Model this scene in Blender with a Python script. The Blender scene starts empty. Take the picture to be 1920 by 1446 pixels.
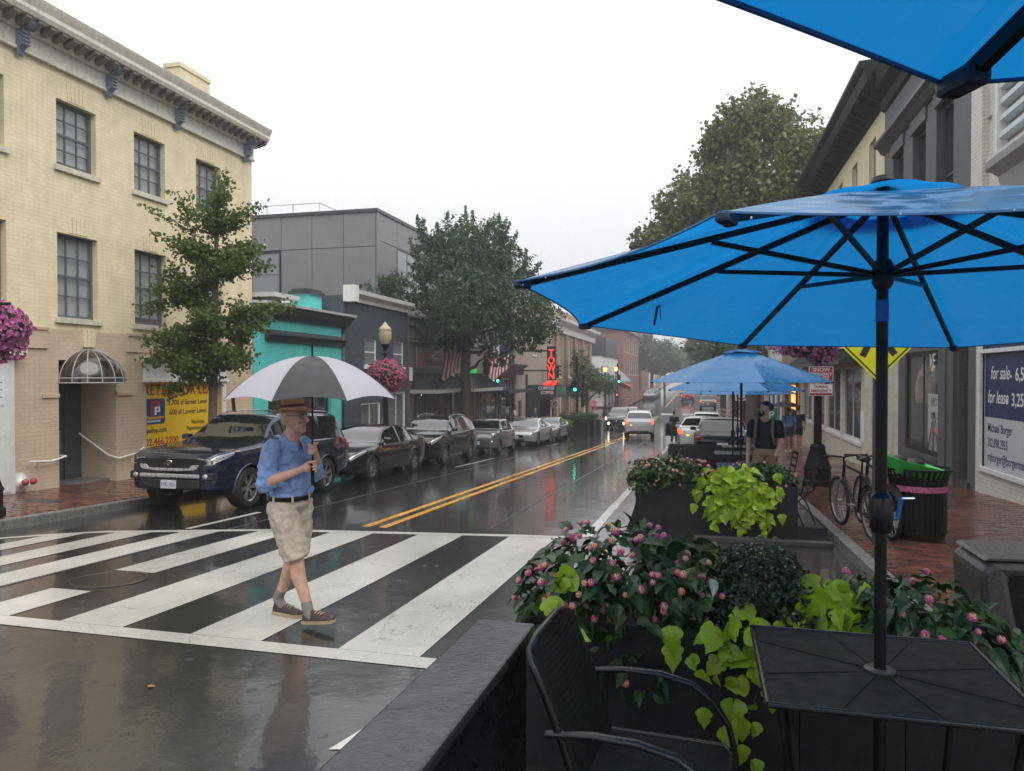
import bpy, bmesh, math, random
import numpy as np
from mathutils import Vector, Matrix
random.seed(7); RNG = np.random.default_rng(7)
SC = bpy.context.scene
COL = SC.collection
PI = math.pi
R = math.radians

# ------------------------------------------------------------------ camera
cam_d = bpy.data.cameras.new('camera'); cam = bpy.data.objects.new('camera', cam_d); COL.objects.link(cam)
cam_d.sensor_width = 36; cam_d.lens = 26.03; cam_d.clip_start = .05; cam_d.clip_end = 2500
cam.location = (0, 0, 0); cam.rotation_euler = (R(90 - .74), 0, math.atan(355 / 1388))
SC.camera = cam

# ------------------------------------------------------------------ sky (flat overcast, rain)
W = bpy.data.worlds.new('World'); SC.world = W; W.use_nodes = True
nt = W.node_tree; nt.nodes.clear()
def N(nt, t, **k):
    n = nt.nodes.new(t)
    for a, b in k.items(): setattr(n, a, b)
    return n
SUN_EL, SUN_AZ = R(52), R(118)      # azimuth clockwise from +Y
out = N(nt, 'ShaderNodeOutputWorld'); bg = N(nt, 'ShaderNodeBackground'); bg.inputs[1].default_value = .1
sky = N(nt, 'ShaderNodeTexSky', sky_type='NISHITA', sun_disc=False); sky.sun_elevation = SUN_EL; sky.sun_rotation = SUN_AZ
sky.air_density = 1; sky.dust_density = 4
tc = N(nt, 'ShaderNodeTexCoord'); sx = N(nt, 'ShaderNodeSeparateXYZ'); nt.links.new(tc.outputs['Generated'], sx.inputs[0])
ramp = N(nt, 'ShaderNodeValToRGB'); nt.links.new(sx.outputs[2], ramp.inputs[0])
ramp.color_ramp.elements[0].color = (6.4, 6.45, 6.7, 1); ramp.color_ramp.elements[1].color = (16.5, 16.6, 17.0, 1)
noi = N(nt, 'ShaderNodeTexNoise'); noi.inputs['Scale'].default_value = 1.7; noi.inputs['Detail'].default_value = 4
nt.links.new(tc.outputs['Generated'], noi.inputs['Vector'])
mr = N(nt, 'ShaderNodeMapRange'); mr.inputs[3].default_value = .95; mr.inputs[4].default_value = 1.05; nt.links.new(noi.outputs[0], mr.inputs[0])
mul = N(nt, 'ShaderNodeVectorMath', operation='SCALE'); nt.links.new(ramp.outputs[0], mul.inputs[0]); nt.links.new(mr.outputs[0], mul.inputs[3])
mix = N(nt, 'ShaderNodeMix', data_type='RGBA'); mix.inputs[0].default_value = .94
nt.links.new(sky.outputs[0], mix.inputs[6]); nt.links.new(mul.outputs[0], mix.inputs[7])
nt.links.new(mix.outputs[2], bg.inputs[0]); nt.links.new(bg.outputs[0], out.inputs[0])

# ------------------------------------------------------------------ sun behind thick cloud: weak and very soft
sun_d = bpy.data.lights.new('sun', 'SUN'); sun_d.energy = 1.5; sun_d.angle = R(50); sun_d.color = (1, .97, .92)
sun = bpy.data.objects.new('sun', sun_d); COL.objects.link(sun)
sd = Vector((math.sin(SUN_AZ) * math.cos(SUN_EL), math.cos(SUN_AZ) * math.cos(SUN_EL), math.sin(SUN_EL)))
sun.rotation_euler = (-sd).to_track_quat('-Z', 'Y').to_euler()

vs = SC.view_settings; vs.view_transform = 'Standard'; vs.look = 'None'; vs.exposure = 0.30; vs.gamma = 1; vs.use_curve_mapping = False
SC.render.engine = 'CYCLES'
cy = SC.cycles; cy.use_denoising = True; cy.max_bounces = 6; cy.diffuse_bounces = 3; cy.glossy_bounces = 3
cy.transmission_bounces = 4; cy.transparent_max_bounces = 6; cy.volume_bounces = 0; cy.caustics_reflective = False; cy.caustics_refractive = False
cy.sample_clamp_indirect = 4; cy.use_adaptive_sampling = True; cy.adaptive_threshold = .02

# ------------------------------------------------------------------ helpers
def road_z(y):
    s = .0454
    if y < 45: return -1.70 - s * y
    z45 = -1.70 - s * 45
    if y < 75:
        u = y - 45; return z45 - s * u + (s + .013) * u * u / 60
    return z45 - s * 30 + (s + .013) * 15 + .013 * (y - 75)
def walk_z(y): return road_z(y) + .13

WORLDP = set()
def par(o, p):
    if p is None: return
    o.parent = p
    if p.name in WORLDP: o.matrix_parent_inverse = Matrix.Translation(p.location).inverted()
def wthing(name, label, cat, loc, group=None):       # a thing whose parts are given in world coordinates
    o = thing(name, label, cat, loc, 0, group); WORLDP.add(o.name); return o

class MB:
    def __init__(s): s.v = []; s.f = []; s.m = []
    def add(s, vs, fs, m=0):
        o = len(s.v); s.v += [tuple(p) for p in vs]
        s.f += [tuple(i + o for i in f) for f in fs]; s.m += [m] * len(fs); return s
    def box(s, x0, x1, y0, y1, z0, z1, m=0):
        v = [(x0,y0,z0),(x1,y0,z0),(x1,y1,z0),(x0,y1,z0),(x0,y0,z1),(x1,y0,z1),(x1,y1,z1),(x0,y1,z1)]
        return s.add(v, [(0,3,2,1),(4,5,6,7),(0,1,5,4),(1,2,6,5),(2,3,7,6),(3,0,4,7)], m)
    def obox(s, c, size, rot=None, m=0):
        hx, hy, hz = [k / 2 for k in size]; M_ = rot or Matrix.Identity(3); c = Vector(c)
        v = [c + M_ @ Vector((a*hx, b*hy, d*hz)) for d in (-1,1) for a, b in ((-1,-1),(1,-1),(1,1),(-1,1))]
        return s.add(v, [(0,3,2,1),(4,5,6,7),(0,1,5,4),(1,2,6,5),(2,3,7,6),(3,0,4,7)], m)
    def bar(s, a, b, w, h, m=0, up=(0,0,1)):
        a = Vector(a); b = Vector(b); d = (b - a); L = d.length; d.normalize(); u = Vector(up)
        if abs(d.dot(u)) > .99: u = Vector((1,0,0))
        r = d.cross(u).normalized(); u = r.cross(d)
        return s.obox((a + b) / 2, (w, L, h), Matrix((r, d, u)).transposed(), m)
    def quad(s, *p, m=0): return s.add(p, [tuple(range(len(p)))], m)
    def loft(s, rings, closed=True, caps=True, m=0):
        n = len(rings[0]); vs = [p for r in rings for p in r]; fs = []
        for i in range(len(rings) - 1):
            for j in range(n if closed else n - 1):
                k = (j + 1) % n; fs.append((i*n+j, i*n+k, (i+1)*n+k, (i+1)*n+j))
        if caps and closed: fs += [tuple(range(n - 1, -1, -1)), tuple((len(rings)-1)*n + j for j in range(n))]
        return s.add(vs, fs, m)
    def tube(s, pts, r, n=8, caps=True, m=0):
        pts = [Vector(p) for p in pts]; rings = []; rr = r if hasattr(r, '__len__') else [r] * len(pts)
        u = None
        for i, p in enumerate(pts):
            d = (pts[min(i+1, len(pts)-1)] - pts[max(i-1, 0)]).normalized()
            if u is None: u = d.orthogonal().normalized()
            u = (u - d * u.dot(d)).normalized(); w = d.cross(u)
            rings.append([p + (u * math.cos(2*PI*k/n) + w * math.sin(2*PI*k/n)) * rr[i] for k in range(n)])
        return s.loft(rings, True, caps, m)
    def lathe(s, prof, n=16, c=(0,0,0), m=0, caps=True):
        rings = [[(c[0] + r*math.cos(2*PI*k/n), c[1] + r*math.sin(2*PI*k/n), c[2] + z) for k in range(n)] for r, z in prof]
        return s.loft(rings, True, caps, m)
    def ell(s, c, r, n=12, k=8, m=0):
        rings = [[(c[0] + r[0]*math.sin(PI*(i+.02)/(k+.04))*math.cos(2*PI*j/n), c[1] + r[1]*math.sin(PI*(i+.02)/(k+.04))*math.sin(2*PI*j/n), c[2] - r[2]*math.cos(PI*(i+.02)/(k+.04))) for j in range(n)] for i in range(k+1)]
        return s.loft(rings, True, True, m)
    def prism(s, pts, axis, a, b, m=0):      # polygon pts in the two other axes, extruded along axis
        def P(p, t): q = list(p); q.insert(axis, t); return tuple(q)
        n = len(pts); v = [P(p, a) for p in pts] + [P(p, b) for p in pts]
        fs = [tuple(range(n-1,-1,-1)), tuple(range(n, 2*n))] + [(i, (i+1) % n, n + (i+1) % n, n + i) for i in range(n)]
        return s.add(v, fs, m)
    def xf(s, M4):
        s.v = [tuple(M4 @ Vector(p)) for p in s.v]; return s
    def mesh(s, name, mats, smooth=None, fix=True):
        me = bpy.data.meshes.new(name); me.from_pydata(s.v, [], s.f)
        mats = mats if isinstance(mats, (list, tuple)) else [mats]
        for q in mats: me.materials.append(q)
        if len(mats) > 1: me.polygons.foreach_set('material_index', s.m)
        if fix:
            bm = bmesh.new(); bm.from_mesh(me); bmesh.ops.recalc_face_normals(bm, faces=bm.faces); bm.to_mesh(me); bm.free()
        if smooth is not None:
            me.polygons.foreach_set('use_smooth', [True] * len(me.polygons)); me.set_sharp_from_angle(angle=R(smooth))
        me.update(); return me
    def build(s, name, mats, parent=None, smooth=None, bevel=None, loc=None, fix=True):
        o = bpy.data.objects.new(name, s.mesh(name, mats, smooth, fix)); COL.objects.link(o)
        par(o, parent)
        if loc: o.location = loc
        if bevel:
            b = o.modifiers.new('b', 'BEVEL'); b.width = bevel; b.segments = 2; b.limit_method = 'ANGLE'
        return o
def tag(o, label=None, cat=None, group=None, kind=None):
    if label: o['label'] = label
    if cat: o['category'] = cat
    if group: o['group'] = group
    if kind: o['kind'] = kind
    return o
def thing(name, label, cat, loc=(0,0,0), rz=0, group=None):
    o = bpy.data.objects.new(name, None); COL.objects.link(o); o.location = loc; o.rotation_euler = (0, 0, rz); o.empty_display_size = .1
    return tag(o, label, cat, group)
def dup(root, loc=None, rz=None, label=None, parent=None):
    r = root.copy(); COL.objects.link(r)
    if parent: r.parent = parent
    if loc is not None: r.location = loc
    if rz is not None: r.rotation_euler = (0, 0, rz)
    if label: r['label'] = label
    for ch in list(root.children): dup(ch, parent=r)
    return r
def link(name, me, parent=None, mat4=None):
    o = bpy.data.objects.new(name, me); COL.objects.link(o)
    par(o, parent)
    if mat4 is not None: o.matrix_local = mat4
    return o
def text(name, body, size, mat, parent, loc, rot, align='LEFT', extrude=.002, sx=1.0, shear=0, bold=0, valign='TOP_BASELINE'):
    cu = bpy.data.curves.new(name, 'FONT'); cu.body = body; cu.size = size; cu.extrude = extrude; cu.align_x = align; cu.shear = shear; cu.offset = bold
    t = bpy.data.objects.new(name, cu); COL.objects.link(t)
    dg = bpy.context.evaluated_depsgraph_get(); me = bpy.data.meshes.new_from_object(t.evaluated_get(dg)); bpy.data.objects.remove(t)
    me.materials.clear(); me.materials.append(mat)
    o = bpy.data.objects.new(name, me); COL.objects.link(o); par(o, parent); o.location = loc; o.rotation_euler = rot; o.scale = (sx, 1, 1)
    return o
ROT_EAST = (R(90), 0, R(90))     # writing on a wall that faces +X (read from the street)
ROT_WEST = (R(90), 0, R(-90))    # on a wall that faces -X
ROT_SOUTH = (R(90), 0, 0)        # on a face that looks towards the camera (-Y)

# ------------------------------------------------------------------ materials
MATS = {}
def new_mat(name):
    m = bpy.data.materials.new(name); m.use_nodes = True; t = m.node_tree; t.nodes.clear()
    o = N(t, 'ShaderNodeOutputMaterial'); b = N(t, 'ShaderNodeBsdfPrincipled'); t.links.new(b.outputs[0], o.inputs[0])
    MATS[name] = m; return m, t, b, o
def noise(t, vec, scale, detail=3, rough=.55):
    n = N(t, 'ShaderNodeTexNoise'); n.inputs['Scale'].default_value = scale; n.inputs['Detail'].default_value = detail; n.inputs['Roughness'].default_value = rough
    t.links.new(vec, n.inputs['Vector']); return n.outputs[0]
def maprange(t, val, a, b, lo=.3, hi=.7):
    n = N(t, 'ShaderNodeMapRange'); n.inputs[1].default_value = lo; n.inputs[2].default_value = hi; n.inputs[3].default_value = a; n.inputs[4].default_value = b
    t.links.new(val, n.inputs[0]); return n.outputs[0]
def mixc(t, fac, a, b):
    n = N(t, 'ShaderNodeMix', data_type='RGBA')
    for i, q in ((0, fac), (6, a), (7, b)):
        if isinstance(q, bpy.types.NodeSocket): t.links.new(q, n.inputs[i])
        else: n.inputs[i].default_value = (*q, 1) if i else q
    return n.outputs[2]
def bumpn(t, h, strength, dist=.01, prev=None):
    n = N(t, 'ShaderNodeBump'); n.inputs['Strength'].default_value = strength; n.inputs['Distance'].default_value = dist
    t.links.new(h, n.inputs['Height'])
    if prev: t.links.new(prev, n.inputs['Normal'])
    return n.outputs[0]
def dk(c, k): return tuple(x * k for x in c)
def pm(name, col, rough=.6, metal=0, var=.18, scale=6, bump=0, bscale=60, spec=.5, coat=0, emit=None, estr=0, rvar=.1, streak=0):
    """painted / plain surface: colour mottled by noise, roughness varied, fine relief, optional vertical rain streaks"""
    m, t, b, o = new_mat(name); tc = N(t, 'ShaderNodeTexCoord'); vec = tc.outputs['Object']
    n1 = noise(t, vec, scale, 5)
    c = mixc(t, maprange(t, n1, 0, 1), dk(col, 1 - var), dk(col, 1 + var * .6))
    if streak:
        mp = N(t, 'ShaderNodeMapping'); mp.inputs['Scale'].default_value = (5, 5, .35); t.links.new(vec, mp.inputs[0])
        c = mixc(t, maprange(t, noise(t, mp.outputs[0], 2.2, 4), 0, streak, .5, .75), c, dk(col, .45))
    t.links.new(c, b.inputs['Base Color'])
    t.links.new(maprange(t, noise(t, vec, scale * 2.3, 3), max(.02, rough - rvar), min(1, rough + rvar)), b.inputs['Roughness'])
    b.inputs['Metallic'].default_value = metal; b.inputs['Specular IOR Level'].default_value = spec; b.inputs['Coat Weight'].default_value = coat; b.inputs['Coat Roughness'].default_value = .05
    if bump: t.links.new(bumpn(t, noise(t, vec, bscale, 4), bump, .01), b.inputs['Normal'])
    if emit: b.inputs['Emission Color'].default_value = (*emit, 1); b.inputs['Emission Strength'].default_value = estr
    return m
def brickmat(name, c1, c2, mortar, bw=.22, bh=.075, rough=.75, bump=.5, msize=.012, var=.2, wear=0):
    m, t, b, o = new_mat(name); tc = N(t, 'ShaderNodeTexCoord'); s = N(t, 'ShaderNodeSeparateXYZ'); t.links.new(tc.outputs['Object'], s.inputs[0])
    ad = N(t, 'ShaderNodeMath', operation='ADD'); t.links.new(s.outputs[0], ad.inputs[0]); t.links.new(s.outputs[1], ad.inputs[1])
    cb = N(t, 'ShaderNodeCombineXYZ'); t.links.new(ad.outputs[0], cb.inputs[0]); t.links.new(s.outputs[2], cb.inputs[1])
    wob = noise(t, tc.outputs['Object'], 3, 2); wv = N(t, 'ShaderNodeVectorMath', operation='SCALE'); wv.inputs[3].default_value = .012
    t.links.new(wob, wv.inputs[0]); va = N(t, 'ShaderNodeVectorMath', operation='ADD'); t.links.new(cb.outputs[0], va.inputs[0]); t.links.new(wv.outputs[0], va.inputs[1])
    br = N(t, 'ShaderNodeTexBrick'); t.links.new(va.outputs[0], br.inputs['Vector'])
    br.inputs['Color1'].default_value = (*c1, 1); br.inputs['Color2'].default_value = (*c2, 1); br.inputs['Mortar'].default_value = (*mortar, 1)
    br.inputs['Scale'].default_value = 1; br.inputs['Brick Width'].default_value = bw; br.inputs['Row Height'].default_value = bh
    br.inputs['Mortar Size'].default_value = msize; br.inputs['Mortar Smooth'].default_value = .4
    n1 = noise(t, tc.outputs['Object'], 2.5, 6); n2 = noise(t, tc.outputs['Object'], 55, 3)
    mm = N(t, 'ShaderNodeMix', data_type='RGBA', blend_type='MULTIPLY'); mm.inputs[0].default_value = 1
    t.links.new(br.outputs[0], mm.inputs[6]); g = maprange(t, n1, 1 - var, 1.05); t.links.new(g, mm.inputs[7])
    c = mm.outputs[2]
    if wear:
        mp = N(t, 'ShaderNodeMapping'); mp.inputs['Scale'].default_value = (3, 3, .4); t.links.new(tc.outputs['Object'], mp.inputs[0])
        c = mixc(t, maprange(t, noise(t, mp.outputs[0], 2, 5), 0, wear, .5, .8), c, dk(c1, .5))
    t.links.new(c, b.inputs['Base Color']); b.inputs['Roughness'].default_value = rough
    inv = N(t, 'ShaderNodeMath', operation='MULTIPLY_ADD'); inv.inputs[1].default_value = -1; t.links.new(br.outputs['Fac'], inv.inputs[0]); t.links.new(n2, inv.inputs[2])
    t.links.new(bumpn(t, inv.outputs[0], bump, .012), b.inputs['Normal']); return m
def glassmat(name, tint=(.02,.025,.03), rough=.03, alpha=1.0):
    m, t, b, o = new_mat(name); b.inputs['Base Color'].default_value = (*tint, 1); b.inputs['Roughness'].default_value = rough
    b.inputs['Specular IOR Level'].default_value = .9; b.inputs['Coat Weight'].default_value = .6; b.inputs['Coat Roughness'].default_value = .02
    b.inputs['Alpha'].default_value = alpha; return m
def leafmat(name, cols, rough=.4, trans=.3, obj=False, spec=.4):
    m, t, b, o = new_mat(name)
    rnd = N(t, 'ShaderNodeObjectInfo').outputs['Random'] if obj else N(t, 'ShaderNodeNewGeometry').outputs['Random Per Island']
    rp = N(t, 'ShaderNodeValToRGB'); t.links.new(rnd, rp.inputs[0]); e = rp.color_ramp.elements
    for i, c in enumerate(cols):
        p = i / (len(cols) - 1)
        q = e[0] if i == 0 else (e[1] if i == len(cols) - 1 else e.new(p)); q.position = p; q.color = (*c, 1)
    cc = rp.outputs[0]
    if obj:
        ob_ = N(t, 'ShaderNodeTexCoord').outputs['Object']; sv = N(t, 'ShaderNodeSeparateXYZ'); t.links.new(ob_, sv.inputs[0]); ab = N(t, 'ShaderNodeMath', operation='ABSOLUTE'); t.links.new(sv.outputs[1], ab.inputs[0])
        mv = N(t, 'ShaderNodeMath', operation='MULTIPLY_ADD'); mv.inputs[1].default_value = -.8; t.links.new(ab.outputs[0], mv.inputs[0]); t.links.new(sv.outputs[0], mv.inputs[2]); m3 = N(t, 'ShaderNodeMath', operation='MULTIPLY'); m3.inputs[1].default_value = 330; t.links.new(mv.outputs[0], m3.inputs[0]); sn_ = N(t, 'ShaderNodeMath', operation='SINE'); t.links.new(m3.outputs[0], sn_.inputs[0])
        v1 = maprange(t, sn_.outputs[0], 0, .35, .80, .98); v2 = maprange(t, ab.outputs[0], .55, 0, .0006, .0022); vx = N(t, 'ShaderNodeMath', operation='MAXIMUM'); t.links.new(v1, vx.inputs[0]); t.links.new(v2, vx.inputs[1])
        lt_ = N(t, 'ShaderNodeMix', data_type='RGBA', blend_type='SCREEN'); lt_.inputs[0].default_value = .16; t.links.new(cc, lt_.inputs[6]); lt_.inputs[7].default_value = (.5,.62,.3,1); cc = mixc(t, vx.outputs[0], cc, lt_.outputs[2])
        vb = bumpn(t, vx.outputs[0], .35, .002); t.links.new(vb, b.inputs['Normal'])
        n1 = noise(t, N(t, 'ShaderNodeTexCoord').outputs['Object'], 14, 3); hs = N(t, 'ShaderNodeMix', data_type='RGBA', blend_type='MULTIPLY'); hs.inputs[0].default_value = 1
        t.links.new(cc, hs.inputs[6]); t.links.new(maprange(t, n1, .75, 1.15), hs.inputs[7]); cc = hs.outputs[2]
    t.links.new(cc, b.inputs['Base Color']); b.inputs['Roughness'].default_value = rough; b.inputs['Specular IOR Level'].default_value = spec
    tr = N(t, 'ShaderNodeBsdfTranslucent'); t.links.new(cc, tr.inputs[0]); mx = N(t, 'ShaderNodeMixShader'); mx.inputs[0].default_value = trans
    t.links.new(b.outputs[0], mx.inputs[1]); t.links.new(tr.outputs[0], mx.inputs[2]); t.links.new(mx.outputs[0], o.inputs[0]); return m
def fabric(name, col, trans=.5, rough=.35, spec=.5, tcol=None, wet=0):
    m, t, b, o = new_mat(name); tc = N(t, 'ShaderNodeTexCoord'); vec = tc.outputs['Object']
    c = mixc(t, maprange(t, noise(t, vec, 3, 5), 0, 1), dk(col, .88), dk(col, 1.08)); t.links.new(c, b.inputs['Base Color'])
    t.links.new(maprange(t, noise(t, vec, 9, 4), rough - wet, rough + .12, .42, .6), b.inputs['Roughness']); b.inputs['Specular IOR Level'].default_value = spec
    t.links.new(bumpn(t, noise(t, vec, 16, 4), .12, .01), b.inputs['Normal'])
    tr = N(t, 'ShaderNodeBsdfTranslucent'); tr.inputs[0].default_value = (*(tcol or col), 1); mx = N(t, 'ShaderNodeMixShader'); mx.inputs[0].default_value = trans
    t.links.new(b.outputs[0], mx.inputs[1]); t.links.new(tr.outputs[0], mx.inputs[2]); t.links.new(mx.outputs[0], o.inputs[0]); return m
def wetroad(name, col, r0=.05, r1=.3, bump=.25, ripple=.6, spec=.5, film=0):
    """rain-wet surface: patchy water film (gloss), aggregate relief, drop ripples"""
    m, t, b, o = new_mat(name); tc = N(t, 'ShaderNodeTexCoord'); vec = tc.outputs['Object']
    c = mixc(t, maprange(t, noise(t, vec, .7, 6), 0, 1), dk(col, .7), dk(col, 1.25))
    c = mixc(t, maprange(t, noise(t, vec, 140, 2), 0, .5, .45, .75), c, dk(col, 2.0)); t.links.new(c, b.inputs['Base Color'])
    mp = N(t, 'ShaderNodeMapping'); mp.inputs['Scale'].default_value = (1, .35, 1); t.links.new(vec, mp.inputs[0])
    t.links.new(maprange(t, noise(t, mp.outputs[0], .9, 6, .6), r0, r1, .35, .65), b.inputs['Roughness']); b.inputs['Specular IOR Level'].default_value = spec
    n0 = bumpn(t, noise(t, vec, 1.2, 2), .25, .03)
    n0b = bumpn(t, noise(t, vec, 9, 3, .6), bump*.9, .012, n0)
    n1 = bumpn(t, noise(t, vec, 42, 4, .7), bump, .006, n0b)
    vo = N(t, 'ShaderNodeTexVoronoi'); vo.inputs['Scale'].default_value = 7; t.links.new(vec, vo.inputs['Vector'])
    wv = N(t, 'ShaderNodeMath', operation='SINE'); ml = N(t, 'ShaderNodeMath', operation='MULTIPLY'); ml.inputs[1].default_value = 60
    t.links.new(vo.outputs['Distance'], ml.inputs[0]); t.links.new(ml.outputs[0], wv.inputs[0])
    sc_ = N(t, 'ShaderNodeSeparateColor'); t.links.new(vo.outputs['Color'], sc_.inputs[0]); on = maprange(t, sc_.outputs[0], 0, 1, .72, .78)
    fd = maprange(t, vo.outputs['Distance'], 1, 0, .02, .30); fdm = N(t, 'ShaderNodeMath', operation='MULTIPLY'); t.links.new(fd, fdm.inputs[0]); t.links.new(on, fdm.inputs[1]); fade = fdm.outputs[0]; m2 = N(t, 'ShaderNodeMath', operation='MULTIPLY'); t.links.new(wv.outputs[0], m2.inputs[0]); t.links.new(fade, m2.inputs[1])
    t.links.new(bumpn(t, m2.outputs[0], ripple, .0025, n1), b.inputs['Normal'])
    if film:      # standing water film over the stones
        b.inputs['Coat Weight'].default_value = film; b.inputs['Coat IOR'].default_value = 1.4; b.inputs['Coat Roughness'].default_value = .03
        t.links.new(bumpn(t, m2.outputs[0], ripple, .002, bumpn(t, noise(t, vec, 14, 3, .6), .16, .006, n0)), b.inputs['Coat Normal'])
    return m
# ------------------------------------------------------------------ palette
pm('white_paint', (.72,.72,.70), .5, var=.12, streak=.25); pm('cream_trim', (.62,.58,.47), .6, streak=.3)
pm('frieze', (.70,.675,.60), .75, var=.18, scale=9, streak=.3, bump=.3); pm('modillion', (.21,.19,.18), .8, var=.3, bump=.3)
pm('bracket_blue', (.20,.25,.31), .6, var=.35, scale=20); pm('window_grey', (.105,.12,.145), .5, var=.15)
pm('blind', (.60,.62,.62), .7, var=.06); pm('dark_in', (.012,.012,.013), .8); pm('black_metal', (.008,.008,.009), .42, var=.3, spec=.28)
pm('black_wet', (.009,.010,.012), .24, var=.3, bump=.15, bscale=120, rvar=.14, spec=.32); pm('white_metal', (.75,.75,.73), .3); pm('chrome', (.7,.7,.72), .15, metal=1)
pm('grey_door', (.065,.075,.085), .45, var=.25, streak=.4); pm('red_cap', (.35,.05,.04), .4); pm('yellow_sign', (.80,.52,.015), .45, var=.05)
pm('sign_red', (.42,.03,.03), .5); pm('sign_black', (.02,.02,.02), .5); pm('sign_blue', (.018,.05,.17), .45); pm('sign_white', (.78,.78,.78), .45, var=.04)
pm('sign_green', (.02,.22,.13), .5); pm('kerb', (.17,.165,.155), .35, var=.35, scale=9, bump=.4, rvar=.2); pm('slate', (.045,.05,.058), .35, var=.25)
pm('bark', (.05,.034,.026), .7, var=.45, scale=14, bump=.9, bscale=30); pm('bark_ginkgo', (.12,.10,.085), .75, var=.35, scale=14, bump=.8, bscale=30)
pm('teal_dark', (.04,.042,.045), .55, streak=.4); pm('panel_grey', (.195,.195,.205), .38, var=.07, scale=1.2, streak=.22); pm('panel_gap', (.05,.05,.055), .8)
pm('roof_white', (.62,.63,.64), .35, var=.1); pm('slate_wall', (.05,.062,.08), .65, var=.3, streak=.5, bump=.3); pm('shop_grey', (.105,.10,.10), .6, var=.15, streak=.4)
pm('shop_panel', (.15,.145,.14), .55, var=.12); pm('awning_black', (.02,.022,.025), .25, var=.3); pm('beige_side', (.42,.35,.31), .65, var=.1, streak=.3)
pm('navy_trim', (.022,.028,.045), .4, var=.2); pm('mirror_post', (.35,.35,.34), .4); pm('amber_in', (.5,.3,.12), .7); pm('goods', (.30,.24,.17), .7, var=.6, scale=5)
pm('stone_grey', (.05,.047,.046), .4, var=.3, scale=18, bump=.4, rvar=.2); pm('concrete_top', (.20,.19,.18), .35, var=.35, scale=14, bump=.4, rvar=.2)
def worn(m):      # road paint rubbed through to the asphalt, with hairline cracks
    t = m.node_tree; b = [n for n in t.nodes if n.type == 'BSDF_PRINCIPLED'][0]; src = b.inputs['Base Color'].links[0].from_socket; vec = N(t, 'ShaderNodeTexCoord').outputs['Object']
    vo = N(t, 'ShaderNodeTexVoronoi', feature='DISTANCE_TO_EDGE'); vo.inputs['Scale'].default_value = .9; wn = N(t, 'ShaderNodeTexNoise'); wn.inputs['Scale'].default_value = 3; t.links.new(vec, wn.inputs['Vector']); wa = N(t, 'ShaderNodeVectorMath', operation='MULTIPLY_ADD'); wa.inputs[1].default_value = (.5,.5,.5); t.links.new(wn.outputs['Color'], wa.inputs[0]); t.links.new(vec, wa.inputs[2]); t.links.new(wa.outputs[0], vo.inputs['Vector']); crack = maprange(t, vo.outputs['Distance'], .5, 0, .001, .005)
    rub = maprange(t, noise(t, vec, 5, 8, .75), 0, .8, .60, .72); grit = maprange(t, noise(t, vec, 45, 4, .7), 0, 1, .40, .56); mm = N(t, 'ShaderNodeMath', operation='MULTIPLY'); t.links.new(rub, mm.inputs[0]); t.links.new(grit, mm.inputs[1])
    mx = N(t, 'ShaderNodeMath', operation='MAXIMUM'); t.links.new(crack, mx.inputs[0]); t.links.new(mm.outputs[0], mx.inputs[1]); t.links.new(mixc(t, mx.outputs[0], src, (.06,.058,.055)), b.inputs['Base Color']); return m
glassmat('glass_dark', (.012,.014,.016), .04); glassmat('glass_sky', (.16,.18,.19), .06); glassmat('glass_car', (.006,.008,.009), .02); glassmat('glass_clear', (.3,.33,.34), .03, .20)
glassmat('glass_brown', (.03,.022,.018), .08, .72)
brickmat('brick_cream', (.82,.71,.48), (.80,.69,.46), (.74,.635,.42), .21, .072, .6, .35, .008, .15, .22)
brickmat('brick_tan', (.62,.49,.355), (.60,.47,.34), (.53,.42,.30), .21, .072, .6, .35, .008, .14, .2)
brickmat('brick_teal', (.10,.58,.545), (.11,.60,.57), (.08,.49,.46), .21, .072, .55, .5, .008, .15, .15)
brickmat('brick_white', (.72,.69,.63), (.69,.66,.60), (.52,.50,.45), .21, .078, .55, .6, .009, .14, .2)
brickmat('brick_grey', (.105,.108,.118), (.10,.102,.11), (.08,.082,.09), .21, .075, .55, .5, .008, .2, .2)
brickmat('brick_buff', (.36,.23,.15), (.26,.17,.115), (.34,.28,.22), .21, .075, .75, .4, .012, .25)
brickmat('brick_red', (.30,.095,.07), (.22,.075,.06), (.24,.16,.13), .21, .075, .75, .4, .012, .25)
wetroad('asphalt', (.021,.0205,.021), .05, .24, .34, .5, .55, .6)
worn(wetroad('road_white', (.45,.44,.405), .16, .42, .35, .3, .5, .4)); worn(wetroad('road_yellow', (.60,.30,.035), .16, .4, .3, .3))
wetroad('brick_wet_a', (.135,.056,.042), .06, .30, .25, .25); wetroad('brick_wet_b', (.085,.042,.035), .06, .30, .25, .25); wetroad('brick_wet_c', (.18,.075,.052), .08, .32, .25, .25)
wetroad('mortar_wet', (.05,.038,.032), .08, .3, .3, .25); wetroad('deck_wet', (.09,.085,.08), .08, .3, .2, .4)

# brick paving seen from afar: brick pattern in the material
def paving(name):
    m = wetroad(name, (.15,.056,.042), .1, .34, .3, .2); t = m.node_tree; b = [n for n in t.nodes if n.type == 'BSDF_PRINCIPLED'][0]
    tc = N(t, 'ShaderNodeTexCoord'); br = N(t, 'ShaderNodeTexBrick'); t.links.new(tc.outputs['Object'], br.inputs['Vector'])
    br.inputs['Scale'].default_value = 1; br.inputs['Brick Width'].default_value = .21; br.inputs['Row Height'].default_value = .105; br.inputs['Mortar Size'].default_value = .006
    br.inputs['Color1'].default_value = (.18,.066,.047,1); br.inputs['Color2'].default_value = (.10,.042,.034,1); br.inputs['Mortar'].default_value = (.045,.035,.03,1)
    t.links.new(br.outputs[0], b.inputs['Base Color']); return m
paving('paving')

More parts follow.
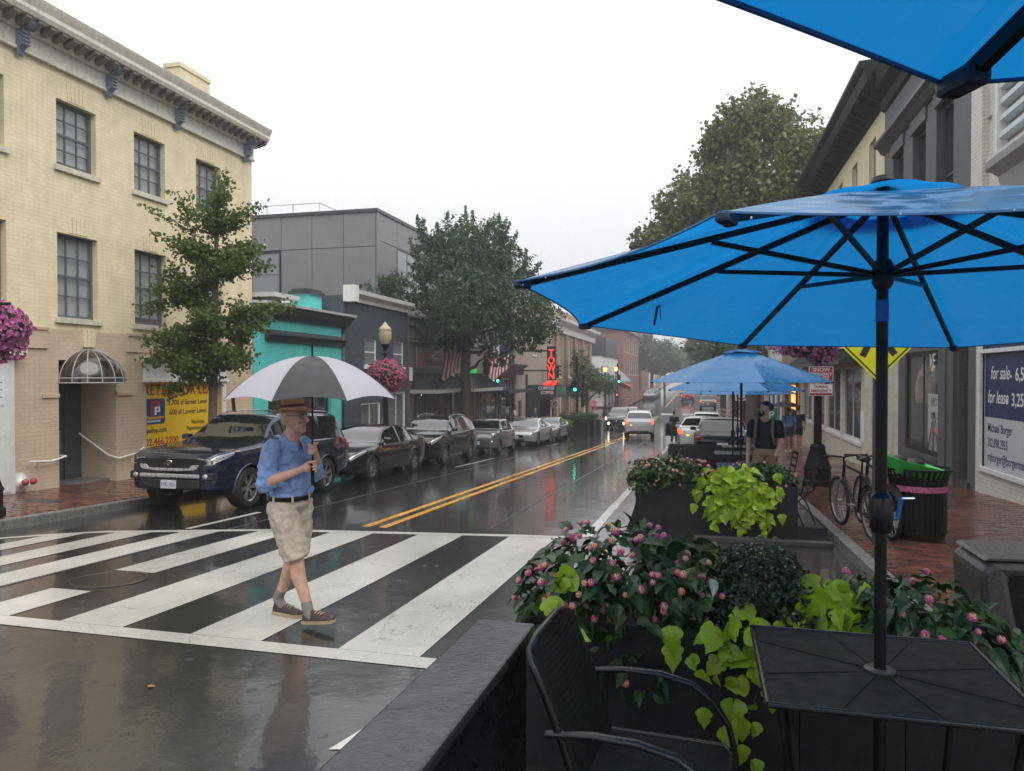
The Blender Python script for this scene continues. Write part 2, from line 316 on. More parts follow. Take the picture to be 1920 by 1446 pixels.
# ------------------------------------------------------------------ ground, road, pavements
def strip(mb, x0, x1, y0, y1, zf, dz=0, step=1.0, m=0):
    n = max(1, int(math.ceil((y1 - y0) / step))); ys = [y0 + (y1 - y0) * i / n for i in range(n + 1)]
    rows = [[(x0, y, zf(y) + dz), (x1, y, zf(y) + dz)] for y in ys]
    return mb.loft(rows, closed=False, caps=False, m=m)
KL, KR = -9.0, 1.66          # kerb faces
road = strip(MB(), KL, KR, -12, 330, road_z).build('road', MATS['asphalt'], fix=False); tag(road, kind='structure')
gr = MB(); strip(gr, -120, 120, -40, 335, lambda y: road_z(y) - .35, step=10); tag(gr.build('ground', MATS['asphalt'], fix=False), kind='structure')
SIDE0, SIDE1 = 81.5, 93.0    # side street on the left
strip(MB(), -70, KL, SIDE0, SIDE1, lambda y: road_z(87), .002).build('side_road', MATS['asphalt'], road, fix=False)

def mark(name, x0, x1, y0, y1, mat):
    return strip(MB(), x0, x1, y0, y1, road_z, .004, .6).build(name, MATS[mat], road, fix=False)
NEAR_Y = 4.50; FAR = [(-8.75,7.0),(-7.85,7.98),(-5.69,8.87),(-2.2,9.5),(-1.7,9.55)]
def farY(x): return float(np.interp(x, [p[0] for p in FAR], [p[1] for p in FAR]))
def bar(x0, x1, ya, yb=None):
    mb = MB(); rows = []
    for i in range(9):
        k = i / 8; y0 = ya + ((yb or farY(x0)) - ya) * k; y1 = ya + ((yb or farY(x1)) - ya) * k
        rows.append([(x0, y0, road_z(y0) + .004), (x1, y1, road_z(y1) + .004)])
    return mb.loft(rows, False, False).build('crosswalk_bar', MATS['road_white'], road, fix=False)
for x0, x1 in ((-2.46,-1.85),(-3.66,-3.07),(-4.84,-4.26),(-6.72,-6.28),(-7.48,-7.06),(-8.14,-7.80)): bar(x0, x1, NEAR_Y + .2)
bar(-5.80, -5.33, 6.3); bar(-5.77, -5.34, NEAR_Y + .2, 5.52)
mark('crosswalk_edge_line', -8.7, -1.62, NEAR_Y, NEAR_Y + .196, 'road_white')
mb = MB(); mb.loft([[(x, y, road_z(y) + .004), (x, y + .17, road_z(y + .17) + .004)] for x, y in [(a, farY(a) + .004) for a in np.linspace(-8.7, -1.7, 15)]], False, False)
mb.build('crosswalk_edge_line', MATS['road_white'], road, fix=False)
mark('centre_line', -4.66, -4.54, 9.62, 78, 'road_yellow'); mark('centre_line', -4.40, -4.28, 9.62, 78, 'road_yellow')
mark('centre_line', -4.5, -4.3, 96, 230, 'road_yellow')
mark('lane_line', -1.54, -1.40, 9.75, 46, 'road_white'); mark('lane_line', -1.5, -1.4, 98, 150, 'road_white')
for a, b in ((8.7,10.4),(20.1,24.2),(33,35.5)): mark('bay_line', -6.86, -6.76, a, b, 'road_white')
for i in range(4): mark('crosswalk_bar', -8.6 + i*2.2, -7.4 + i*2.2, 80.2, 83.0, 'road_white')
mb = MB(); mb.add([(-1.78,3.30,road_z(3.3)+.004),(-1.40,3.40,road_z(3.4)+.004),(-1.66,3.86,road_z(3.86)+.004)], [(0,1,2)]); mb.build('paint_patch', MATS['road_white'], road, fix=False)
# manhole and gutter plates
for x, y, r in ((-5.55,5.95,.36),(-1.1,7.6,.3)):
    mb = MB(); mb.lathe([(r,.001),(r,.005),(r-.035,.006),(r-.04,.004)], 28, (0,0,0), caps=False); mb.lathe([(r-.045,.001),(r-.05,.0055),(.02,.006)], 28, (0,0,0)); o = mb.build('manhole_cover', MATS['asphalt'], road, 40); o.location = (x, y, road_z(y)); o.rotation_euler = (-math.atan(.0454), 0, 0)
# a gutter-side seam patch of newer tar
for x0, x1, y0, y1 in ((-6.3,-6.24,4.8,30),(-2.9,-2.86,9.9,40)): strip(MB(), x0, x1, y0, y1, road_z, .003).build('tar_seam', MATS['slate'], road, fix=False)

def walk(name, x0, x1, ya, yb, brick_y0, brick_y1, kx0, kx1, seed, bx0, bx1, centre):
    base = MB()
    strip(base, x0, x1, brick_y0, brick_y1, walk_z, -.012); sw = base.build(name, MATS['mortar_wet'], fix=False); tag(sw, kind='structure')
    far = MB(); strip(far, x0, x1, brick_y1, yb, walk_z); strip(far, x0, x1, ya, brick_y0, walk_z); far.build('paving_field', MATS['paving'], sw, fix=False)
    # kerb stones, one by one where they can be told apart
    y = ya; rng = random.Random(seed)
    k = MB()
    while y < yb:
        L = 1.8
        if -1 < y < 40:
            mb = MB(); j = rng.uniform(-.006,.006); a, b = y + .006, y + L - .006
            v = [(kx0+j,a,road_z(a)-.1),(kx1+j,a,road_z(a)-.1),(kx1+j,b,road_z(b)-.1),(kx0+j,b,road_z(b)-.1),(kx0+j,a,walk_z(a)+.004),(kx1+j,a,walk_z(a)+.004),(kx1+j,b,walk_z(b)+.004),(kx0+j,b,walk_z(b)+.004)]
            mb.add(v, [(0,3,2,1),(4,5,6,7),(0,1,5,4),(1,2,6,5),(2,3,7,6),(3,0,4,7)]); mb.build('kerb_stone', MATS['kerb'], sw, bevel=.012)
        else: k.loft([[(kx0,q,road_z(q)-.1),(kx1,q,road_z(q)-.1),(kx1,q,walk_z(q)),(kx0,q,walk_z(q))] for q in (y, y+L)])
        y += L
    k.build('kerb_run', MATS['kerb'], sw)
    # bricks in running bond, courses along the street
    me = [MB().box(-.1,.1,-.048,.048,-.05,0).mesh('brick', MATS[q]) for q in ('brick_wet_a','brick_wet_b','brick_wet_c')]
    spots = []
    ny = int((brick_y1 - brick_y0) / .103)
    for i in range(ny):
        yy = brick_y0 + .05 + i * .103; off = .105 if i % 2 else 0; x = bx0 + off
        while x < bx1: spots.append((x, yy)); x += .207
    spots.sort(key=lambda p: (p[0]-centre[0])**2 + (p[1]-centre[1])**2)
    tilt = Matrix.Rotation(-math.atan(.0454), 4, 'X'); st = MB()
    for n, (x, y) in enumerate(spots):
        z = walk_z(y) + rng.uniform(-.004,.003); a = rng.uniform(-.02,.02)
        M4 = Matrix.Translation((x, y, z)) @ tilt @ Matrix.Rotation(a, 4, 'Z') @ Matrix.Rotation(rng.uniform(-.012,.012), 4, 'Y')
        if n < 290: link('brick', rng.choice(me), sw, M4)
        else:
            v = [M4 @ Vector(p) for p in ((-.1,-.048,0),(.1,-.048,0),(.1,.048,0),(-.1,.048,0),(-.1,-.048,-.03),(.1,-.048,-.03),(.1,.048,-.03),(-.1,.048,-.03))]
            st.add(v, [(0,1,2,3),(4,5,1,0),(5,6,2,1),(6,7,3,2),(7,4,0,3)], rng.choice((0,0,1,1,2)))
    tag(st.build('brick_field', [MATS[q] for q in ('brick_wet_a','brick_wet_b','brick_wet_c')], sw, fix=False), kind='stuff')
    return sw
walk('pavement_left', -12.6, KL - .15, -12, SIDE0, 6.4, 14.5, KL - .15, KL, 3, -12.4, KL - .24, (-9.9, 9.2))
walk('pavement_right', KR + .15, 8.0, -12, 330, 6.8, 21.0, KR, KR + .15, 4, KR + .26, 5.6, (3.6, 9.4))
mb = MB(); strip(mb, -14, KL, SIDE1, 330, walk_z); tag(mb.build('pavement_far', MATS['paving'], fix=False), kind='structure')
# utility hatch in the left pavement
mb = MB(); mb.box(-10.6,-9.95,9.3,9.75,-.03,.004); o = mb.build('hatch_plate', MATS['slate'], bpy.data.objects['pavement_left']); o.location = (0,0,walk_z(9.5))

# ------------------------------------------------------------------ building helpers
def wall(mb, X, s, y0, y1, z0, z1, holes=(), d=.2, m=0, axis=0):
    """wall sheet at X facing sign s (axis 0) or at Y facing s (axis 1) with rectangular holes and their reveals"""
    ys = sorted({y0, y1, *[h[i] for h in holes for i in (0, 1)]}); zs = sorted({z0, z1, *[h[i] for h in holes for i in (2, 3)]})
    P = (lambda y, z, q=0: (X - s*q, y, z)) if axis == 0 else (lambda y, z, q=0: (y, X - s*q, z))
    for a, b in zip(ys, ys[1:]):
        for c, e in zip(zs, zs[1:]):
            if any(h[0] <= a and b <= h[1] and h[2] <= c and e <= h[3] for h in holes): continue
            mb.quad(P(a,c), P(b,c), P(b,e), P(a,e), m=m)
    for a, b, c, e in [h[:4] for h in holes]:
        mb.quad(P(a,c), P(a,e), P(a,e,d), P(a,c,d), m=m); mb.quad(P(b,c), P(b,e), P(b,e,d), P(b,c,d), m=m)
        mb.quad(P(a,e), P(b,e), P(b,e,d), P(a,e,d), m=m); mb.quad(P(a,c), P(b,c), P(b,c,d), P(a,c,d), m=m)
    return mb
def window(parent, X, s, y0, y1, z0, z1, cols=3, rows=4, fm='window_grey', gm='glass_clear', d=.10, sill='cream_trim', blind='blind', fw=.055, mt=.022, mid=True, axis=0, name='window', bdrop=1.0):
    mb = MB()
    def B(q, a, b, c, e, i0, i1):   # box between depths i0..i1 behind the wall face
        p0, p1 = sorted((X - s*i0, X - s*i1))
        q.box(p0, p1, a, b, c, e) if axis == 0 else q.box(a, b, p0, p1, c, e)
    g = .002
    B(mb, y0+g, y0+fw, z0+g, z1-g, d, d+.07); B(mb, y1-fw, y1-g, z0+g, z1-g, d, d+.07); B(mb, y0+fw, y1-fw, z1-fw, z1-g, d, d+.07); B(mb, y0+fw, y1-fw, z0+g, z0+fw, d, d+.07)
    iy0, iy1, iz0, iz1 = y0+fw, y1-fw, z0+fw, z1-fw
    pw, ph = (iy1-iy0)/cols, (iz1-iz0)/rows
    for i in range(1, cols): B(mb, iy0+i*pw-mt/2, iy0+i*pw+mt/2, iz0, iz1, d+.012, d+.05)
    for j in range(1, rows):
        t = .045 if (mid and j == rows//2) else mt
        B(mb, iy0, iy1, iz0+j*ph-t/2, iz0+j*ph+t/2, d+.006 if t > mt else d+.014, d+.052)
    o = mb.build(name, MATS[fm], parent)
    pb = MB(); B(pb, iy0+.004, iy0+pw-.004, iz0+.004, iz0+ph-.004, d+.028, d+.034); me = pb.mesh('pane', MATS[gm])
    for i in range(cols):
        for j in range(rows):
            q = link('pane', me, o); q.location = (0, i*pw, j*ph) if axis == 0 else (i*pw, 0, j*ph)
    if blind:
        bb = MB(); B(bb, y0+.01, y1-.01, z1-(z1-z0)*bdrop+.01, z1-.01, d+.10, d+.11); bb.build('blind', MATS[blind], o)
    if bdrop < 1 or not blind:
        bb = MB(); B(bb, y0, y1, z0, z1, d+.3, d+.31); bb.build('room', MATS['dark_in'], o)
    if sill:
        sb = MB(); B(sb, y0-.07, y1+.07, z0-.11, z0-.004, -.06, d-.002); sb.build('sill', MATS[sill], o, bevel=.006)
    return o
def block(mb, x0, x1, y0, y1, z0, z1, skip='', m=0):   # box without chosen sides: '+x','-x',...
    v = [(x0,y0,z0),(x1,y0,z0),(x1,y1,z0),(x0,y1,z0),(x0,y0,z1),(x1,y0,z1),(x1,y1,z1),(x0,y1,z1)]
    F = {'-z':(0,3,2,1),'+z':(4,5,6,7),'-y':(0,1,5,4),'+x':(1,2,6,5),'+y':(2,3,7,6),'-x':(3,0,4,7)}
    return mb.add(v, [f for k, f in F.items() if k not in skip.split()], m)
def pbox(name, mat, parent, *dims, bevel=None, smooth=None):
    return MB().box(*dims).build(name, MATS[mat], parent, smooth, bevel)
# ================================================================== left side of the street
FX = -11.6
# ------------------------------------------------------------------ cream painted-brick corner building
cb_ = wthing('corner_building', 'tall cream painted brick building with bracketed cornice and yellow lease sign', 'building', (FX, 10, -2.2))
W3 = [(y, y+.93, 3.93, 5.16) for y in (7.3, 9.27, 11.26, 13.2, 15.18)]; W2 = [(y, y+.95, 1.10, 2.68) for y in (7.3, 9.27, 11.26, 13.2, 15.18)]
BELT = .86
DOOR = (11.27, 12.66, -2.9, .30); SHOPW = (13.52, 16.08, -1.75, -.12)
mb = MB(); wall(mb, FX, 1, 2, 17.42, BELT, 6.3, W3 + W2, .24)
block(mb, -24, FX, 2, 17.42, BELT, 6.3, '+x +z -z'); block(mb, -24, FX, 2, 17.42, -4, BELT, '+x +z -z'); mb.build('wall', MATS['brick_cream'], cb_, fix=False)
mb = MB(); wall(mb, FX, 1, 2, 17.42, -4, BELT, [DOOR, SHOPW], .16)
mb.build('ground_floor_wall', MATS['brick_tan'], cb_, fix=False)
# recess of the entrance
mb = MB(); mb.quad((FX-.16,DOOR[0],-3),(FX-1.0,DOOR[0],-3),(FX-1.0,DOOR[0],.3),(FX-.16,DOOR[0],.3)); mb.quad((FX-.16,DOOR[1],-3),(FX-1.0,DOOR[1]+.06,-3),(FX-1.0,DOOR[1]+.06,.3),(FX-.16,DOOR[1],.3))
mb.quad((FX-1.0,DOOR[0],-.2),(FX-1.0,DOOR[1]+.06,-.2),(FX-1.0,DOOR[1]+.06,.3),(FX-1.0,DOOR[0],.3)); mb.build('entrance_recess', MATS['brick_tan'], cb_, fix=False)
z0 = walk_z(12)
mb = MB(); mb.box(FX-1.2, FX-.16, DOOR[0]-.05, DOOR[1]+.1, z0-.3, z0+.015); mb.build('threshold', MATS['kerb'], cb_)
mb = MB(); x = FX-.97
mb.box(x, x+.05, 12.30, 12.72, z0+.02, .28); mb.box(x, x+.05, 11.3, 12.30, -.32, .28); mb.box(x-.03, x+.02, 11.3, 12.30, z0+.02, -.32)
for a, b in ((z0+.15, z0+.75),(z0+.9,z0+1.7)): mb.box(x+.02, x+.035, 12.38, 12.64, a, b)
dr = mb.build('door', MATS['grey_door'], cb_, bevel=.008)
pbox('glass_panel', 'glass_brown', dr, x+.021, x+.026, 11.45, 12.02, -1.35, -.42); pbox('amber_notice', 'amber_in', dr, x+.027, x+.03, 11.5, 12.0, -1.2, -.5)
pbox('blue_notice', 'sign_blue', dr, x+.031, x+.034, 11.92, 12.08, -1.06, -.94); pbox('handle', 'chrome', dr, x+.03, x+.08, 12.14, 12.17, -1.55, -1.1, bevel=.006); pbox('padlock', 'black_metal', dr, x+.03, x+.07, 12.1, 12.18, -1.72, -1.58, bevel=.01)
for i_, w in enumerate(W3 + W2): window(cb_, FX, 1, *w, rows=4, d=.12, blind='blind', bdrop=(.86,1,.9,.93,.8,1,.97,1,.9,1)[i_])
# flat brick arches over windows
for w in W3 + W2:
    mb = MB(); c = (w[0]+w[1])/2
    for k in range(-2, 3):
        y = c + k*.085; mb.prism([(y-.037, w[3]+.03),(y+.037, w[3]+.03),(y+.042+k*.012, w[3]+.34),(y-.042+k*.012, w[3]+.34)], 0, FX-.02, FX+.012)
    mb.build('lintel', MATS['brick_cream'], cb_)
# belt course, in lengths either side of the entrance
for a, b in ((2, 11.02), (12.95, 17.44)):
    mb = MB(); mb.box(FX-.05, FX+.035, a, b, .50, BELT-.02); mb.box(FX-.05, FX+.06, a, b, BELT-.02, BELT+.03); mb.build('belt_course', MATS['brick_tan'], cb_)
mb = MB(); mb.box(FX-.02, FX+.03, 10.9, DOOR[0], -.40, -.33); mb.box(FX-.02, FX+.03, DOOR[1], 13.1, -.40, -.33); mb.build('impost_band', MATS['brick_tan'], cb_)
mb = MB()
for k in range(-1, 2): mb.prism([(11.95+k*.09-.04,.56),(11.95+k*.09+.04,.56),(11.95+k*.11+.05,.9),(11.95+k*.11-.05,.9)], 0, FX-.02, FX+.05)
mb.build('keystone', MATS['brick_cream'], cb_)
# half-dome glass canopy over the door
mb = MB(); gl = MB(); cx, cyy, cz = FX+.02, 11.95, -.13; rx, ry, rz_ = .62, .69, .64
def dome(th, ph): return (cx + rx*math.cos(ph)*math.sin(th), cyy - ry*math.cos(th), cz + rz_*math.sin(ph)*math.sin(th))
for i in range(9):
    ph = PI/2*i/8
    # ribs run from the wall apex outwards: use meridians about the vertical axis
def dome2(az, el): return (cx + rx*math.cos(el)*math.sin(az), cyy - ry*math.cos(el)*math.cos(az), cz + rz_*math.sin(el))
for i in range(9):
    az = PI*i/8; mb.tube([dome2(az, PI/2*j/10) for j in range(11)], .011, 6)
for el in (0, .14): mb.tube([dome2(PI*i/24, el) for i in range(25)], .013, 6)
cano = mb.build('canopy_frame', MATS['mirror_post'], cb_, 40)
rings = [[dome2(PI*i/24, PI/2*j/10) for i in range(25)] for j in range(11)]
gl.loft(rings, closed=False, caps=False); gl.build('canopy_glass', MATS['glass_brown'], cano, 60, fix=False)
# handrails
mb = MB(); mb.tube([(FX+.10,10.55,-1.52),(FX+.10,11.0,-1.56),(FX+.10,11.32,-1.50),(FX-.1,11.36,-1.5)], .022, 8)
mb.tube([(FX+.10,10.75,-1.54),(FX+.01,10.75,-1.62)], .012, 6); mb.build('handrail', MATS['white_metal'], cb_, 50)
mb = MB(); y = DOOR[1]-.07
mb.tube([(FX-.85,y,-1.18),(FX-.8,y,-1.22),(FX-.1,y-.02,-1.62),(FX+.09,y+.05,-1.68),(FX+.10,13.15,-1.62),(FX+.10,13.32,-1.52)], .022, 8)
for q in ((FX+.10,13.1,-1.63),(FX-.3,y-.01,-1.5)): mb.tube([q, (q[0]-.09, q[1]+.06, q[2]-.08)], .012, 6)
mb.build('handrail', MATS['white_metal'], cb_, 50)
# fire department connection
mb = MB(); mb.lathe([(.17,0),(.17,.025),(.1,.04),(.06,.08),(.055,.2)], 20); mb.xf(Matrix.Translation((FX+.002,10.42,-1.87)) @ Matrix.Rotation(R(90),4,'Y')); sp = mb.build('hose_connection', MATS['white_metal'], cb_, 40)
for dy in (-.06, .09):
    mb = MB(); mb.lathe([(.055,.0),(.055,.05),(.04,.07),(.015,.08)], 14); mb.xf(Matrix.Translation((FX+.17+abs(dy)*.3,10.42+dy,-1.86)) @ Matrix.Rotation(R(70),4,'Y')); mb.build('red_cap', MATS['red_cap'], sp, 40)
# white shopfront trim at the near end
mb = MB(); mb.box(FX-.02, FX+.09, 8.7, 10.28, -2.15, .36); mb.box(FX-.02, FX+.14, 8.7, 10.36, -2.4, -2.13); mb.box(FX-.02, FX+.22, 8.6, 10.42, .36, .47)
for a, b in ((9.86, 10.2),(9.2,9.75)):
    mb.box(FX+.09, FX+.105, a, b, -2.0, .2)
mb.build('pilaster', MATS['white_paint'], cb_, bevel=.008)
sg = pbox('notice_board', 'sign_white', cb_, FX+.107, FX+.118, 9.7, 10.06, -.5, -.06, bevel=.004)
for k in range(9): pbox('notice_text', 'sign_green', sg, FX+.1185, FX+.120, 9.74, 10.02-.05*(k % 3), -.1-.042*k-.016, -.1-.042*k)
mb = MB(); mb.tube([(FX+.08,10.34,-2.75),(FX+.08,10.34,-2.42)], .05, 10); mb.box(FX+.02,FX+.15,10.27,10.41,-2.44,-2.40); mb.build('drain_stub', MATS['white_metal'], cb_, 40)
# big shop window with lease banner
a, b, c, e = SHOPW
mb = MB(); mb.box(FX-.02, FX+.05, a-.1, b+.16, -.08, .28); mb.box(FX-.02, FX+.10, a-.12, b+.2, -.14, -.08); mb.prism([(FX-.02,.28),(FX+.06,.28),(FX+.2,.37),(FX+.22,.42),(FX-.02,.42)][0:5], 1, a-.16, b+.24)
mb.box(FX-.02, FX+.05, b, b+.14, -2.6, -.14); mb.build('shop_surround', MATS['white_paint'], cb_, bevel=.006)
bn = MB().box(FX-.10, FX-.08, a+.005, b-.005, c+.005, e-.005).build('lease_banner', MATS['yellow_sign'], cb_)
tx = FX-.078; H = b - a
def T(body, y, z, size, mat, sx=1, bold=.002, nm='lettering'): return text(nm, body, size, MATS[mat], bn, (tx, y, z), ROT_EAST, 'LEFT', .001, sx, 0, bold)
T('RETAIL FOR LEASE', a-.01, -.42, .33, 'sign_red', .98, .006)
bl = MB(); r_ = .08
pts = []
for (qy, qz, s0) in ((a+.05+r_, -1.06+r_, 180), (a+.66-r_, -1.06+r_, 270), (a+.66-r_, -.5-r_, 0), (a+.05+r_, -.5-r_, 90)):
    pts += [(qy + r_*math.cos(R(s0+k*22.5)), qz + r_*math.sin(R(s0+k*22.5))) for k in range(5)]
bl.prism(pts, 0, tx, tx+.003); bl.build('emblem_field', MATS['sign_blue'], bn)
mb = MB(); mb.box(tx+.003,tx+.005,a+.22,a+.30,-.86,-.55); mb.box(tx+.003,tx+.005,a+.30,a+.50,-.61,-.55); mb.box(tx+.003,tx+.005,a+.43,a+.50,-.68,-.61); mb.build('emblem_red', MATS['sign_red'], bn)
mb = MB(); mb.box(tx+.005,tx+.007,a+.33,a+.39,-.86,-.68); mb.box(tx+.005,tx+.007,a+.39,a+.50,-.71,-.68); mb.box(tx+.005,tx+.007,a+.45,a+.50,-.77,-.71); mb.box(tx+.005,tx+.007,a+.39,a+.50,-.80,-.77); mb.build('emblem_white', MATS['sign_white'], bn)
o = T('Papadopoulos', a+.085, -.945, .098, 'yellow_sign', .95); o.location.x = tx+.005
o = T('PROPERTIES', a+.1, -1.02, .062, 'sign_white', 1.25); o.location.x = tx+.005
T('2,700 sf Street Level', a+.76, -.66, .165, 'sign_black', 1.0); T('600 sf Lower Level', a+.80, -.88, .165, 'sign_black', 1.02)
T('Nicholas', a+1.55, -1.13, .135, 'sign_black'); T('Papadopoulos', a+1.38, -1.27, .135, 'sign_black'); T('papadop.com', a-.04, -1.25, .16, 'sign_black', .88, .003); T('202.466.2200', a-.06, -1.53, .225, 'sign_red', .95, .005)
# cornice with brackets and modillions
mb = MB(); mb.box(FX-.02, FX+.06, 2, 17.42, 5.74, 6.02); mb.box(FX-.02, FX+.09, 2, 17.44, 5.69, 5.74); mb.build('frieze', MATS['frieze'], cb_)
mb = MB(); mb.prism([(FX-.02,6.19),(FX+.46,6.19),(FX+.50,6.26),(FX+.50,6.33),(FX+.56,6.44),(FX+.58,6.49),(FX-.02,6.51)], 1, 1.4, 17.5)
mb.prism([(FX+.02,6.02),(FX+.14,6.02),(FX+.2,6.10),(FX+.2,6.185),(FX+.02,6.185)], 1, 1.6, 17.45); mb.build('cornice', MATS['frieze'], cb_)
me = MB().prism([(.2,-.002),(.44,-.002),(.44,-.05),(.38,-.10),(.30,-.11),(.2,-.15)], 1, -.055, .055).mesh('modillion', MATS['modillion'])
for k in range(48): o = link('modillion', me, cb_, None); o.location = (FX, 5.9+k*.245, 6.187)
bk = MB(); bk.prism([(.06,0),(.42,0),(.42,-.10),(.34,-.16),(.22,-.20),(.20,-.36),(.24,-.42),(.20,-.52),(.12,-.60),(.09,-.70),(.06,-.74)], 1, -.085, .085)
for z in (-.26,-.34,-.42,-.5): bk.box(.18,.255,-.095,.095,z-.025,z)
me = bk.mesh('bracket', MATS['bracket_blue'])
for y in (6.4, 8.42, 10.45, 12.45, 14.45, 17.05): o = link('bracket', me, cb_); o.location = (FX+.003, y, 6.186); o.scale = (.9,.8,.82)
mb = MB(); mb.box(-13.45,-13.0,16.4,17.6,6,7.95); mb.box(-13.48,-12.97,16.37,17.63,7.95,8.06); mb.build('chimney', MATS['brick_cream'], cb_)
pbox('roof', 'slate', cb_, -24, FX-.05, 2, 17.4, 6.3, 6.36)

# ------------------------------------------------------------------ turquoise low building
tb = wthing('turquoise_shop', 'low turquoise painted brick shop with dark eaves and white roof edge', 'building', (FX, 20, -2.6))
y0, y1 = 17.46, 22.45; H1 = [(18.15,19.05,-4,-.05),(19.5,21.75,-1.9,.25)]
mb = MB(); wall(mb, FX, 1, y0, y1, -4, 1.95, H1, .2); block(mb, -22, FX, y0, y1, -4, 1.95, '+x'); mb.build('wall', MATS['brick_teal'], tb, fix=False)
mb = MB(); mb.box(FX-.1, FX-.05, 18.15, 19.05, -3, -.05); mb.build('door', MATS['dark_in'], tb)
window(tb, FX, 1, *H1[1], cols=3, rows=1, fm='slate', gm='glass_dark', sill='slate', blind=None, mid=False)
mb = MB(); mb.prism([(FX-10,2.5),(FX+.44,1.94),(FX+.46,2.01),(FX-10,2.6)], 1, y0, y1+.25); mb.build('roof', MATS['roof_white'], tb)
mb = MB(); mb.prism([(FX+.002,1.60),(FX+.12,1.62),(FX+.28,1.76),(FX+.40,1.925),(FX+.002,1.955)], 1, y0, y1+.2); mb.build('eaves', MATS['teal_dark'], tb)
mb = MB(); mb.prism([(FX+.002,.98),(FX+.10,.98),(FX+.12,1.12),(FX+.26,1.14),(FX+.26,1.18),(FX+.002,1.30)], 1, 18.0, y1+.1); mb.build('pent_roof', MATS['teal_dark'], tb)
mb = MB(); mb.box(-12.75,-12.15,21.3,22.15,1.8,2.62); ch = mb.build('chimney', MATS['brick_teal'], tb); mb = MB(); mb.box(-12.83,-12.07,21.22,22.23,2.62,2.72); mb.box(-12.75,-12.15,21.3,22.15,2.72,2.80); mb.build('chimney_cap', MATS['slate'], ch)
pbox('parapet', 'white_paint', tb, -13.6,-12.76,19.5,22.2,2.0,2.42)
mb = MB(); mb.box(-13.8,-13.2,18.3,19.2,1.9,2.95); mb.box(-13.86,-13.14,18.24,19.26,2.95,3.05); mb.build('chimney', MATS['brick_teal'], tb)
pbox('roof_edge', 'roof_white', tb, -13.9, -11.0, y0+.05, 18.8, 2.12, 2.24)
mb = MB()
for k in range(6): mb.box(FX-.06, FX-.02, 22.47+k*.03, 22.485+k*.03, -3.2, -.4)
mb.box(FX-.3,FX-.1,22.46,22.65,-3.2,1.4); mb.build('side_gate', MATS['bark'], tb)
mb = MB(); mb.box(FX-.04, FX+.05, 22.47, 22.63, -.4, 1.4); mb.build('gate_pier', MATS['kerb'], tb)

# ------------------------------------------------------------------ navy stucco building
nb = wthing('navy_shop', 'dark navy stucco building with heavy white cornice and two white windows', 'building', (FX, 25.4, -2.8))
y0, y1 = 22.66, 28.2; H2 = [(24.2,25.25,.36,1.36),(26.75,27.8,.36,1.36)]; G2 = [(23.9,25.6,-2.6,-.95),(26.3,28.0,-2.75,-.62)]
mb = MB(); wall(mb, FX, 1, y0, y1, -4, 2.72, H2 + G2, .2); block(mb, -20, FX, y0, y1, -4, 2.72, '+x'); mb.build('wall', MATS['slate_wall'], nb, fix=False)
for h in H2: window(nb, FX, 1, *h, cols=1, rows=2, fm='white_paint', gm='glass_sky', sill='white_paint', d=.05)
for h in G2: window(nb, FX, 1, *h, cols=2, rows=1, fm='white_paint', gm='glass_clear', sill='white_paint', d=.05, blind=None, mid=False, fw=.08)
mb = MB(); mb.prism([(FX-.02,2.55),(FX+.08,2.55),(FX+.12,2.66),(FX+.30,2.80),(FX+.33,2.93),(FX-.02,2.96)], 1, y0-.02, y1); mb.box(FX-.02,FX+.4,y0-.03,y0+.3,2.5,3.05); mb.build('cornice', MATS['white_paint'], nb)
ea = thing('sign_easel', 'white sign on thin easel in front of navy shop window', 'easel', (-11.2,25.0,walk_z(25)))
mb = MB(); mb.tube([(0,-.35,0),(0,0,1.5)],.012,5); mb.tube([(0,.35,0),(0,0,1.5)],.012,5); mb.tube([(-.3,0,0),(0,0,1.5)],.012,5); mb.build('easel_leg', MATS['white_metal'], ea); pbox('sign_board','sign_white',ea,.02,.035,-.17,.17,.85,1.3)

# ------------------------------------------------------------------ two grey shops with black standing-seam awnings, clad block behind
def seam_awning(parent, y0, y1, zt, zb, out, mat='awning_black', hip=.5):
    mb = MB(); a = [(FX+.02,y0+hip,zt),(FX+.02,y1-hip,zt),(FX+out,y1,zb),(FX+out,y0,zb)]
    mb.quad(*a); mb.quad((FX+.02,y0+hip,zt),(FX+out,y0,zb),(FX+.02,y0,zb)); mb.quad((FX+.02,y1-hip,zt),(FX+.02,y1,zb),(FX+out,y1,zb))
    n = int((y1-y0)/.26)
    for k in range(n+1):
        t = k/n; mb.bar((FX+.02, y0+hip+(y1-y0-2*hip)*t, zt+.012), (FX+out, y0+(y1-y0)*t, zb+.012), .02, .03)
    o = mb.build('awning', MATS[mat], parent); pbox('awning_fascia', 'mirror_post', o, FX+.02, FX+out+.02, y0, y1, zb-.16, zb-.004); return o
pm('shop_lamp', (.9,.85,.7), .4, emit=(1,.9,.7), estr=14)
gs = wthing('grey_shop', 'grey panelled shop with black seamed awning, dark sign board and lit display windows', 'shop', (FX, 30.8, -3))
y0, y1 = 28.22, 33.36; G = [(28.7,29.45,-3.0,-.72),(29.7,30.5,-3.0,-.72),(30.6,32.9,-2.7,-.72)]
mb = MB(); wall(mb, FX, 1, y0, y1, -5, 2.45, G, .15); block(mb, -16, FX, y0, y1, -5, 2.45, '+x'); mb.build('wall', MATS['shop_grey'], gs, fix=False)
for h in G: window(gs, FX, 1, *h, cols=1 if h[1]-h[0] < 1 else 2, rows=1, fm='mirror_post', gm='glass_clear', sill=None, d=.03, blind=None, mid=False)
for z in (2.42, 2.1, 1.55, 1.42): pbox('moulding', 'shop_panel', gs, FX-.02, FX+.1+.04*(z > 2), y0+.05, y1-.05, z, z+.07)
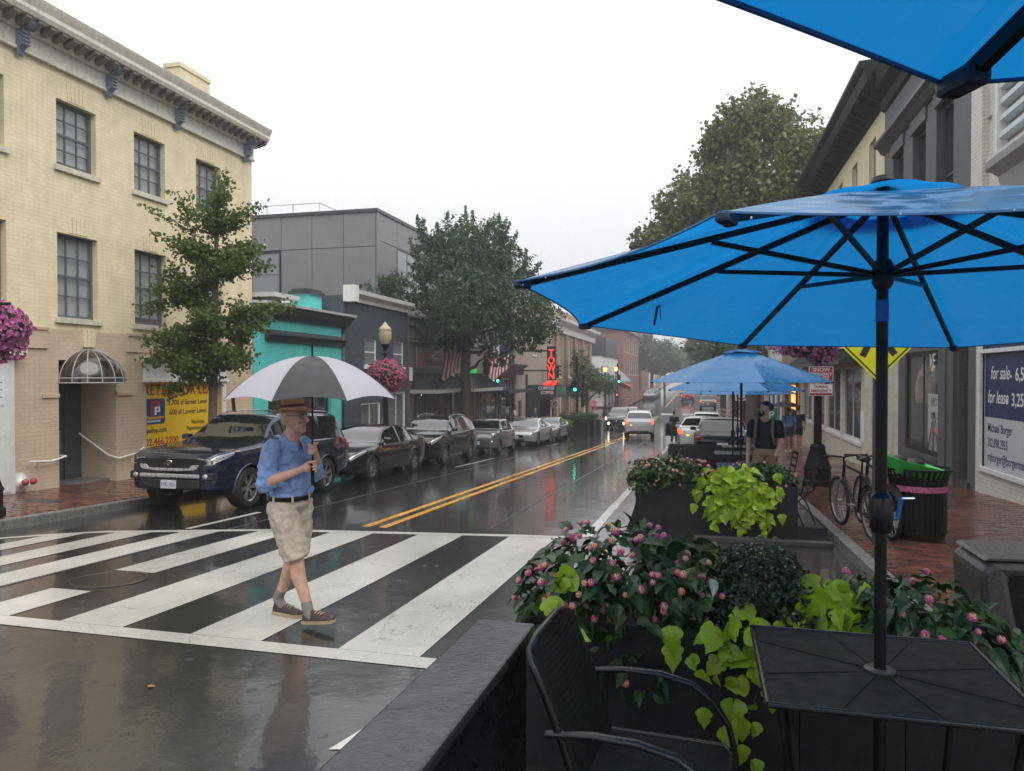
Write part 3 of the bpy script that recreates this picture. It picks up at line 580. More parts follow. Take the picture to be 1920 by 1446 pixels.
sb = pbox('sign_board', 'shop_panel', gs, FX+.02, FX+.07, 29.0, 32.8, .30, 1.22, bevel=.02)
rr = random.Random(5)
for k in range(16):
    w = .11; yy = 30.1+k*.15; pbox('sign_mark', 'sign_red' if k < 5 else 'sign_black', sb, FX+.072, FX+.08, yy, yy+w, .82, .82+rr.choice((.16,.2,.24)))
for k in range(18):
    yy = 30.0+k*.145; pbox('sign_mark', 'sign_black', sb, FX+.072, FX+.08, yy, yy+.11, .46, .46+rr.choice((.2,.26,.28)))
for k in range(4): pbox('sign_mark', 'sign_red', sb, FX+.072, FX+.08, 29.15+k*.2, 29.21+k*.2, .42, 1.0-.12*k)
seam_awning(gs, 28.4, 33.3, .12, -.56, 1.15)
for yy in (28.32,): pbox('white_bracket', 'white_metal', gs, FX+.02, FX+.12, yy, yy+.1, -.2, .35)
for yy, z in ((29.05,-1.45),(31.2,-1.35)):   # golden figures behind the glass
    mb = MB(); mb.ell((FX-.5,yy,z),(.22,.26,.2)); mb.ell((FX-.45,yy+.05,z+.33),(.16,.17,.17)); mb.ell((FX-.5,yy-.1,z-.3),(.2,.22,.2)); mb.ell((FX-.48,yy+.25,z-.1),(.12,.14,.12)); mb.build('golden_balloon', MATS['amber_in'], gs, 60)
for k in range(5): MB().ell((FX-.45,30.75+k*.5,-.85),(.05,.06,.04),8,6).build('ceiling_lamp', MATS['shop_lamp'], gs)
for k in range(5): MB().ell((FX-.45,34.2+k*.9,-.9),(.05,.06,.04),8,6).build('ceiling_lamp', MATS['shop_lamp'], gs)
pbox('display_back', 'goods', gs, FX-1.2, FX-1.1, 30.6, 32.9, -2.8, -.7)
gt = wthing('green_sign_shop', 'plain grey shop with green wall lettering and black awning behind tree trunk', 'shop', (FX, 36, -3.2))
y0, y1 = 33.38, 39.06; G = [(34.0,36.2,-3.2,-.75),(36.5,38.5,-3.2,-.75)]
mb = MB(); wall(mb, FX, 1, y0, y1, -5, 2.5, G, .15); block(mb, -16, FX, y0, y1, -5, 2.5, '+x'); mb.build('wall', MATS['shop_panel'], gt, fix=False)
for h in G: window(gt, FX, 1, *h, cols=2, rows=1, fm='mirror_post', gm='glass_clear', sill=None, d=.03, blind=None, mid=False)
for z in (2.42, 1.5, 1.3): pbox('moulding', 'shop_grey', gt, FX-.02, FX+.1, y0+.05, y1-.05, z, z+.07)
pbox('pier', 'shop_panel', gt, FX, FX+.12, y0, y0+.3, -5, 2.4); pbox('white_bracket', 'white_metal', gt, FX+.02, FX+.14, y0+.1, y0+.2, -.2, .35)
pm('green_glow', (.02,.4,.06), .5, emit=(.03,.6,.08), estr=.5)
for k in range(9):
    mb = MB(); yy = 35.2+k*.28; mb.tube([(FX+.06,yy+.1*math.cos(q*.7+k),.3+.16*math.sin(q*1.1+k*1.7)) for q in range(6)], .03, 5); mb.build('green_letter', MATS['green_glow'], gt)
seam_awning(gt, 33.7, 39.0, .12, -.6, 1.1)
mb = MB(); mb.box(FX-1.4,FX-1.3,33.6,38.8,-3.6,-.7); mb.build('display_back', MATS['dark_in'], gt)
for yy, r0 in ((36.9,.3),(37.6,.25)): MB().ell((FX-.6,yy,-2.3),(.2,r0,.4)).build('display_goods', MATS['goods'], gt, 60)

mbk = wthing('metal_clad_block', 'grey metal panelled upper block set back above the shops', 'building', (-13, 34, -2))
y0, y1, xf = 28.32, 46.0, -13.0; ZT = 6.85
mb = MB(); mb.box(-24, xf-.06, y0+.06, y1, -4, ZT-.05); mb.build('core', MATS['panel_gap'], mbk)
cols = [-18.9+i*1.47 for i in range(5)]           # side wall panels (facing the camera)
rows_ = [(2.0,3.35),(3.38,5.36),(5.39,6.78)]
for i in range(-1, 4):
    xa = -13.06-1.46*(4-i); xb = xa+1.44
    for a, b in rows_:
        if i <= 0 and a > 3 and a < 5: continue
        pbox('panel', 'panel_grey', mbk, xa, xb, y0+.02, y0+.06, a, b)
for a, b in ((-20.4,-18.98),(-18.9,-17.5)): window(mbk, y0+.02, -1, a, b, 3.4, 5.3, cols=1, rows=2, fm='slate', gm='glass_sky', sill=None, d=-.02, blind=None, mid=False, axis=1)
pbox('corner_panel', 'panel_grey', mbk, -13.05, -12.98, y0+.02, y0+.3, 2.0, 6.78)
yy = y0+.33
FW = (30.42, 33.8, 3.75, 5.6)
for k in range(10):
    a = yy+k*1.75; b = a+1.73
    for c, e in ((2.45,3.7),(3.73,5.62),(5.65,6.78)):
        if 3 < c < 5 and a < FW[1] and b > FW[0]: continue
        pbox('panel', 'panel_grey', mbk, xf-.05, xf-.005, a, b, c, e)
window(mbk, xf-.0, 1, 30.40, 33.87, 3.73, 5.62, cols=3, rows=2, fm='slate', gm='glass_sky', sill=None, d=-.01, blind=None, mid=False)
mb = MB(); mb.box(-24.1, xf+.05, y0-.05, y1, ZT-.06, ZT+.08); mb.build('coping', MATS['slate'], mbk)
mb = MB()
for z in (7.9, 8.5): mb.bar((-24,33,z),(-18.2,33,z),.05,.05); mb.bar((-18.2,33,z),(-18.2,40,z),.05,.05)
for k in range(5): mb.bar((-24+k*1.45,33,6.9),(-24+k*1.45,33,8.5),.05,.05)
mb.box(-24,-19.5,34,38,6.9,8.2); mb.build('roof_screen', MATS['white_paint'], mbk)
# pale brick block glimpsed behind the tree crown
pb_ = wthing('pale_block', 'pale grey upper storey with dark cornice behind the tall tree', 'building', (-13, 50, 0))
mb = MB(); mb.box(-22, -12.6, 46.05, 58, -4, 7.2); mb.build('wall', MATS['beige_side'], pb_); mb = MB(); mb.prism([(-12.6,7.0),(-12.3,7.1),(-12.0,7.6),(-12.6,7.7)],1,46,58); mb.build('cornice', MATS['white_paint'], pb_)

# ------------------------------------------------------------------ dark shopfront with blue canopy
ds = wthing('slate_shopfront', 'slate blue shopfront with navy cornice, thin canopy and white door posts', 'shop', (FX, 42.5, -3.4))
y0, y1 = 39.1, 46.0; G = [(39.6,42.3,-3.8,-.1),(42.8,45.6,-3.8,-.1)]; U = [(40.1,41.6,1.05,2.6)]
mb = MB(); wall(mb, FX, 1, y0, y1, -5, 3.4, G+U, .25); block(mb, -12.55, FX, y0, y1, -5, 3.4, '+x'); mb.build('wall', MATS['slate'], ds, fix=False)
window(ds, FX, 1, *U[0], cols=1, rows=2, fm='white_paint', gm='glass_dark', sill='white_paint', blind=None)
for h in G: window(ds, FX, 1, *h, cols=2, rows=2, fm='white_paint', gm='glass_dark', sill=None, blind=None, mid=False, fw=.12)
mb = MB(); mb.prism([(FX,.05),(FX+.5,.05),(FX+.55,.5),(FX+.8,.6),(FX+.8,.72),(FX,.75)],1,y0,y1+.4); mb.build('cornice', MATS['navy_trim'], ds)
mb = MB(); mb.box(FX, FX+1.3, y0+.6, y1+.2, -.98, -.82); mb.build('canopy', MATS['navy_trim'], ds)
for yy in (45.9,): pbox('post', 'navy_trim', ds, FX+.75, FX+.87, yy, yy+.12, -4, .1)
pm('green_lamp', (.02,.5,.3), .4, emit=(.05,1,.55), estr=3)
for yy in (39.9, 40.9): MB().ell((FX+.3,yy,-.28),(.07,.09,.09)).build('green_lamp', MATS['green_lamp'], ds, 60)
# ------------------------------------------------------------------ beige coffee house with vertical red sign
bh = wthing('coffee_house', 'beige boarded building with dark coffee entrance', 'building', (FX, 52, -3.7))
y0, y1 = 46.05, 58.2; G = [(47.0,48.0,-3.9,-1.6),(50.0,52.6,-4.6,-1.1),(54,56.6,-4.4,-1.4)]; U = [(51.2,52.4,1.5,3.7)]
mb = MB(); wall(mb, FX, 1, y0, y1, -5.5, 5.2, G+U, .2); block(mb, -12.5, FX, y0, y1, -5.5, 5.2, '+x')
mb.build('wall', MATS['beige_side'], bh, fix=False)
for k in range(40): pbox('board_batten', 'beige_side', bh, FX, FX+.03, y0+.15+k*.3, y0+.19+k*.3, -1.0, 5.1)
for h in G: window(bh, FX, 1, *h, cols=2, rows=1, fm='slate', gm='glass_dark', sill=None, blind=None, mid=False)
window(bh, FX, 1, *U[0], cols=2, rows=3, fm='white_paint', gm='glass_sky', sill='white_paint')
sgn = pbox('entrance_portal', 'slate', bh, FX, -9.55, 49.4, 53.2, -1.5, -.62)
text('lettering', 'COMPASS', .30, MATS['sign_white'], sgn, (-10.78, 49.38, -.93), ROT_SOUTH, 'LEFT', .02, .84, 0, .010); text('lettering', 'COFFEE', .30, MATS['sign_white'], sgn, (-10.6, 49.38, -1.23), ROT_SOUTH, 'LEFT', .02, .84, 0, .010)
for yy in (49.4, 53.1): pbox('portal_side', 'slate', bh, FX, FX+.9, yy, yy+.1, -4.6, -1.51)
ts = wthing('blade_sign', 'vertical dark blade sign with glowing red letters and curved red base', 'sign', (-9.55, 47.9, .5))
pm('neon_red', (.5,.03,.02), .4, emit=(1,.06,.03), estr=1.0); BX = -9.52
mb = MB(); mb.box(BX-.29, BX+.29, 47.6, 47.85, -.27, 1.95); mb.build('blade', MATS['sign_black'], ts); pbox('blade_arm','sign_black',ts,FX,BX-.29,47.68,47.76,.3,.4); pbox('blade_arm','sign_black',ts,FX,BX-.29,47.68,47.76,1.6,1.7)
mb = MB(); mb.prism([(BX-.55,-.62),(BX+.18,-.62),(BX+.30,-.52),(BX+.33,-.30),(BX+.26,-.30),(BX+.18,-.49),(BX-.55,-.50)],1,47.62,47.82); mb.prism([(BX-.5,-.46),(BX+.1,-.46),(BX+.2,-.30),(BX-.36,-.38)],1,47.62,47.82); mb.build('red_base', MATS['neon_red'], ts)
for k_, ch in enumerate('NWOT'): text('letter', ch, .64, MATS['neon_red'], ts, (BX, 47.585, -.20+.50*k_), ROT_SOUTH, 'CENTER', .02, .95 if ch != 'W' else .78, 0, .014)
# ------------------------------------------------------------------ buff brick bank with white cornice
bb_ = wthing('buff_brick_building', 'buff brick building with white cornice and tall narrow windows', 'building', (FX, 69, -4))
y0, y1 = 58.3, 80.6; U = [(61+k*4.6,62.4+k*4.6,-.1,3.2) for k in range(4)]; G = [(60.9+k*4.6,62.6+k*4.6,-3.6,-1.0) for k in range(4)]
mb = MB(); wall(mb, FX, 1, y0, y1, -6, 4.1, U+G, .2); block(mb, -30, FX, y0, y1, -6, 4.1, '+x'); mb.build('wall', MATS['brick_buff'], bb_, fix=False)
for h in U+G: window(bb_, FX, 1, *h, cols=1, rows=2, fm='white_paint', gm='glass_sky', sill='white_paint', fw=.14)
for k in range(5): pbox('pilaster', 'brick_buff', bb_, FX, FX+.2, 59+k*4.6+.2, 60+k*4.6+.2, -5, 3.8)
mb = MB(); mb.prism([(FX,3.6),(FX+.25,3.6),(FX+.3,4.1),(FX+.8,4.5),(FX+.85,4.75),(FX,4.8)],1,y0-.2,y1+.8); mb.box(-30, FX, y1, y1+.8, 3.8, 4.75); mb.build('cornice', MATS['white_paint'], bb_)
mb = MB(); mb.box(-14,-12.5,60,78,4.7,6.0); mb.build('parapet', MATS['brick_buff'], bb_)
# ------------------------------------------------------------------ across the side street
cs = wthing('corner_shop', 'low white corner shop with sloping grey awning across the side street', 'shop', (-13, 96, -4))
mb = MB(); wall(mb, 94.0, -1, -21, -12.2, -6, 2.6, [(-17.2,-13.8,-4.2,-.6)], .2, axis=1); wall(mb, -12.2, 1, 94.0, 112, -6, 2.6, [(96+k*4,98.6+k*4,-4,-.8) for k in range(4)], .2); mb.build('wall', MATS['white_paint'], cs, fix=False)
window(cs, 94.0, -1, -17.2,-13.8,-4.2,-.6, cols=3, rows=1, fm='slate', gm='glass_dark', sill=None, blind=None, mid=False, axis=1)
for k in range(4): window(cs, -12.2, 1, 96+k*4,98.6+k*4,-4,-.8, cols=1, rows=1, fm='slate', gm='glass_dark', sill=None, blind=None, mid=False)
mb = MB(); mb.prism([(94.3,1.3),(92.4,-.7),(92.4,-.9),(94.3,-.9)],0,-20,-11.5); mb.prism([(-12.3,1.3),(-10.2,-.7),(-10.2,-.9),(-12.3,-.9)],1,93.6,112); mb.build('awning', MATS['panel_grey'], cs)
mb = MB(); mb.prism([(-12.3,-.7),(-10.3,-1.6),(-10.3,-2.1),(-12.3,-1.5)],1,112,116); mb.build('red_awning', MATS['sign_red'], cs)
pbox('slate_storey', 'slate', cs, -21, -12.4, 99, 112, 2.6, 5.2); pbox('roof_box', 'mirror_post', cs, -21, -15.5, 95.5, 99, 2.7, 7.0); pbox('roof_edge', 'slate', cs, -21.2, -12, 93.9, 112, 2.6, 2.8)
rb = wthing('red_brick_building', 'tall red brick building with long windowed front beyond the side street', 'building', (-13, 128, -4))
mb = MB(); wall(mb, -12.0, 1, 118, 150, -6, 7.3, [(120+k*4,122+k*4,z,z+2.3) for k in range(7) for z in (.2,3.9)], .3); block(mb,-34,-12.0,118,150,-6,7.3,'+x'); mb.build('wall', MATS['brick_red'], rb, fix=False)
for k in range(7):
    for z in (.2, 3.9): window(rb, -12.0, 1, 120+k*4,122+k*4,z,z+2.3, cols=1, rows=2, fm='white_paint', gm='glass_dark', sill='white_paint', blind=None)
mb = MB(); mb.box(-34.2,-11.5,117.6,150.3,7.3,7.9); mb.build('cornice', MATS['slate'], rb)
for k in range(3): pbox('bricked_window', 'brick_buff', rb, -30+k*5.2,-26.5+k*5.2,117.96,118.02,3.2,5.0)
for i, (yy, L, zt, mt_) in enumerate(((151,26,9,'brick_red'),(178,24,7.5,'white_paint'),(203,30,9,'brick_buff'))):
    f = wthing('far_row_house', ['red brick row house beyond the tall red building','white row house far down the left side','buff row house farthest down the left side'][i], 'building', (-13, yy, -4))
    mb = MB(); wall(mb, -12.0, 1, yy, yy+L, -6, zt, [(yy+2+k*4,yy+4+k*4,z,z+2.4) for k in range(5) for z in (-2.6,2.4)], .3); block(mb,-30,-12.0,yy,yy+L,-6,zt,'+x'); mb.build('wall', MATS[mt_], f, fix=False)
    for k in range(5):
        for z in (-2.6,2.4): window(f, -12.0, 1, yy+2+k*4,yy+4+k*4,z,z+2.4, cols=1, rows=2, fm='white_paint', gm='glass_dark', sill=None, blind=None)
# ================================================================== right side of the street (walls face -X)
RX = 5.4
wb = wthing('white_brick_building', 'white painted brick building with navy sale banner and ribbed panel', 'building', (RX, 12, -2.2))
BAN = (9.2, 16.52, -1.78, .62)
mb = MB(); wall(mb, RX, -1, 2, 16.9, -4, 8.6, [BAN], .06); block(mb, RX, 16, 2, 16.9, -4, 8.6, '-x'); mb.build('wall', MATS['brick_white'], wb, fix=False)
bn = MB().box(RX+.045, RX+.06, BAN[0], BAN[1], BAN[2], BAN[3]).build('sale_banner', MATS['sign_white'], wb)
pm('banner_navy', (.014,.03,.105), .4, var=.08); pm('banner_grey', (.50,.50,.52), .5, var=.05)
pbox('banner_upper', 'banner_navy', bn, RX+.038, RX+.045, BAN[0], BAN[1]-.02, -.80, BAN[3]); pbox('banner_lower', 'banner_grey', bn, RX+.038, RX+.045, BAN[0], BAN[1]-.02, BAN[2]+.02, -.803)
mb = MB(); a, b, c, e = BAN
mb.box(RX-.06, RX+.04, b, b+.11, c-.1, e+.3); mb.box(RX-.06, RX+.04, a, b, c-.1, c); mb.box(RX-.05, RX+.037, a, b, .44, .52); mb.build('banner_frame', MATS['white_paint'], wb, bevel=.008)
def TW(body, y, z, size, mat, sx=1, shear=0, bold=.003): return text('lettering', body, size, MATS[mat], bn, (RX+.037, y, z), ROT_WEST, 'LEFT', .001, sx, shear, bold)
TW('for sale', 16.22, -.06, .36, 'sign_white', .85, .25, .001); TW('-', 15.30, -.08, .33, 'sign_white', .95); TW('6,500 SF', 15.06, -.08, .33, 'sign_white', .95); TW('for lease', 16.36, -.52, .36, 'sign_white', .8, .25, .001); TW('-', 15.45, -.54, .33, 'sign_white', .95); TW('3,250-6,500 SF', 15.22, -.54, .33, 'sign_white', .95)
TW('Michael Borger', 16.35, -1.08, .24, 'banner_navy', .8); TW('202.898.2935', 16.35, -1.37, .24, 'banner_navy', .75); TW('mjborger@borgermanagement.com', 16.35, -1.65, .24, 'banner_navy', .8)
pm('ribbed_pale', (.60,.66,.66), .4, var=.08)
rp = MB(); k = 0; pts = []
z = 4.0
while z < 8.4:
    rp.prism([(RX-.10,z),(RX-.16,z+.03),(RX-.16,z+.12),(RX-.10,z+.15),(RX-.02,z+.15),(RX-.02,z)],1,4,15.3); z += .3
rp.build('ribbed_panel', MATS['ribbed_pale'], wb); pbox('panel_edge', 'white_paint', wb, RX-.2, RX, 15.3, 15.42, 3.97, 8.5)
mb = MB(); mb.prism([(RX,2.9),(RX-.2,3.15),(RX-.28,3.55),(RX-.48,3.68),(RX-.50,3.80),(RX-.44,3.9),(RX,3.96)],1,4,15.0); mb.build('box_cornice', MATS['mirror_post'], wb)
for yy, zz in ((16.2,6.6),(16.2,5.0),(16.3,4.0)): MB().ell((RX-.02,yy,zz),(.05,.05,.05),8,6).build('wall_anchor', MATS['mirror_post'], wb)
pbox('pilaster', 'brick_white', wb, RX-.12, RX, 16.3, 16.9, 2.2, 8.6)

gb = wthing('charcoal_building', 'charcoal painted brick building with tall windows and shop display', 'building', (RX, 21, -2.6))
y0, y1 = 16.92, 24.8; U = [(18.4,19.65,3.0,6.35),(20.5,21.7,3.0,6.35),(22.6,23.75,3.0,6.35)]; G = [(17.35,17.95,-3.2,.9),(19.3,22.3,-1.95,.62)]
mb = MB(); wall(mb, RX, -1, y0, y1, -4, 8.5, U+G, .24); block(mb, RX, 16, y0, y1, -4, 8.5, '-x'); mb.build('wall', MATS['brick_grey'], gb, fix=False)
for h in U: window(gb, RX, -1, *h, cols=1, rows=2, fm='slate', gm='glass_dark', sill='slate', blind=None, d=.16, fw=.1)
for h in U:
    mb = MB(); c = (h[0]+h[1])/2; mb.prism([(h[0]-.06,h[3]-.5),(h[1]+.06,h[3]-.5),(h[1]+.06,h[3]+.25),(c,h[3]+.42),(h[0]-.06,h[3]+.25)],0,RX-.05,RX+.02) if False else mb.box(RX-.05,RX+.01,h[0]-.1,h[1]+.1,h[3]+.02,h[3]+.36); mb.build('lintel', MATS['brick_grey'], gb)
window(gb, RX, -1, *G[1], cols=2, rows=1, fm='black_metal', gm='glass_clear', sill='slate', blind=None, d=.05, mid=False, fw=.12)
pbox('door', 'black_metal', gb, RX+.3, RX+.36, 17.3, 18.0, -3.2, .95); pbox('step', 'stone_grey', gb, RX-.05, RX+.3, 17.2, 18.1, -2.9, walk_z(17.5)+.14)
mb = MB(); mb.box(RX-.08, RX, 18.05, 18.25, -4, 2.2); mb.box(RX-.08, RX, 18.6, 19.1, -4, 2.2); mb.box(RX-.05, RX, 18.25, 18.6, -4, 2.2); mb.build('pilaster', MATS['brick_grey'], gb)
mb = MB(); mb.prism([(RX,6.7),(RX-.12,6.75),(RX-.2,6.9),(RX-.32,6.95),(RX-.32,7.05),(RX,7.1)],1,y0,y1); mb.build('string_course', MATS['slate'], gb)
for k in range(2):
    mb = MB(); y = 17.45+k*.1
# display: poster on easel seen through the glass, clothes on a rail
po = pbox('poster', 'sign_white', gb, RX+.20, RX+.23, 19.6, 20.9, -1.9, -.45)
text('lettering', 'ON', .3, MATS['sign_black'], po, (RX+.198,20.15,-.75), ROT_WEST, 'LEFT', .002, -1); text('lettering', '50%  70%', .24, MATS['sign_black'], po, (RX+.198,19.75,-1.08), ROT_WEST, 'LEFT', .002, -1); text('lettering', '27T 72562', .18, MATS['sign_black'], po, (RX+.198,19.85,-1.45), ROT_WEST, 'LEFT', .002, -.9)
mb = MB(); mb.tube([(RX+.15,19.85,-1.93),(RX+.17,20.3,-.9)],.02,5); mb.tube([(RX+.15,20.75,-1.93),(RX+.17,20.3,-.9)],.02,5); mb.tube([(RX+.15,20.3,-1.93),(RX+.17,20.3,-.9)],.02,5); mb.build('poster_easel', MATS['black_metal'], gb)
text('shop_lettering', 'OCCO VENTURI', .22, MATS['sign_black'], gb, (RX-.02-.03+.07, 22.2, -1.83), ROT_WEST, 'LEFT', .002, 1.05)
mb = MB()
for yy, w in ((21.0,.16),(21.3,.12),(21.75,.3)):
    mb.lathe([(.02,.5),(.1,.42),(w*.7,.2),(w,-.2),(w*.9,-.6)],10,(RX+.4,yy,-.1))
mb.build('hanging_clothes', MATS['goods'], gb, 50)
pbox('display_back', 'shop_panel', gb, RX+1.2, RX+1.25, 18.5, 23, -3, .8); pbox('display_floor', 'goods', gb, RX+.25, RX+1.2, 19, 22.6, -2.1, -1.96)
text('shop_lettering', 'VE', .5, MATS['sign_white'], gb, (RX+.05, 20.3, .2), ROT_WEST, 'LEFT', .002, .9, .2)

ib = wthing('ivory_building', 'ivory brick building with deep black bracketed cornice', 'building', (RX, 31, -3))
y0, y1 = 24.82, 38.0; U = [(26.0+k*2.9,27.0+k*2.9,4.4,7.7) for k in range(4)]
mb = MB(); wall(mb, RX, -1, y0, y1, .9, 8.4, U, .24); block(mb, RX, 18, y0, y1, -5, 8.4, '-x'); mb.build('wall', MATS['brick_cream'], ib, fix=False)
for h in U: window(ib, RX, -1, *h, cols=1, rows=2, fm='white_paint', gm='glass_dark', sill='cream_trim', blind=None, d=.12)
pm('cornice_black', (.010,.010,.012), .6, var=.4, scale=9, spec=.2, bump=.5, bscale=14)
mb = MB(); mb.prism([(RX,8.25),(RX-.14,8.3),(RX-.22,8.5),(RX-.72,8.66),(RX-.8,8.98),(RX-.95,9.12),(RX-.95,9.25),(RX,9.3)],1,23.7,38.2); mb.build('cornice', MATS['cornice_black'], ib)
mb = MB(); mb.prism([(RX,8.0),(RX-.10,8.05),(RX-.16,8.3),(RX-.45,8.45),(RX-.55,8.75),(RX-.6,8.85),(RX,8.9)],1,16.92,24.78); mb.build('cornice', MATS['cornice_black'], gb)
me = MB().prism([(0,0),(-.5,0),(-.5,-.07),(-.34,-.14),(-.16,-.26),(0,-.34)],1,-.08,.08).mesh('cornice_bracket', MATS['cornice_black'])
for k in range(24): o = link('cornice_bracket', me, ib); o.location = (RX-.17, 24.0+k*.6, 8.62)
# shopfront below, standing forward
SX = 4.62
mb = MB(); G = [(24.0+k*3.4,26.9+k*3.4,-2.0,.3) for k in range(4)]
wall(mb, SX, -1, 23.4, 38.0, -5, .9, G, .12); mb.quad((SX,23.4,-5),(RX,23.0,-5),(RX,23.0,.9),(SX,23.4,.9)); mb.quad((SX,23.4,.9),(SX,38,.9),(RX,38,.9),(RX,23.4,.9)); mb.build('shopfront', MATS['cream_trim'], ib, fix=False)
for h in G: window(ib, SX, -1, *h, cols=2, rows=1, fm='white_paint', gm='glass_clear', sill='white_paint', blind=None, d=.03, mid=False, fw=.07)
mb = MB(); mb.prism([(SX,.9),(SX-.7,.45),(SX-.7,.35),(SX,.5)],1,23.6,37.5)
for k in range(54): mb.bar((SX,23.7+k*.26,.93),(SX-.7,23.7+k*.26,.48),.03,.03)
mb.build('pent_roof', MATS['slate'], ib)
pbox('shop_interior', 'shop_panel', ib, SX+.6, SX+.65, 23.6, 38, -4, .8)
mb = MB()
for k in range(9): mb.ell((SX+.4,24.4+k*1.5,-1.2+.2*(k%3)),(.15,.3,.55+.1*(k%2)))
mb.build('display_goods', MATS['goods'], ib, 50)
pf = pbox('framed_picture', 'sign_white', ib, SX-.02, SX-.005, 23.5, 23.95, -1.95, -1.05); 
for i, (yy, L, zt, mt_, X_, lb) in enumerate(((38.2,12,6.5,'brick_buff',5.0,'tan shop building with awning past the ivory building'),(50.4,14,5.5,'white_paint',5.0,'white shopfront building farther along the right pavement'),(64.6,24,7,'brick_red',5.2,'red brick row along the right pavement near the crossing'),(92,60,8,'brick_buff',5.2,'long buff row beyond the crossing on the right'))):
    f = wthing('right_row_building', lb, 'building', (X_, yy, -3.5)); n = int(L/3.6)
    H = [(yy+.8+k*3.6,yy+3.2+k*3.6,-3.2,-.6) for k in range(n)] + [(yy+1.2+k*3.6,yy+2.6+k*3.6,1.3,3.6) for k in range(n)]
    mb = MB(); wall(mb, X_, -1, yy, yy+L, -6, zt, H, .2); block(mb, X_, 18, yy, yy+L, -6, zt, '-x'); mb.build('wall', MATS[mt_], f, fix=False)
    for h in H: window(f, X_, -1, *h, cols=1, rows=1 if h[2] < 0 else 2, fm='slate' if h[2] < 0 else 'white_paint', gm='glass_dark', sill=None, blind=None, mid=False)
    pbox('fascia', 'slate', f, X_-.25, X_, yy+.2, yy+L-.2, -.3, .35)
pm('warm_lit', (.6,.35,.12), .6, emit=(1,.45,.12), estr=1.2)
wl = thing('lit_shop_window', 'warm glowing shop window above the pedestrians on right pavement', 'window', (4.9,43,-1.2)); MB().box(-.02,.02,-1.2,1.2,-.6,.7).build('glow_pane', MATS['warm_lit'], wl); 
mb = MB(); mb.box(-.05,.05,-1.3,-1.2,-.7,.8); mb.box(-.05,.05,1.2,1.3,-.7,.8); mb.box(-.05,.05,-1.2,1.2,.7,.8); mb.box(-.05,.05,-1.2,1.2,-.7,-.6); mb.build('frame', MATS['slate'], wl)

# ================================================================== lamps, signals, signs
pm('globe_glass', (.42,.36,.22), .25, var=.08); pm('globe_lit', (.8,.55,.2), .3, emit=(1,.55,.12), estr=2.5)
def lamp_proto(name, lit=False, H=4.25):
    r = thing(name, '', 'street lamp'); mb = MB()
    mb.lathe([(.30,0),(.30,.10),(.27,.13),(.27,.34),(.29,.37),(.26,.42),(.20,.62),(.15,.78),(.16,.82),(.125,.88)], 8); mb.build('base', MATS['black_metal'], r, 30)
    mb = MB(); n = 16; rings = []
    for z, rr in ((.88,.085),(2.0,.078),(H-1.05,.058)): rings.append([((rr*(1 if k%2 else .88))*math.cos(2*PI*k/n), (rr*(1 if k%2 else .88))*math.sin(2*PI*k/n), z) for k in range(n)])
    mb.loft(rings); mb.lathe([(.07,H-1.05),(.10,H-1.02),(.10,H-.98),(.06,H-.94),(.07,H-.84),(.12,H-.78),(.14,H-.72),(.13,H-.70)], 14); mb.build('shaft', MATS['black_metal'], r, 40)
    mb = MB(); mb.lathe([(.12,H-.70),(.175,H-.60),(.20,H-.48),(.205,H-.38),(.19,H-.28)], 18); mb.build('globe', MATS['globe_lit' if lit else 'globe_glass'], r, 60)
    mb = MB(); mb.lathe([(.20,H-.28),(.21,H-.25),(.15,H-.17),(.09,H-.13),(.07,H-.07),(.03,H-.04),(.012,H)], 18); mb.build('globe_cap', MATS['globe_glass'], r, 60)
    mb = MB(); mb.tube([(-.55,0,H-1.35),(.55,0,H-1.35)], .02, 6); mb.tube([(-.4,0,H-1.35),(0,0,H-1.75)], .012, 5); mb.tube([(.4,0,H-1.35),(0,0,H-1.75)], .012, 5); mb.build('basket_arm', MATS['black_metal'], r, 50)
    return r
L1 = lamp_proto('street_lamp'); L1.location = (-9.52, 7.95, walk_z(7.95)+.0); L1['label'] = 'black street lamp cut by the left edge of the view'; L1['group'] = 'globe street lamps'
dup(L1, (-9.6, 21.5, walk_z(21.5)), .1, 'black street lamp with cream globe before the navy shop')
dup(L1, (2.42, 17.0, walk_z(17)), 0, 'stout black street lamp post carrying the red emergency sign')
LL = lamp_proto('street_lamp', True, 5.2); LL.location = (-9.5, 75.5, walk_z(75.5)); LL['label'] = 'nearer of two lit amber street lamps at the crossing'; LL['group'] = 'lit street lamps'
dup(LL, (-9.6, 86, walk_z(87)), 0, 'farther of two lit amber street lamps at the crossing')
dup(L1, (2.42, 45, walk_z(45)), 0, 'black street lamp far along the right pavement')

def signal_head(parent, loc, rz, on=2):
    mb = MB(); mb.box(-.17,.17,-.1,.1,-.5,.5); h = mb.build('signal_head', MATS['black_metal'], parent, bevel=.03); h.location = loc; h.rotation_euler = (0,0,rz)
    for k in range(3):
        z = .31-.31*k
        m = 'signal_green' if k == on else 'lens_off'
        MB().ell((0,-.1,z),(.11,.03,.11),12,6).build('lens', MATS[m], h, 60)
        v = MB(); n = 12; v.loft([[(.125*math.cos(PI*j/n), y, z+.125*math.sin(PI*j/n)) for j in range(n+1)] for y in (-.1,-.3)], False, False); v.build('visor', MATS['black_metal'], h, 60, fix=False)
    return h
pm('signal_green', (.02,.5,.35), .3, emit=(.03,1,.62), estr=7); pm('lens_off', (.03,.02,.02), .2); pm('signal_red', (.5,.05,.03), .3, emit=(1,.12,.05), estr=3)
tl = wthing('traffic_signal', 'black traffic signal pole with green light near the planters', 'traffic light', (-9.2,56,walk_z(56)))
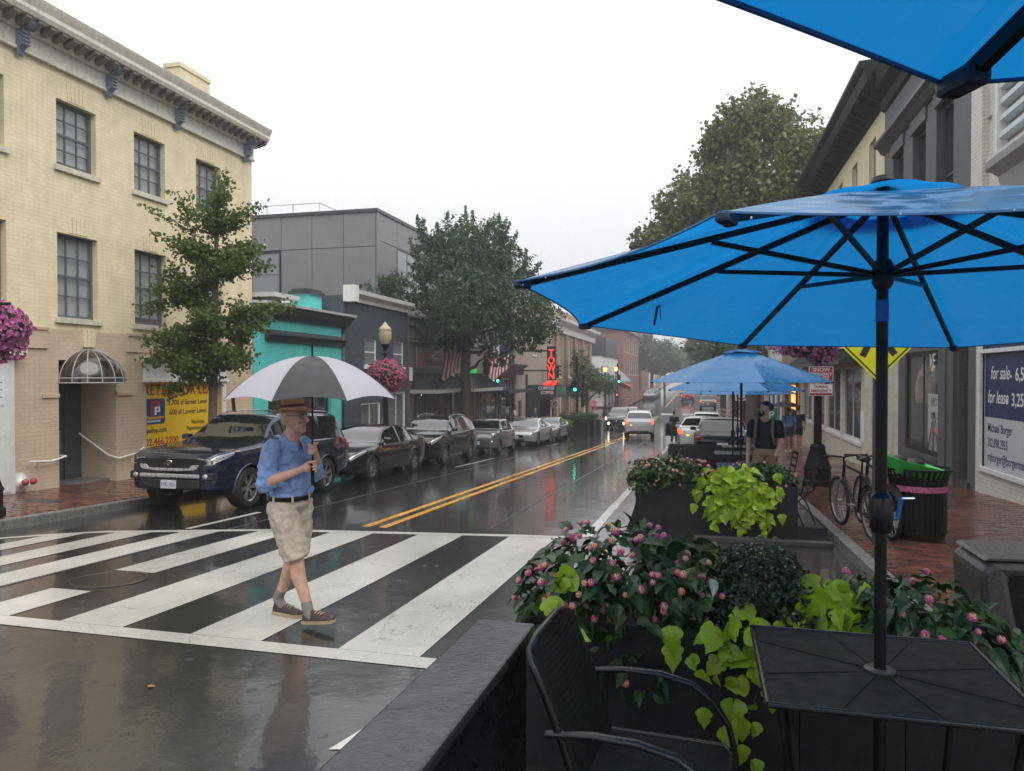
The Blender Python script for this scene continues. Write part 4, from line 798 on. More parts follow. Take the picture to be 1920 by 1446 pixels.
mb = MB(); mb.tube([(-9.2,56,walk_z(56)),(-9.2,56,1.45)], .11, 10); mb.lathe([(.22,0),(.2,.3),(.12,.5)],10,(-9.2,56,walk_z(56))); mb.build('pole', MATS['black_metal'], tl, 40)
mb = MB(); mb.box(-10.9,-9.2,55.92,56.08,-1.15,-.85); mb.build('arm', MATS['black_metal'], tl)
signal_head(tl, (-9.3,55.75,-.72), 0); signal_head(tl, (-8.7,56,-.35), R(90), 3); signal_head(tl, (-8.75,56,-1.9), R(80), 3)
t2 = wthing('traffic_signal', 'black signal pole with two dark stacked heads beside red sign', 'traffic light', (-10.4,55,walk_z(55)))
mb = MB(); mb.tube([(-10.75,54.5,walk_z(55)),(-10.75,54.5,.9)], .1, 10); mb.build('pole', MATS['black_metal'], t2, 40)
for z in (.35,-1.0): signal_head(t2, (-10.45,54.5,z), R(75), 3)
signal_head(t2, (-10.9,54.4,.35), R(-95), 3); signal_head(t2, (-10.75,54.3,-1.75), R(-95), 3)
t3 = wthing('traffic_signal', 'far black signal pole with green light by the corner shop', 'traffic light', (-9.3,88,walk_z(88)))
mb = MB(); mb.tube([(-9.6,88,walk_z(88)),(-9.6,88,1.5)], .11, 10); mb.build('pole', MATS['black_metal'], t3, 40); signal_head(t3, (-9.4,87.7,-.35), 0); signal_head(t3, (-12.6,86,-1.0), R(90), 3)
ph_ = MB().box(-9.9,-9.5,87.6,87.8,-2.6,-1.9).build('pedestrian_head', MATS['black_metal'], t3); MB().box(-9.8,-9.6,87.55,87.6,-2.35,-2.1).build('red_hand', MATS['signal_red'], ph_)
pbox('street_name_plate', 'sign_green', t3, -12.5,-10,87.9,87.95,-.2,.1)
st = wthing('street_name_sign', 'small green street name plate beside the coffee sign', 'sign', (-10.9,54.4,-.8)); pbox('plate','sign_green',st,-11.25,-10.85,54.3,54.33,-.95,-.75); pbox('plate_bracket','black_metal',st,-10.86,-10.75,54.33,54.42,-.9,-.8)
nt_ = wthing('no_turn_sign', 'white square sign with red no-turn ring and black arrow', 'sign', (-10.75,53.9,walk_z(54)))
mb = MB(); mb.tube([(-10.6,54.0,walk_z(54)),(-10.6,54.0,-1.7)], .04, 8); mb.build('post', MATS['mirror_post'], nt_); pl = pbox('plate','sign_white',nt_,-10.9,-10.3,53.93,53.95,-2.4,-1.8,bevel=.004)
mb = MB()
ring = [[(-10.6+r*math.cos(2*PI*k/32), 53.928-d, -2.1+r*math.sin(2*PI*k/32)) for k in range(32)] for r, d in ((.27,0),(.27,.004),(.215,.004),(.215,0))]; mb.loft(ring, True, False)
mb.bar((-10.78,53.922,-1.93),(-10.42,53.922,-2.27),.006,.05); mb.build('red_ring', MATS['sign_red'], pl)
mb = MB(); mb.box(-10.68,-10.62,53.925,53.928,-2.25,-2.02); mb.box(-10.68,-10.54,53.925,53.928,-2.04,-1.98); mb.prism([(-10.54,-2.12),(-10.54,-1.9),(-10.42,-2.01)],1,53.925,53.928); mb.build('arrow', MATS['sign_black'], pl)
# red/white snow emergency sign on the right lamp
sn = wthing('emergency_sign', 'red and white snow emergency no parking sign on lamp post', 'sign', (2.3,16.7,-.1))
SY = 16.70; cx = 2.44; zt = .20
pl = pbox('plate','sign_white',sn,cx-.24,cx+.24,SY,SY+.012,zt-.62,zt,bevel=.01)
pm('emerg_red', (.33,.018,.028), .4); pbox('red_field','emerg_red',pl,cx-.225,cx+.225,SY-.004,SY-.001,zt-.30,zt-.012); pbox('red_strip','emerg_red',pl,cx-.225,cx+.225,SY-.004,SY-.001,zt-.605,zt-.56)
mb = MB(); mb.box(cx-.235,cx-.222,SY-.004,SY-.001,zt-.56,zt-.30); mb.box(cx+.222,cx+.235,SY-.004,SY-.001,zt-.56,zt-.30); mb.build('red_border', MATS['emerg_red'], pl)
def TS(body, z, size, mat, sx=1): return text('lettering', body, size, MATS[mat], pl, (cx, SY-.006, z), ROT_SOUTH, 'CENTER', .001, sx, 0, .002)
TS('SNOW', zt-.105, .11, 'sign_white'); TS('EMERGENCY', zt-.19, .085, 'sign_white', .85); TS('ROUTE', zt-.275, .095, 'sign_white')
TS('NO PARKING', zt-.375, .082, 'emerg_red', .85); TS('DURING', zt-.455, .082, 'emerg_red', .9); TS('EMERGENCY', zt-.54, .082, 'emerg_red', .85)
# yellow crossing diamond on a perforated post
dg = wthing('crossing_sign', 'fluorescent yellow diamond pedestrian sign on perforated post by bicycles', 'sign', (1.98,9.55,walk_z(9.5)))
pm('fluor_yellow', (.72,.74,.01), .4, var=.05); DX, DY, DZ, DR = 2.0, 9.5, .50, .56
ux, uy = .985, .17
def dpt(a, b, off=0): return (DX + a*ux + off*uy, DY + a*uy - off*ux, DZ + b)
def dplate(r, off0, off1, name, mat, parent):
    mb = MB(); v = [dpt(*p, o) for o in (off0, off1) for p in ((0,-r),(r,0),(0,r),(-r,0))]; mb.add(v, [(0,1,2,3),(7,6,5,4),(0,4,5,1),(1,5,6,2),(2,6,7,3),(3,7,4,0)]); return mb.build(name, MATS[mat], parent)
dp = dplate(DR, 0, .006, 'plate', 'fluor_yellow', dg)
mb = MB(); r0, r1 = DR-.03, DR-.055
for q in range(4):
    c4 = [(0,-1),(1,0),(0,1),(-1,0)]; a = c4[q]; b = c4[(q+1)%4]
    mb.add([dpt(a[0]*r0,a[1]*r0,.008), dpt(b[0]*r0,b[1]*r0,.008), dpt(b[0]*r1,b[1]*r1,.008), dpt(a[0]*r1,a[1]*r1,.008)], [(0,1,2,3)])
mb.build('black_border', MATS['sign_black'], dp, fix=False)
mb = MB()
for seg in (((-.02,.12),(-.1,-.13),(-.17,-.27)), ((.02,.1),(.09,-.1),(.2,-.25)), ((0,.3),(0,.1)), ((-.16,.05),(0,.26)), ((.18,.08),(0,.26))):
    for a, b in zip(seg, seg[1:]):
        d = Vector((b[0]-a[0], b[1]-a[1])).normalized(); n_ = Vector((-d.y, d.x))*.038
        mb.add([dpt(a[0]+n_.x,a[1]+n_.y,.0085),dpt(b[0]+n_.x,b[1]+n_.y,.0085),dpt(b[0]-n_.x,b[1]-n_.y,.0085),dpt(a[0]-n_.x,a[1]-n_.y,.0085)],[(0,1,2,3)])
mb.add([dpt(.07*math.cos(2*PI*k/12), .36+.07*math.sin(2*PI*k/12), .0085) for k in range(12)], [tuple(range(12))]); mb.build('walking_figure', MATS['sign_black'], dp, fix=False)
mb = MB(); mb.box(DX-.03,DX+.03,DY+.02,DY+.08,walk_z(9.5)-.05,DZ+.5); mb.build('post', MATS['slate'], dg)
me = MB().lathe([(.012,0),(.012,.003)],8).mesh('hole', MATS['mirror_post'])
for k in range(52): link('hole', me, dg, Matrix.Translation((DX, DY+.0185, walk_z(9.5)+.1+k*.05)) @ Matrix.Rotation(R(90),4,'X'))
# parking pay machine and small far signs on the right
pk = thing('parking_kiosk', 'dark green parking pay machine with white letter on right pavement', 'parking meter', (3.2,37,walk_z(37)))
mb = MB(); mb.box(-.28,.28,-.2,.2,0,1.75); mb.build('body', MATS['sign_green'], pk, bevel=.05); text('letter','P',.5,MATS['sign_white'],pk,(0,-.205,1.25),ROT_SOUTH,'CENTER',.003)
s2 = thing('no_turn_sign', 'small square no-turn sign on pole behind blue umbrellas', 'sign', (2.0,40,walk_z(40)))
mb = MB(); mb.tube([(0,0,0),(0,0,2.9)],.03,6); mb.build('post',MATS['mirror_post'],s2); mb = MB(); mb.box(-.3,.3,-.05,-.03,2.1,2.7); p2 = mb.build('plate',MATS['sign_white'],s2)
mb = MB(); ring = [[(r*math.cos(2*PI*k/24), -.053-d, 2.4+r*math.sin(2*PI*k/24)) for k in range(24)] for r, d in ((.25,0),(.25,.004),(.19,.004),(.19,0))]; mb.loft(ring,True,False); mb.build('red_ring',MATS['sign_red'],p2)
# ------------------------------------------------------------------ flags
pm('flag_red', (.42,.03,.045), .7); pm('flag_white', (.72,.70,.70), .7); pm('flag_blue', (.02,.035,.11), .7)
def flag(lab, loc, L=1.9, Hh=1.25):
    f = thing('flag', lab, 'flag', loc, 0, 'flags over the grey shops')
    mb = MB(); mb.tube([(-.9,0,-.75),(.3,0,.25)], .025, 7); mb.ell((.32,0,.27),(.05,.05,.05),8,6); mb.build('pole', MATS['white_metal'], f, 50)
    # cloth hangs from the slanted pole: stripes run down
    def P(u, v): return (-.55+u*.85+.05*math.sin(v*5), .06*math.sin(u*9+v*2)+.25*v*0, -.45+u*.71-v*L*.62)
    mb = MB(); n = 13
    for i in range(n):
        for k in range(6):
            u0, u1, v0, v1 = i/n, (i+1)/n, k/6, (k+1)/6
            m = 2 if (u0 > .45 and v1 <= .5) else i % 2
            mb.quad(P(u0,v0),P(u1,v0),P(u1,v1),P(u0,v1), m=m)
    mb.build('cloth', [MATS['flag_red'],MATS['flag_white'],MATS['flag_blue']], f, 60, fix=False); return f
f1 = flag('striped flag hanging left of the tree trunk', (-10.4,31.2,1.85)); f1.rotation_euler = (0,0,R(25)); f1.scale = (1.35,1.35,1.35)
f2 = flag('striped flag hanging right of the tree trunk', (-10.5,39.0,1.75)); f2.rotation_euler = (0,0,R(25)); f2.scale = (1.4,1.4,1.4)
# ------------------------------------------------------------------ waste bin with slats, and the green tray dumped in it
tb_ = thing('litter_bin', 'black slatted steel litter bin with pink band on brick pavement', 'trash can', (2.62,10.2,walk_z(10.2)))
mb = MB(); mb.lathe([(.30,.02),(.31,.06),(.31,.09),(.27,.10)],28); mb.build('base_ring', MATS['black_metal'], tb_, 30)
sl = MB(); prof = [(.315,.09),(.315,.62),(.318,.70),(.335,.80),(.375,.88)]
rings = []
for r, z in prof: rings.append([(r,-.017,z),(r,.017,z),(r+.008,.017,z),(r+.008,-.017,z)])
sl.loft(rings); me = sl.mesh('slat', MATS['black_metal'])
for k in range(34): link('slat', me, tb_, Matrix.Rotation(2*PI*k/34,4,'Z'))
for z, r in ((.885,.385),(.12,.312)):
    mb = MB(); mb.tube([(r*math.cos(2*PI*k/40), r*math.sin(2*PI*k/40), z) for k in range(41)], .014, 6); mb.build('rim', MATS['black_metal'], tb_, 60)
mb = MB(); mb.lathe([(.325,.615),(.329,.615),(.329,.685),(.325,.685)],40,caps=False); pm('pink_band',(.45,.12,.25),.5,var=.7,scale=30); mb.build('sticker_band', MATS['pink_band'], tb_, 60)
mb = MB(); mb.lathe([(.27,.1),(.29,.75),(.28,.76)],24); mb.build('liner', MATS['dark_in'], tb_, 60)
pm('plastic_green', (.04,.42,.07), .35, var=.1)
gt_ = thing('green_tub', 'bright green plastic tub dumped on top of the litter bin', 'tub', (2.52,10.15,walk_z(10.2)+.80))
mb = MB(); mb.loft([[(.26*a,.17*b,0) for a, b in ((-1,-1),(1,-1),(1,1),(-1,1))],[(.36*a,.26*b,.17) for a, b in ((-1,-1),(1,-1),(1,1),(-1,1))],[(.34*a,.24*b,.17) for a, b in ((-1,-1),(1,-1),(1,1),(-1,1))],[(.24*a,.15*b,.02) for a, b in ((-1,-1),(1,-1),(1,1),(-1,1))]])
o = mb.build('tub', MATS['plastic_green'], gt_, bevel=.01); o.rotation_euler = (R(6), R(14), R(20))
mb = MB(); mb.ell((.05,0,.15),(.12,.1,.06)); mb.ell((-.12,.05,.19),(.1,.1,.05)); mb.build('litter', MATS['sign_black'], gt_, 60)
# ------------------------------------------------------------------ bicycles
pm('tyre', (.014,.014,.015), .7, var=.3); pm('bike_silver', (.35,.35,.36), .3, metal=.7)
def bicycle():
    b = thing('bicycle', '', 'bicycle', group='bicycles by the kerb')
    fr = MB(); Rw, wbx = .335, 1.04; rear = Vector((0,0,Rw)); fro = Vector((wbx,0,Rw)); bbk = Vector((.43,0,.29)); st = Vector((.27,0,.80)); hd = Vector((.83,0,.84)); hb = Vector((.86,0,.68))
    for a, c, r in ((bbk,st,.017),(st,hd,.017),(bbk,hb,.02),(hd+Vector((-.02,0,.04)),hb,.02)): fr.tube([a,c],r,8)
    for s in (-.05,.05):
        fr.tube([bbk,(rear.x,s,rear.z)],.01,6); fr.tube([st,(rear.x,s,rear.z)],.009,6)
    fr.tube([st, st+Vector((-.04,0,.16))],.013,8); fr.build('frame', MATS['black_metal'], b, 50)
    mb = MB()
    for s in (-.05,.05): mb.tube([hb,(hb.x+.03,s,hb.z-.06),(fro.x,s,fro.z)],.012,6)
    mb.build('fork', MATS['bike_silver'], b, 50)
    mb = MB(); mb.tube([(hd.x-.02,-.30,hd.z+.12),(hd.x+.03,-.12,hd.z+.12),(hd.x,0,hd.z+.10),(hd.x+.03,.12,hd.z+.12),(hd.x-.02,.30,hd.z+.12)],.013,8); mb.tube([hd,(hd.x,0,hd.z+.10)],.014,8)
    for s in (-1,1): mb.tube([(hd.x-.03,s*.30,hd.z+.12),(hd.x-.0,s*.19,hd.z+.12)],.019,8)
    mb.build('handlebar', MATS['black_metal'], b, 50)
    mb = MB(); c = st+Vector((-.04,0,.19)); mb.loft([[(c.x+x, y*w, c.z+h) for y, h in ((-1,0),(-.6,.03),(.6,.03),(1,0),(.5,-.03),(-.5,-.03))] for x, w in ((-.12,.05),(-.10,.075),(-.02,.06),(.06,.025),(.15,.015))]); mb.build('saddle', MATS['black_wet'], b, 60)
    mb = MB(); mb.lathe([(.09,-.004),(.09,.004)],20,(0,0,0)); mb.xf(Matrix.Translation((bbk.x,-.06,bbk.z)) @ Matrix.Rotation(R(90),4,'X')); mb.tube([(bbk.x,-.08,bbk.z),(bbk.x+.12,-.09,bbk.z-.12)],.011,6); mb.tube([(bbk.x,.08,bbk.z),(bbk.x-.12,.09,bbk.z+.12)],.011,6); mb.box(bbk.x+.08,bbk.x+.16,-.16,-.09,bbk.z-.135,bbk.z-.115); mb.box(bbk.x-.16,bbk.x-.08,.09,.16,bbk.z+.105,bbk.z+.125); mb.build('crank', MATS['bike_silver'], b, 40)
    ty = MB(); n = 36; rings = [[((Rw-.025+.025*math.cos(2*PI*j/8))*math.cos(2*PI*k/n), .022*math.sin(2*PI*j/8), (Rw-.025+.025*math.cos(2*PI*j/8))*math.sin(2*PI*k/n)) for j in range(8)] for k in range(n)]
    ty.loft(rings+[rings[0]], True, False); me = ty.mesh('wheel', MATS['tyre'], 60)
    rm = MB(); rm.tube([((Rw-.055)*math.cos(2*PI*k/n),0,(Rw-.055)*math.sin(2*PI*k/n)) for k in range(n+1)],.012,5)
    rm.tube([(0,-.05,0),(0,.05,0)],.022,8)
    for k in range(20): rm.tube([(.02*math.cos(k),.03*(-1)**k,.02*math.sin(k)),((Rw-.06)*math.cos(2*PI*k/20),0,(Rw-.06)*math.sin(2*PI*k/20))],.0022,3)
    rme = rm.mesh('rim', MATS['bike_silver'], 60)
    for p in (rear, fro): w = link('wheel', me, b); w.location = p; link('rim', rme, w)
    mb = MB(); mb.box(rear.x-.02,rear.x+.25,-.1,-.07,.15,.3); mb.build('chain_guard', MATS['white_paint'], b, bevel=.02)
    mb = MB(); mb.loft([[((Rw+.03)*math.cos(t), y, Rw+(Rw+.03)*math.sin(t)) for y in (-.03,.03)] for t in np.linspace(.3,2.6,14)], False, False); mb.build('mudguard', MATS['black_metal'], b, 60, fix=False)
    return b
b1 = bicycle(); b1.location = (2.02,9.72,walk_z(9.72)); b1.rotation_euler = (R(3),0,R(101)); b1['label'] = 'black bicycle nearest the kerb with silver fork'
b1.rotation_euler = (R(-2.6), 0, R(101))
b2 = dup(b1, (2.26,9.95,walk_z(9.95)), R(97), 'black bicycle parked on the building side of the other one'); 
# ================================================================== trees and plants
def fastmesh(name, co, faces, mat, k):
    me = bpy.data.meshes.new(name); nf = len(faces); me.vertices.add(len(co)); me.vertices.foreach_set('co', co.astype(np.float32).ravel())
    me.loops.add(nf*k); me.loops.foreach_set('vertex_index', faces.astype(np.int32).ravel()); me.polygons.add(nf)
    me.polygons.foreach_set('loop_start', np.arange(0, nf*k, k, dtype=np.int32)); me.update(calc_edges=True); me.materials.append(mat); return me
def leaf_cloud(name, cen, size, mat, parent, up=.5, aspect=.6, rng=RNG, kind=None, outward=None):
    n = len(cen); d = rng.normal(size=(n,3)); d /= np.linalg.norm(d, axis=1)[:,None]
    nrm = rng.normal(size=(n,3)); nrm[:,2] += up*2
    if outward is not None: nrm += outward
    a = np.cross(nrm, d); a /= np.linalg.norm(a, axis=1)[:,None]; b = np.cross(a, nrm); b /= np.linalg.norm(b, axis=1)[:,None]
    s = size * rng.uniform(.6,1.3,(n,1)); nn = nrm/np.linalg.norm(nrm,axis=1)[:,None]
    v = np.stack([cen - b*s*.5, cen + a*s*aspect*.5 + nn*s*.08, cen + b*s*.5, cen - a*s*aspect*.5 + nn*s*.08], 1).reshape(-1,3)
    f = np.arange(4*n).reshape(n,4); o = link(name, fastmesh(name, v, f, mat, 4), parent)
    if kind: o['kind'] = kind
    return o
def clump_points(ells, n, rng, shell=.55, sub=9, subr=.28):
    """leaf positions: leaf tufts scattered in ellipsoids, denser to the outside, with gaps between"""
    vol = np.array([e[3]*e[4]*e[5] for e in ells])**(2/3); cnt = (vol/vol.sum()*n).astype(int); out = []; ow = []
    for e, c in zip(ells, cnt):
        k = max(1, c//sub); d = rng.normal(size=(k,3)); d /= np.linalg.norm(d,axis=1)[:,None]; r = shell + (1-shell)*rng.random((k,1))**.6
        r *= 1 + .12*np.sin(d[:,:1]*7+d[:,1:2]*5+e[0])
        p = d*r*np.array(e[3:6]); q = np.repeat(p, sub, 0) + rng.normal(size=(k*sub,3))*subr*min(e[3:6])*.5
        out.append(q + np.array(e[:3])); ow.append(np.repeat(d, sub, 0))
    return np.concatenate(out), np.concatenate(ow)
def limbs(name, parent, segs, mat):
    mb = MB()
    for pts, rr in segs: mb.tube(pts, rr, 8)
    return mb.build(name, MATS[mat], parent, 60)
def bend(a, b, k=4, j=.08, rng=random):
    a = Vector(a); b = Vector(b); L = (b-a).length; return [a.lerp(b, i/k) + (Vector((rng.uniform(-1,1),rng.uniform(-1,1),rng.uniform(-1,1)))*L*j if 0 < i < k else Vector()) for i in range(k+1)]
leafmat('leaf_ginkgo', [(.085,.14,.03),(.14,.195,.04),(.20,.24,.06),(.11,.16,.035)], .45, .42)
leafmat('leaf_elm', [(.055,.105,.048),(.095,.155,.062),(.15,.21,.08),(.07,.125,.052)], .45, .36)
leafmat('leaf_plane', [(.065,.10,.03),(.10,.14,.035),(.15,.17,.045),(.08,.12,.035),(.17,.165,.045)], .45, .35)
leafmat('leaf_far', [(.045,.085,.04),(.075,.12,.05),(.10,.15,.055)], .5, .3)

# ginkgo in front of the cream building: explicit limbs with leaf tufts along them (local x runs across the view)
CAMROT = math.atan(355/1388)
gk = thing('street_tree', 'young olive-green tree with tiered branches before the yellow banner', 'tree', (-9.75,13.2,walk_z(13.2)), CAMROT)
rg = random.Random(12); segs = [([(0,0,0),(.02,0,1.2),(.05,.03,2.6),(.10,0,4.2),(.13,0,5.3),(.2,0,6.1)], [.115,.095,.085,.06,.035,.012])]
spots = []
def tufts(pts, n, t0, s, k=9):
    L = len(pts)-1
    for t in np.linspace(t0,1,k):
        a = t*L; j = min(L-1, int(a)); q = pts[j].lerp(pts[j+1], a-j)
        for _ in range(int(n*1.6)): spots.append((q.x+rg.gauss(0,s), q.y+rg.gauss(0,s), q.z+rg.gauss(-.02,s*.75)))
def bough(z, tip, n, t0=.2, s=.11, r=.03, k=9):
    pts = bend((.06,0,z), Vector(tip)+Vector((0,0,rg.uniform(-.15,.2))), 5, .08, rg); segs.append((pts, [r,r*.8,r*.6,r*.42,r*.28,r*.12])); tufts(pts, n, t0, s, k)
    for m in range(3):
        q = pts[1+m]; e = q+Vector((rg.uniform(-.45,.45),rg.uniform(-.45,.45),rg.uniform(-.25,.45))); p2 = bend(q, e, 3, .05, rg); segs.append((p2, [r*.4,r*.3,r*.2,r*.1])); tufts(p2, max(4,n//2), .1, s, 6)
for tip, z, n in (((-1.30,-.1,3.55),4.0,34),((-1.15,.3,4.15),3.9,26),((-1.0,-.4,3.9),3.7,26),((-1.25,.0,2.75),2.7,34),((-1.0,.5,2.35),2.4,30),((-1.05,-.5,2.5),2.5,30),((-.75,-.2,2.0),2.3,30),((-.3,-.7,2.3),2.5,28),((.3,.8,2.5),2.6,26),((.75,-.1,2.45),2.5,30),((.6,-.6,2.75),2.7,26),((1.55,.1,3.75),3.2,30),((1.15,-.2,3.2),3.0,28),((.95,.5,3.4),3.2,26),((.2,-.9,3.5),3.3,26),((-.6,-.8,3.2),3.1,26),((-.2,.9,3.3),3.2,26),((.95,.0,5.0),4.5,28),((1.05,.2,4.55),4.2,28),((.75,-.5,4.4),4.1,24),((.6,.5,4.85),4.4,24),((-.55,-.1,4.75),4.5,24),((-.6,.3,4.9),4.6,18),((-.3,-.6,4.6),4.3,20),((.55,.1,5.5),5.0,18),((.35,-.2,6.05),5.2,15),((.2,.2,6.2),5.3,13),((.05,-.2,5.7),5.1,13)): bough(z, tip, n)
for tip, z, n in (((-1.25,-.1,5.75),5.05,7),((-1.2,.1,5.05),4.7,5),((-.95,.2,5.95),5.2,4),((1.05,.1,5.75),5.0,5)): bough(z, tip, n, .35, .07, .024)
limbs('trunk', gk, segs, 'bark_ginkgo'); cr = leaf_cloud('crown', np.array(spots), .076, MATS['leaf_ginkgo'], gk, .3, .95, kind='stuff')

# tall elm by the grey shops
el = thing('street_tree', 'tall dark green elm standing between parked cars and grey shops', 'tree', (-9.75,30.2,walk_z(30.2)), CAMROT)
rg = random.Random(5); segs = [([(0,0,0),(.02,.0,1.5),(-.04,.05,3.0),(.02,0,4.6),(.05,0,6.2),(0,0,8.0),(.1,0,9.6)],[.30,.25,.21,.19,.14,.08,.03])]
E1 = [(0,0,7.0,2.2,2.2,2.0),(.2,0,8.5,1.85,1.8,1.25),(-2.6,-.3,6.5,1.2,1.2,.8),(-3.7,-.3,6.75,.9,.8,.5),(1.8,.2,6.1,1.6,1.6,1.3),(3.0,.2,5.5,1.15,1.2,1.15),(2.5,.1,4.75,1.15,1.1,.8),(1.45,-.2,4.0,.85,.9,.7),(-1.2,0,5.0,1.2,1.3,.95),(.3,1.3,5.9,2.0,1.5,1.5),(.2,-1.4,6.0,1.8,1.3,1.4),(-1.6,.2,7.9,1.0,1.1,.9),(2.0,0,7.5,1.0,1.1,.9),(-.3,0,4.6,1.0,1.0,.6)]
for e in E1[1:]: segs.append((bend((.02,0,min(e[2]-.8,4.6)), e[:3], 5, .06, rg), [.09,.07,.055,.04,.025,.012]))
sp = [(x_, z_) for x_, z_ in [(-1.95,9.75),(-1.3,9.7),(-.7,9.9),(-.1,10.35),(.4,10.3),(.9,9.9),(1.5,10.0),(1.9,9.6),(-2.2,9.0),(2.6,8.6),(3.2,8.0),(3.9,7.7),(-4.1,7.0),(-3.6,7.2),(-3.0,7.6)]] + [(x_, 9.4+RNG.uniform(-.3,.5)) for x_ in np.linspace(-1.8,2.1,14)]
pts, ow = clump_points(E1, 40000, RNG, .5, 14, .14)
ex = []
for x, z in sp:   # upright leafy shoots
    zz = z-RNG.uniform(0,.5); wv_ = RNG.uniform(.07,.16); ln = RNG.uniform(.9,1.7)
    for k in range(300): t = RNG.random()**1.4; ex.append([x*(.86+.14*t)+RNG.normal()*wv_*(1.25-t)+.12*math.sin(t*3+x*5), x*.2+RNG.normal()*.2, zz-ln*(1-t)+RNG.normal()*.06])
pts = np.vstack([pts, np.array(ex)]); ow = np.vstack([ow, np.zeros((len(ex),3))])
limbs('trunk', el, segs, 'bark'); leaf_cloud('crown', pts, .14, MATS['leaf_elm'], el, .3, .55, kind='stuff', outward=ow*.8)

# big plane tree over the right-hand roofs
pt = thing('street_tree', 'big olive-brown plane tree rising above the umbrellas on the right', 'tree', (2.55,40,walk_z(40)), CAMROT)
E2 = [(.5,0,14.0,3.3,3.2,3.0),(-.1,0,16.0,2.3,2.4,1.9),(-.6,0,11.4,4.0,4,2.8),(-2.9,0,11.6,2.2,2.6,2.2),(3.0,0,13.2,1.9,2.4,2.2),(-4.4,0,9.8,2.0,2.2,1.7),(-5.7,0,8.6,1.3,1.4,1.0),(2.3,0,10.2,2.4,2.6,1.9),(-1.4,1.5,9.2,3,2.5,1.6),(3.6,0,14.9,1.1,1.3,1.1),(-6.8,0,8.2,.85,.8,.6),(-1.6,0,15.0,1.3,1.4,1.2),(-3.6,0,8.2,2.0,2,1.0)]
rg = random.Random(3); segs = [([(0,0,0),(.05,0,3),(0,.1,6),(.1,0,9),(.1,0,12),(0,0,15)],[.42,.36,.30,.22,.13,.04])]
for e in E2[2:]: segs.append((bend((0,0,min(e[2]-2.5,8)), e[:3], 5, .06, rg), [.16,.13,.1,.07,.045,.02]))
pts, ow = clump_points(E2, 60000, RNG, .45, 12, .15)
limbs('trunk', pt, segs, 'bark_ginkgo'); leaf_cloud('crown', pts, .22, MATS['leaf_plane'], pt, .3, .85, kind='stuff', outward=ow*.6)
# trees down the street
def far_tree(label, loc, H, ells, n, ls, group='trees farther down the street'):
    t = thing('street_tree', label, 'tree', loc, 0, group); segs = [([(0,0,0),(.1,0,H*.4),(0,0,H*.8)],[.22*H/8,.16*H/8,.05])]
    for e in ells: segs.append((bend((0,0,H*.35), e[:3], 4, .06), [.1,.08,.06,.04,.02]))
    p, o_ = clump_points(ells, n, RNG, .45, 10, .25); limbs('trunk', t, segs, 'bark'); leaf_cloud('crown', p, ls, MATS['leaf_far'], t, .3, .7, kind='stuff', outward=o_*.6); return t
far_tree('small tree beside the buff brick corner', (-9.7,64,walk_z(64)), 5, [(0,0,3.9,1.5,1.5,1.1),(-.6,0,5.3,.8,.8,1.2),(1.5,0,3.3,1.1,1,.8),(-1,0,2.9,.9,.9,.7)], 4500, .22)
far_tree('tree with pointed top past the corner shop', (-9.6,150,walk_z(150)), 13, [(0,0,7.4,3.4,3,2.8),(-.8,0,10.2,1.3,1.4,2.0),(2.8,0,8.4,1.5,1.6,2.0),(-2.4,0,6.0,2,2,1.8),(1.5,0,4.8,2.9,2.4,1.5),(4.2,0,6,2,2,1.8)], 9000, .42)
far_tree('rounded tree behind the pointed one on the left', (-9.0,190,walk_z(190)), 12, [(0,0,7.5,5.4,4,3.4),(4,0,5.5,4.4,3,2.5)], 7000, .5)
far_tree('distant tree at the end of the street', (-5,250,walk_z(250)), 12, [(0,0,6.5,7,5,3.5),(7,0,5.5,5,4,3)], 6000, .6)
far_tree('dark tree on the right above the far umbrellas', (2.6,95,walk_z(95)), 14, [(0,0,9.5,4.2,4,4.2),(-2.3,0,7.5,2.6,2.6,2.2),(3,0,8,3,3,3)], 11000, .42)
far_tree('tree on the right pavement beyond the tan shop', (2.6,62,walk_z(62)), 9, [(0,0,6,2.4,2.4,1.8),(1.6,0,5.2,1.6,1.6,1.2)], 6000, .3)
far_tree('hazy tree closing the street on the right', (3.5,165,walk_z(165)), 13, [(0,0,8.5,5,5,4.5),(-4,0,6,3,3,2.5)], 6000, .55)

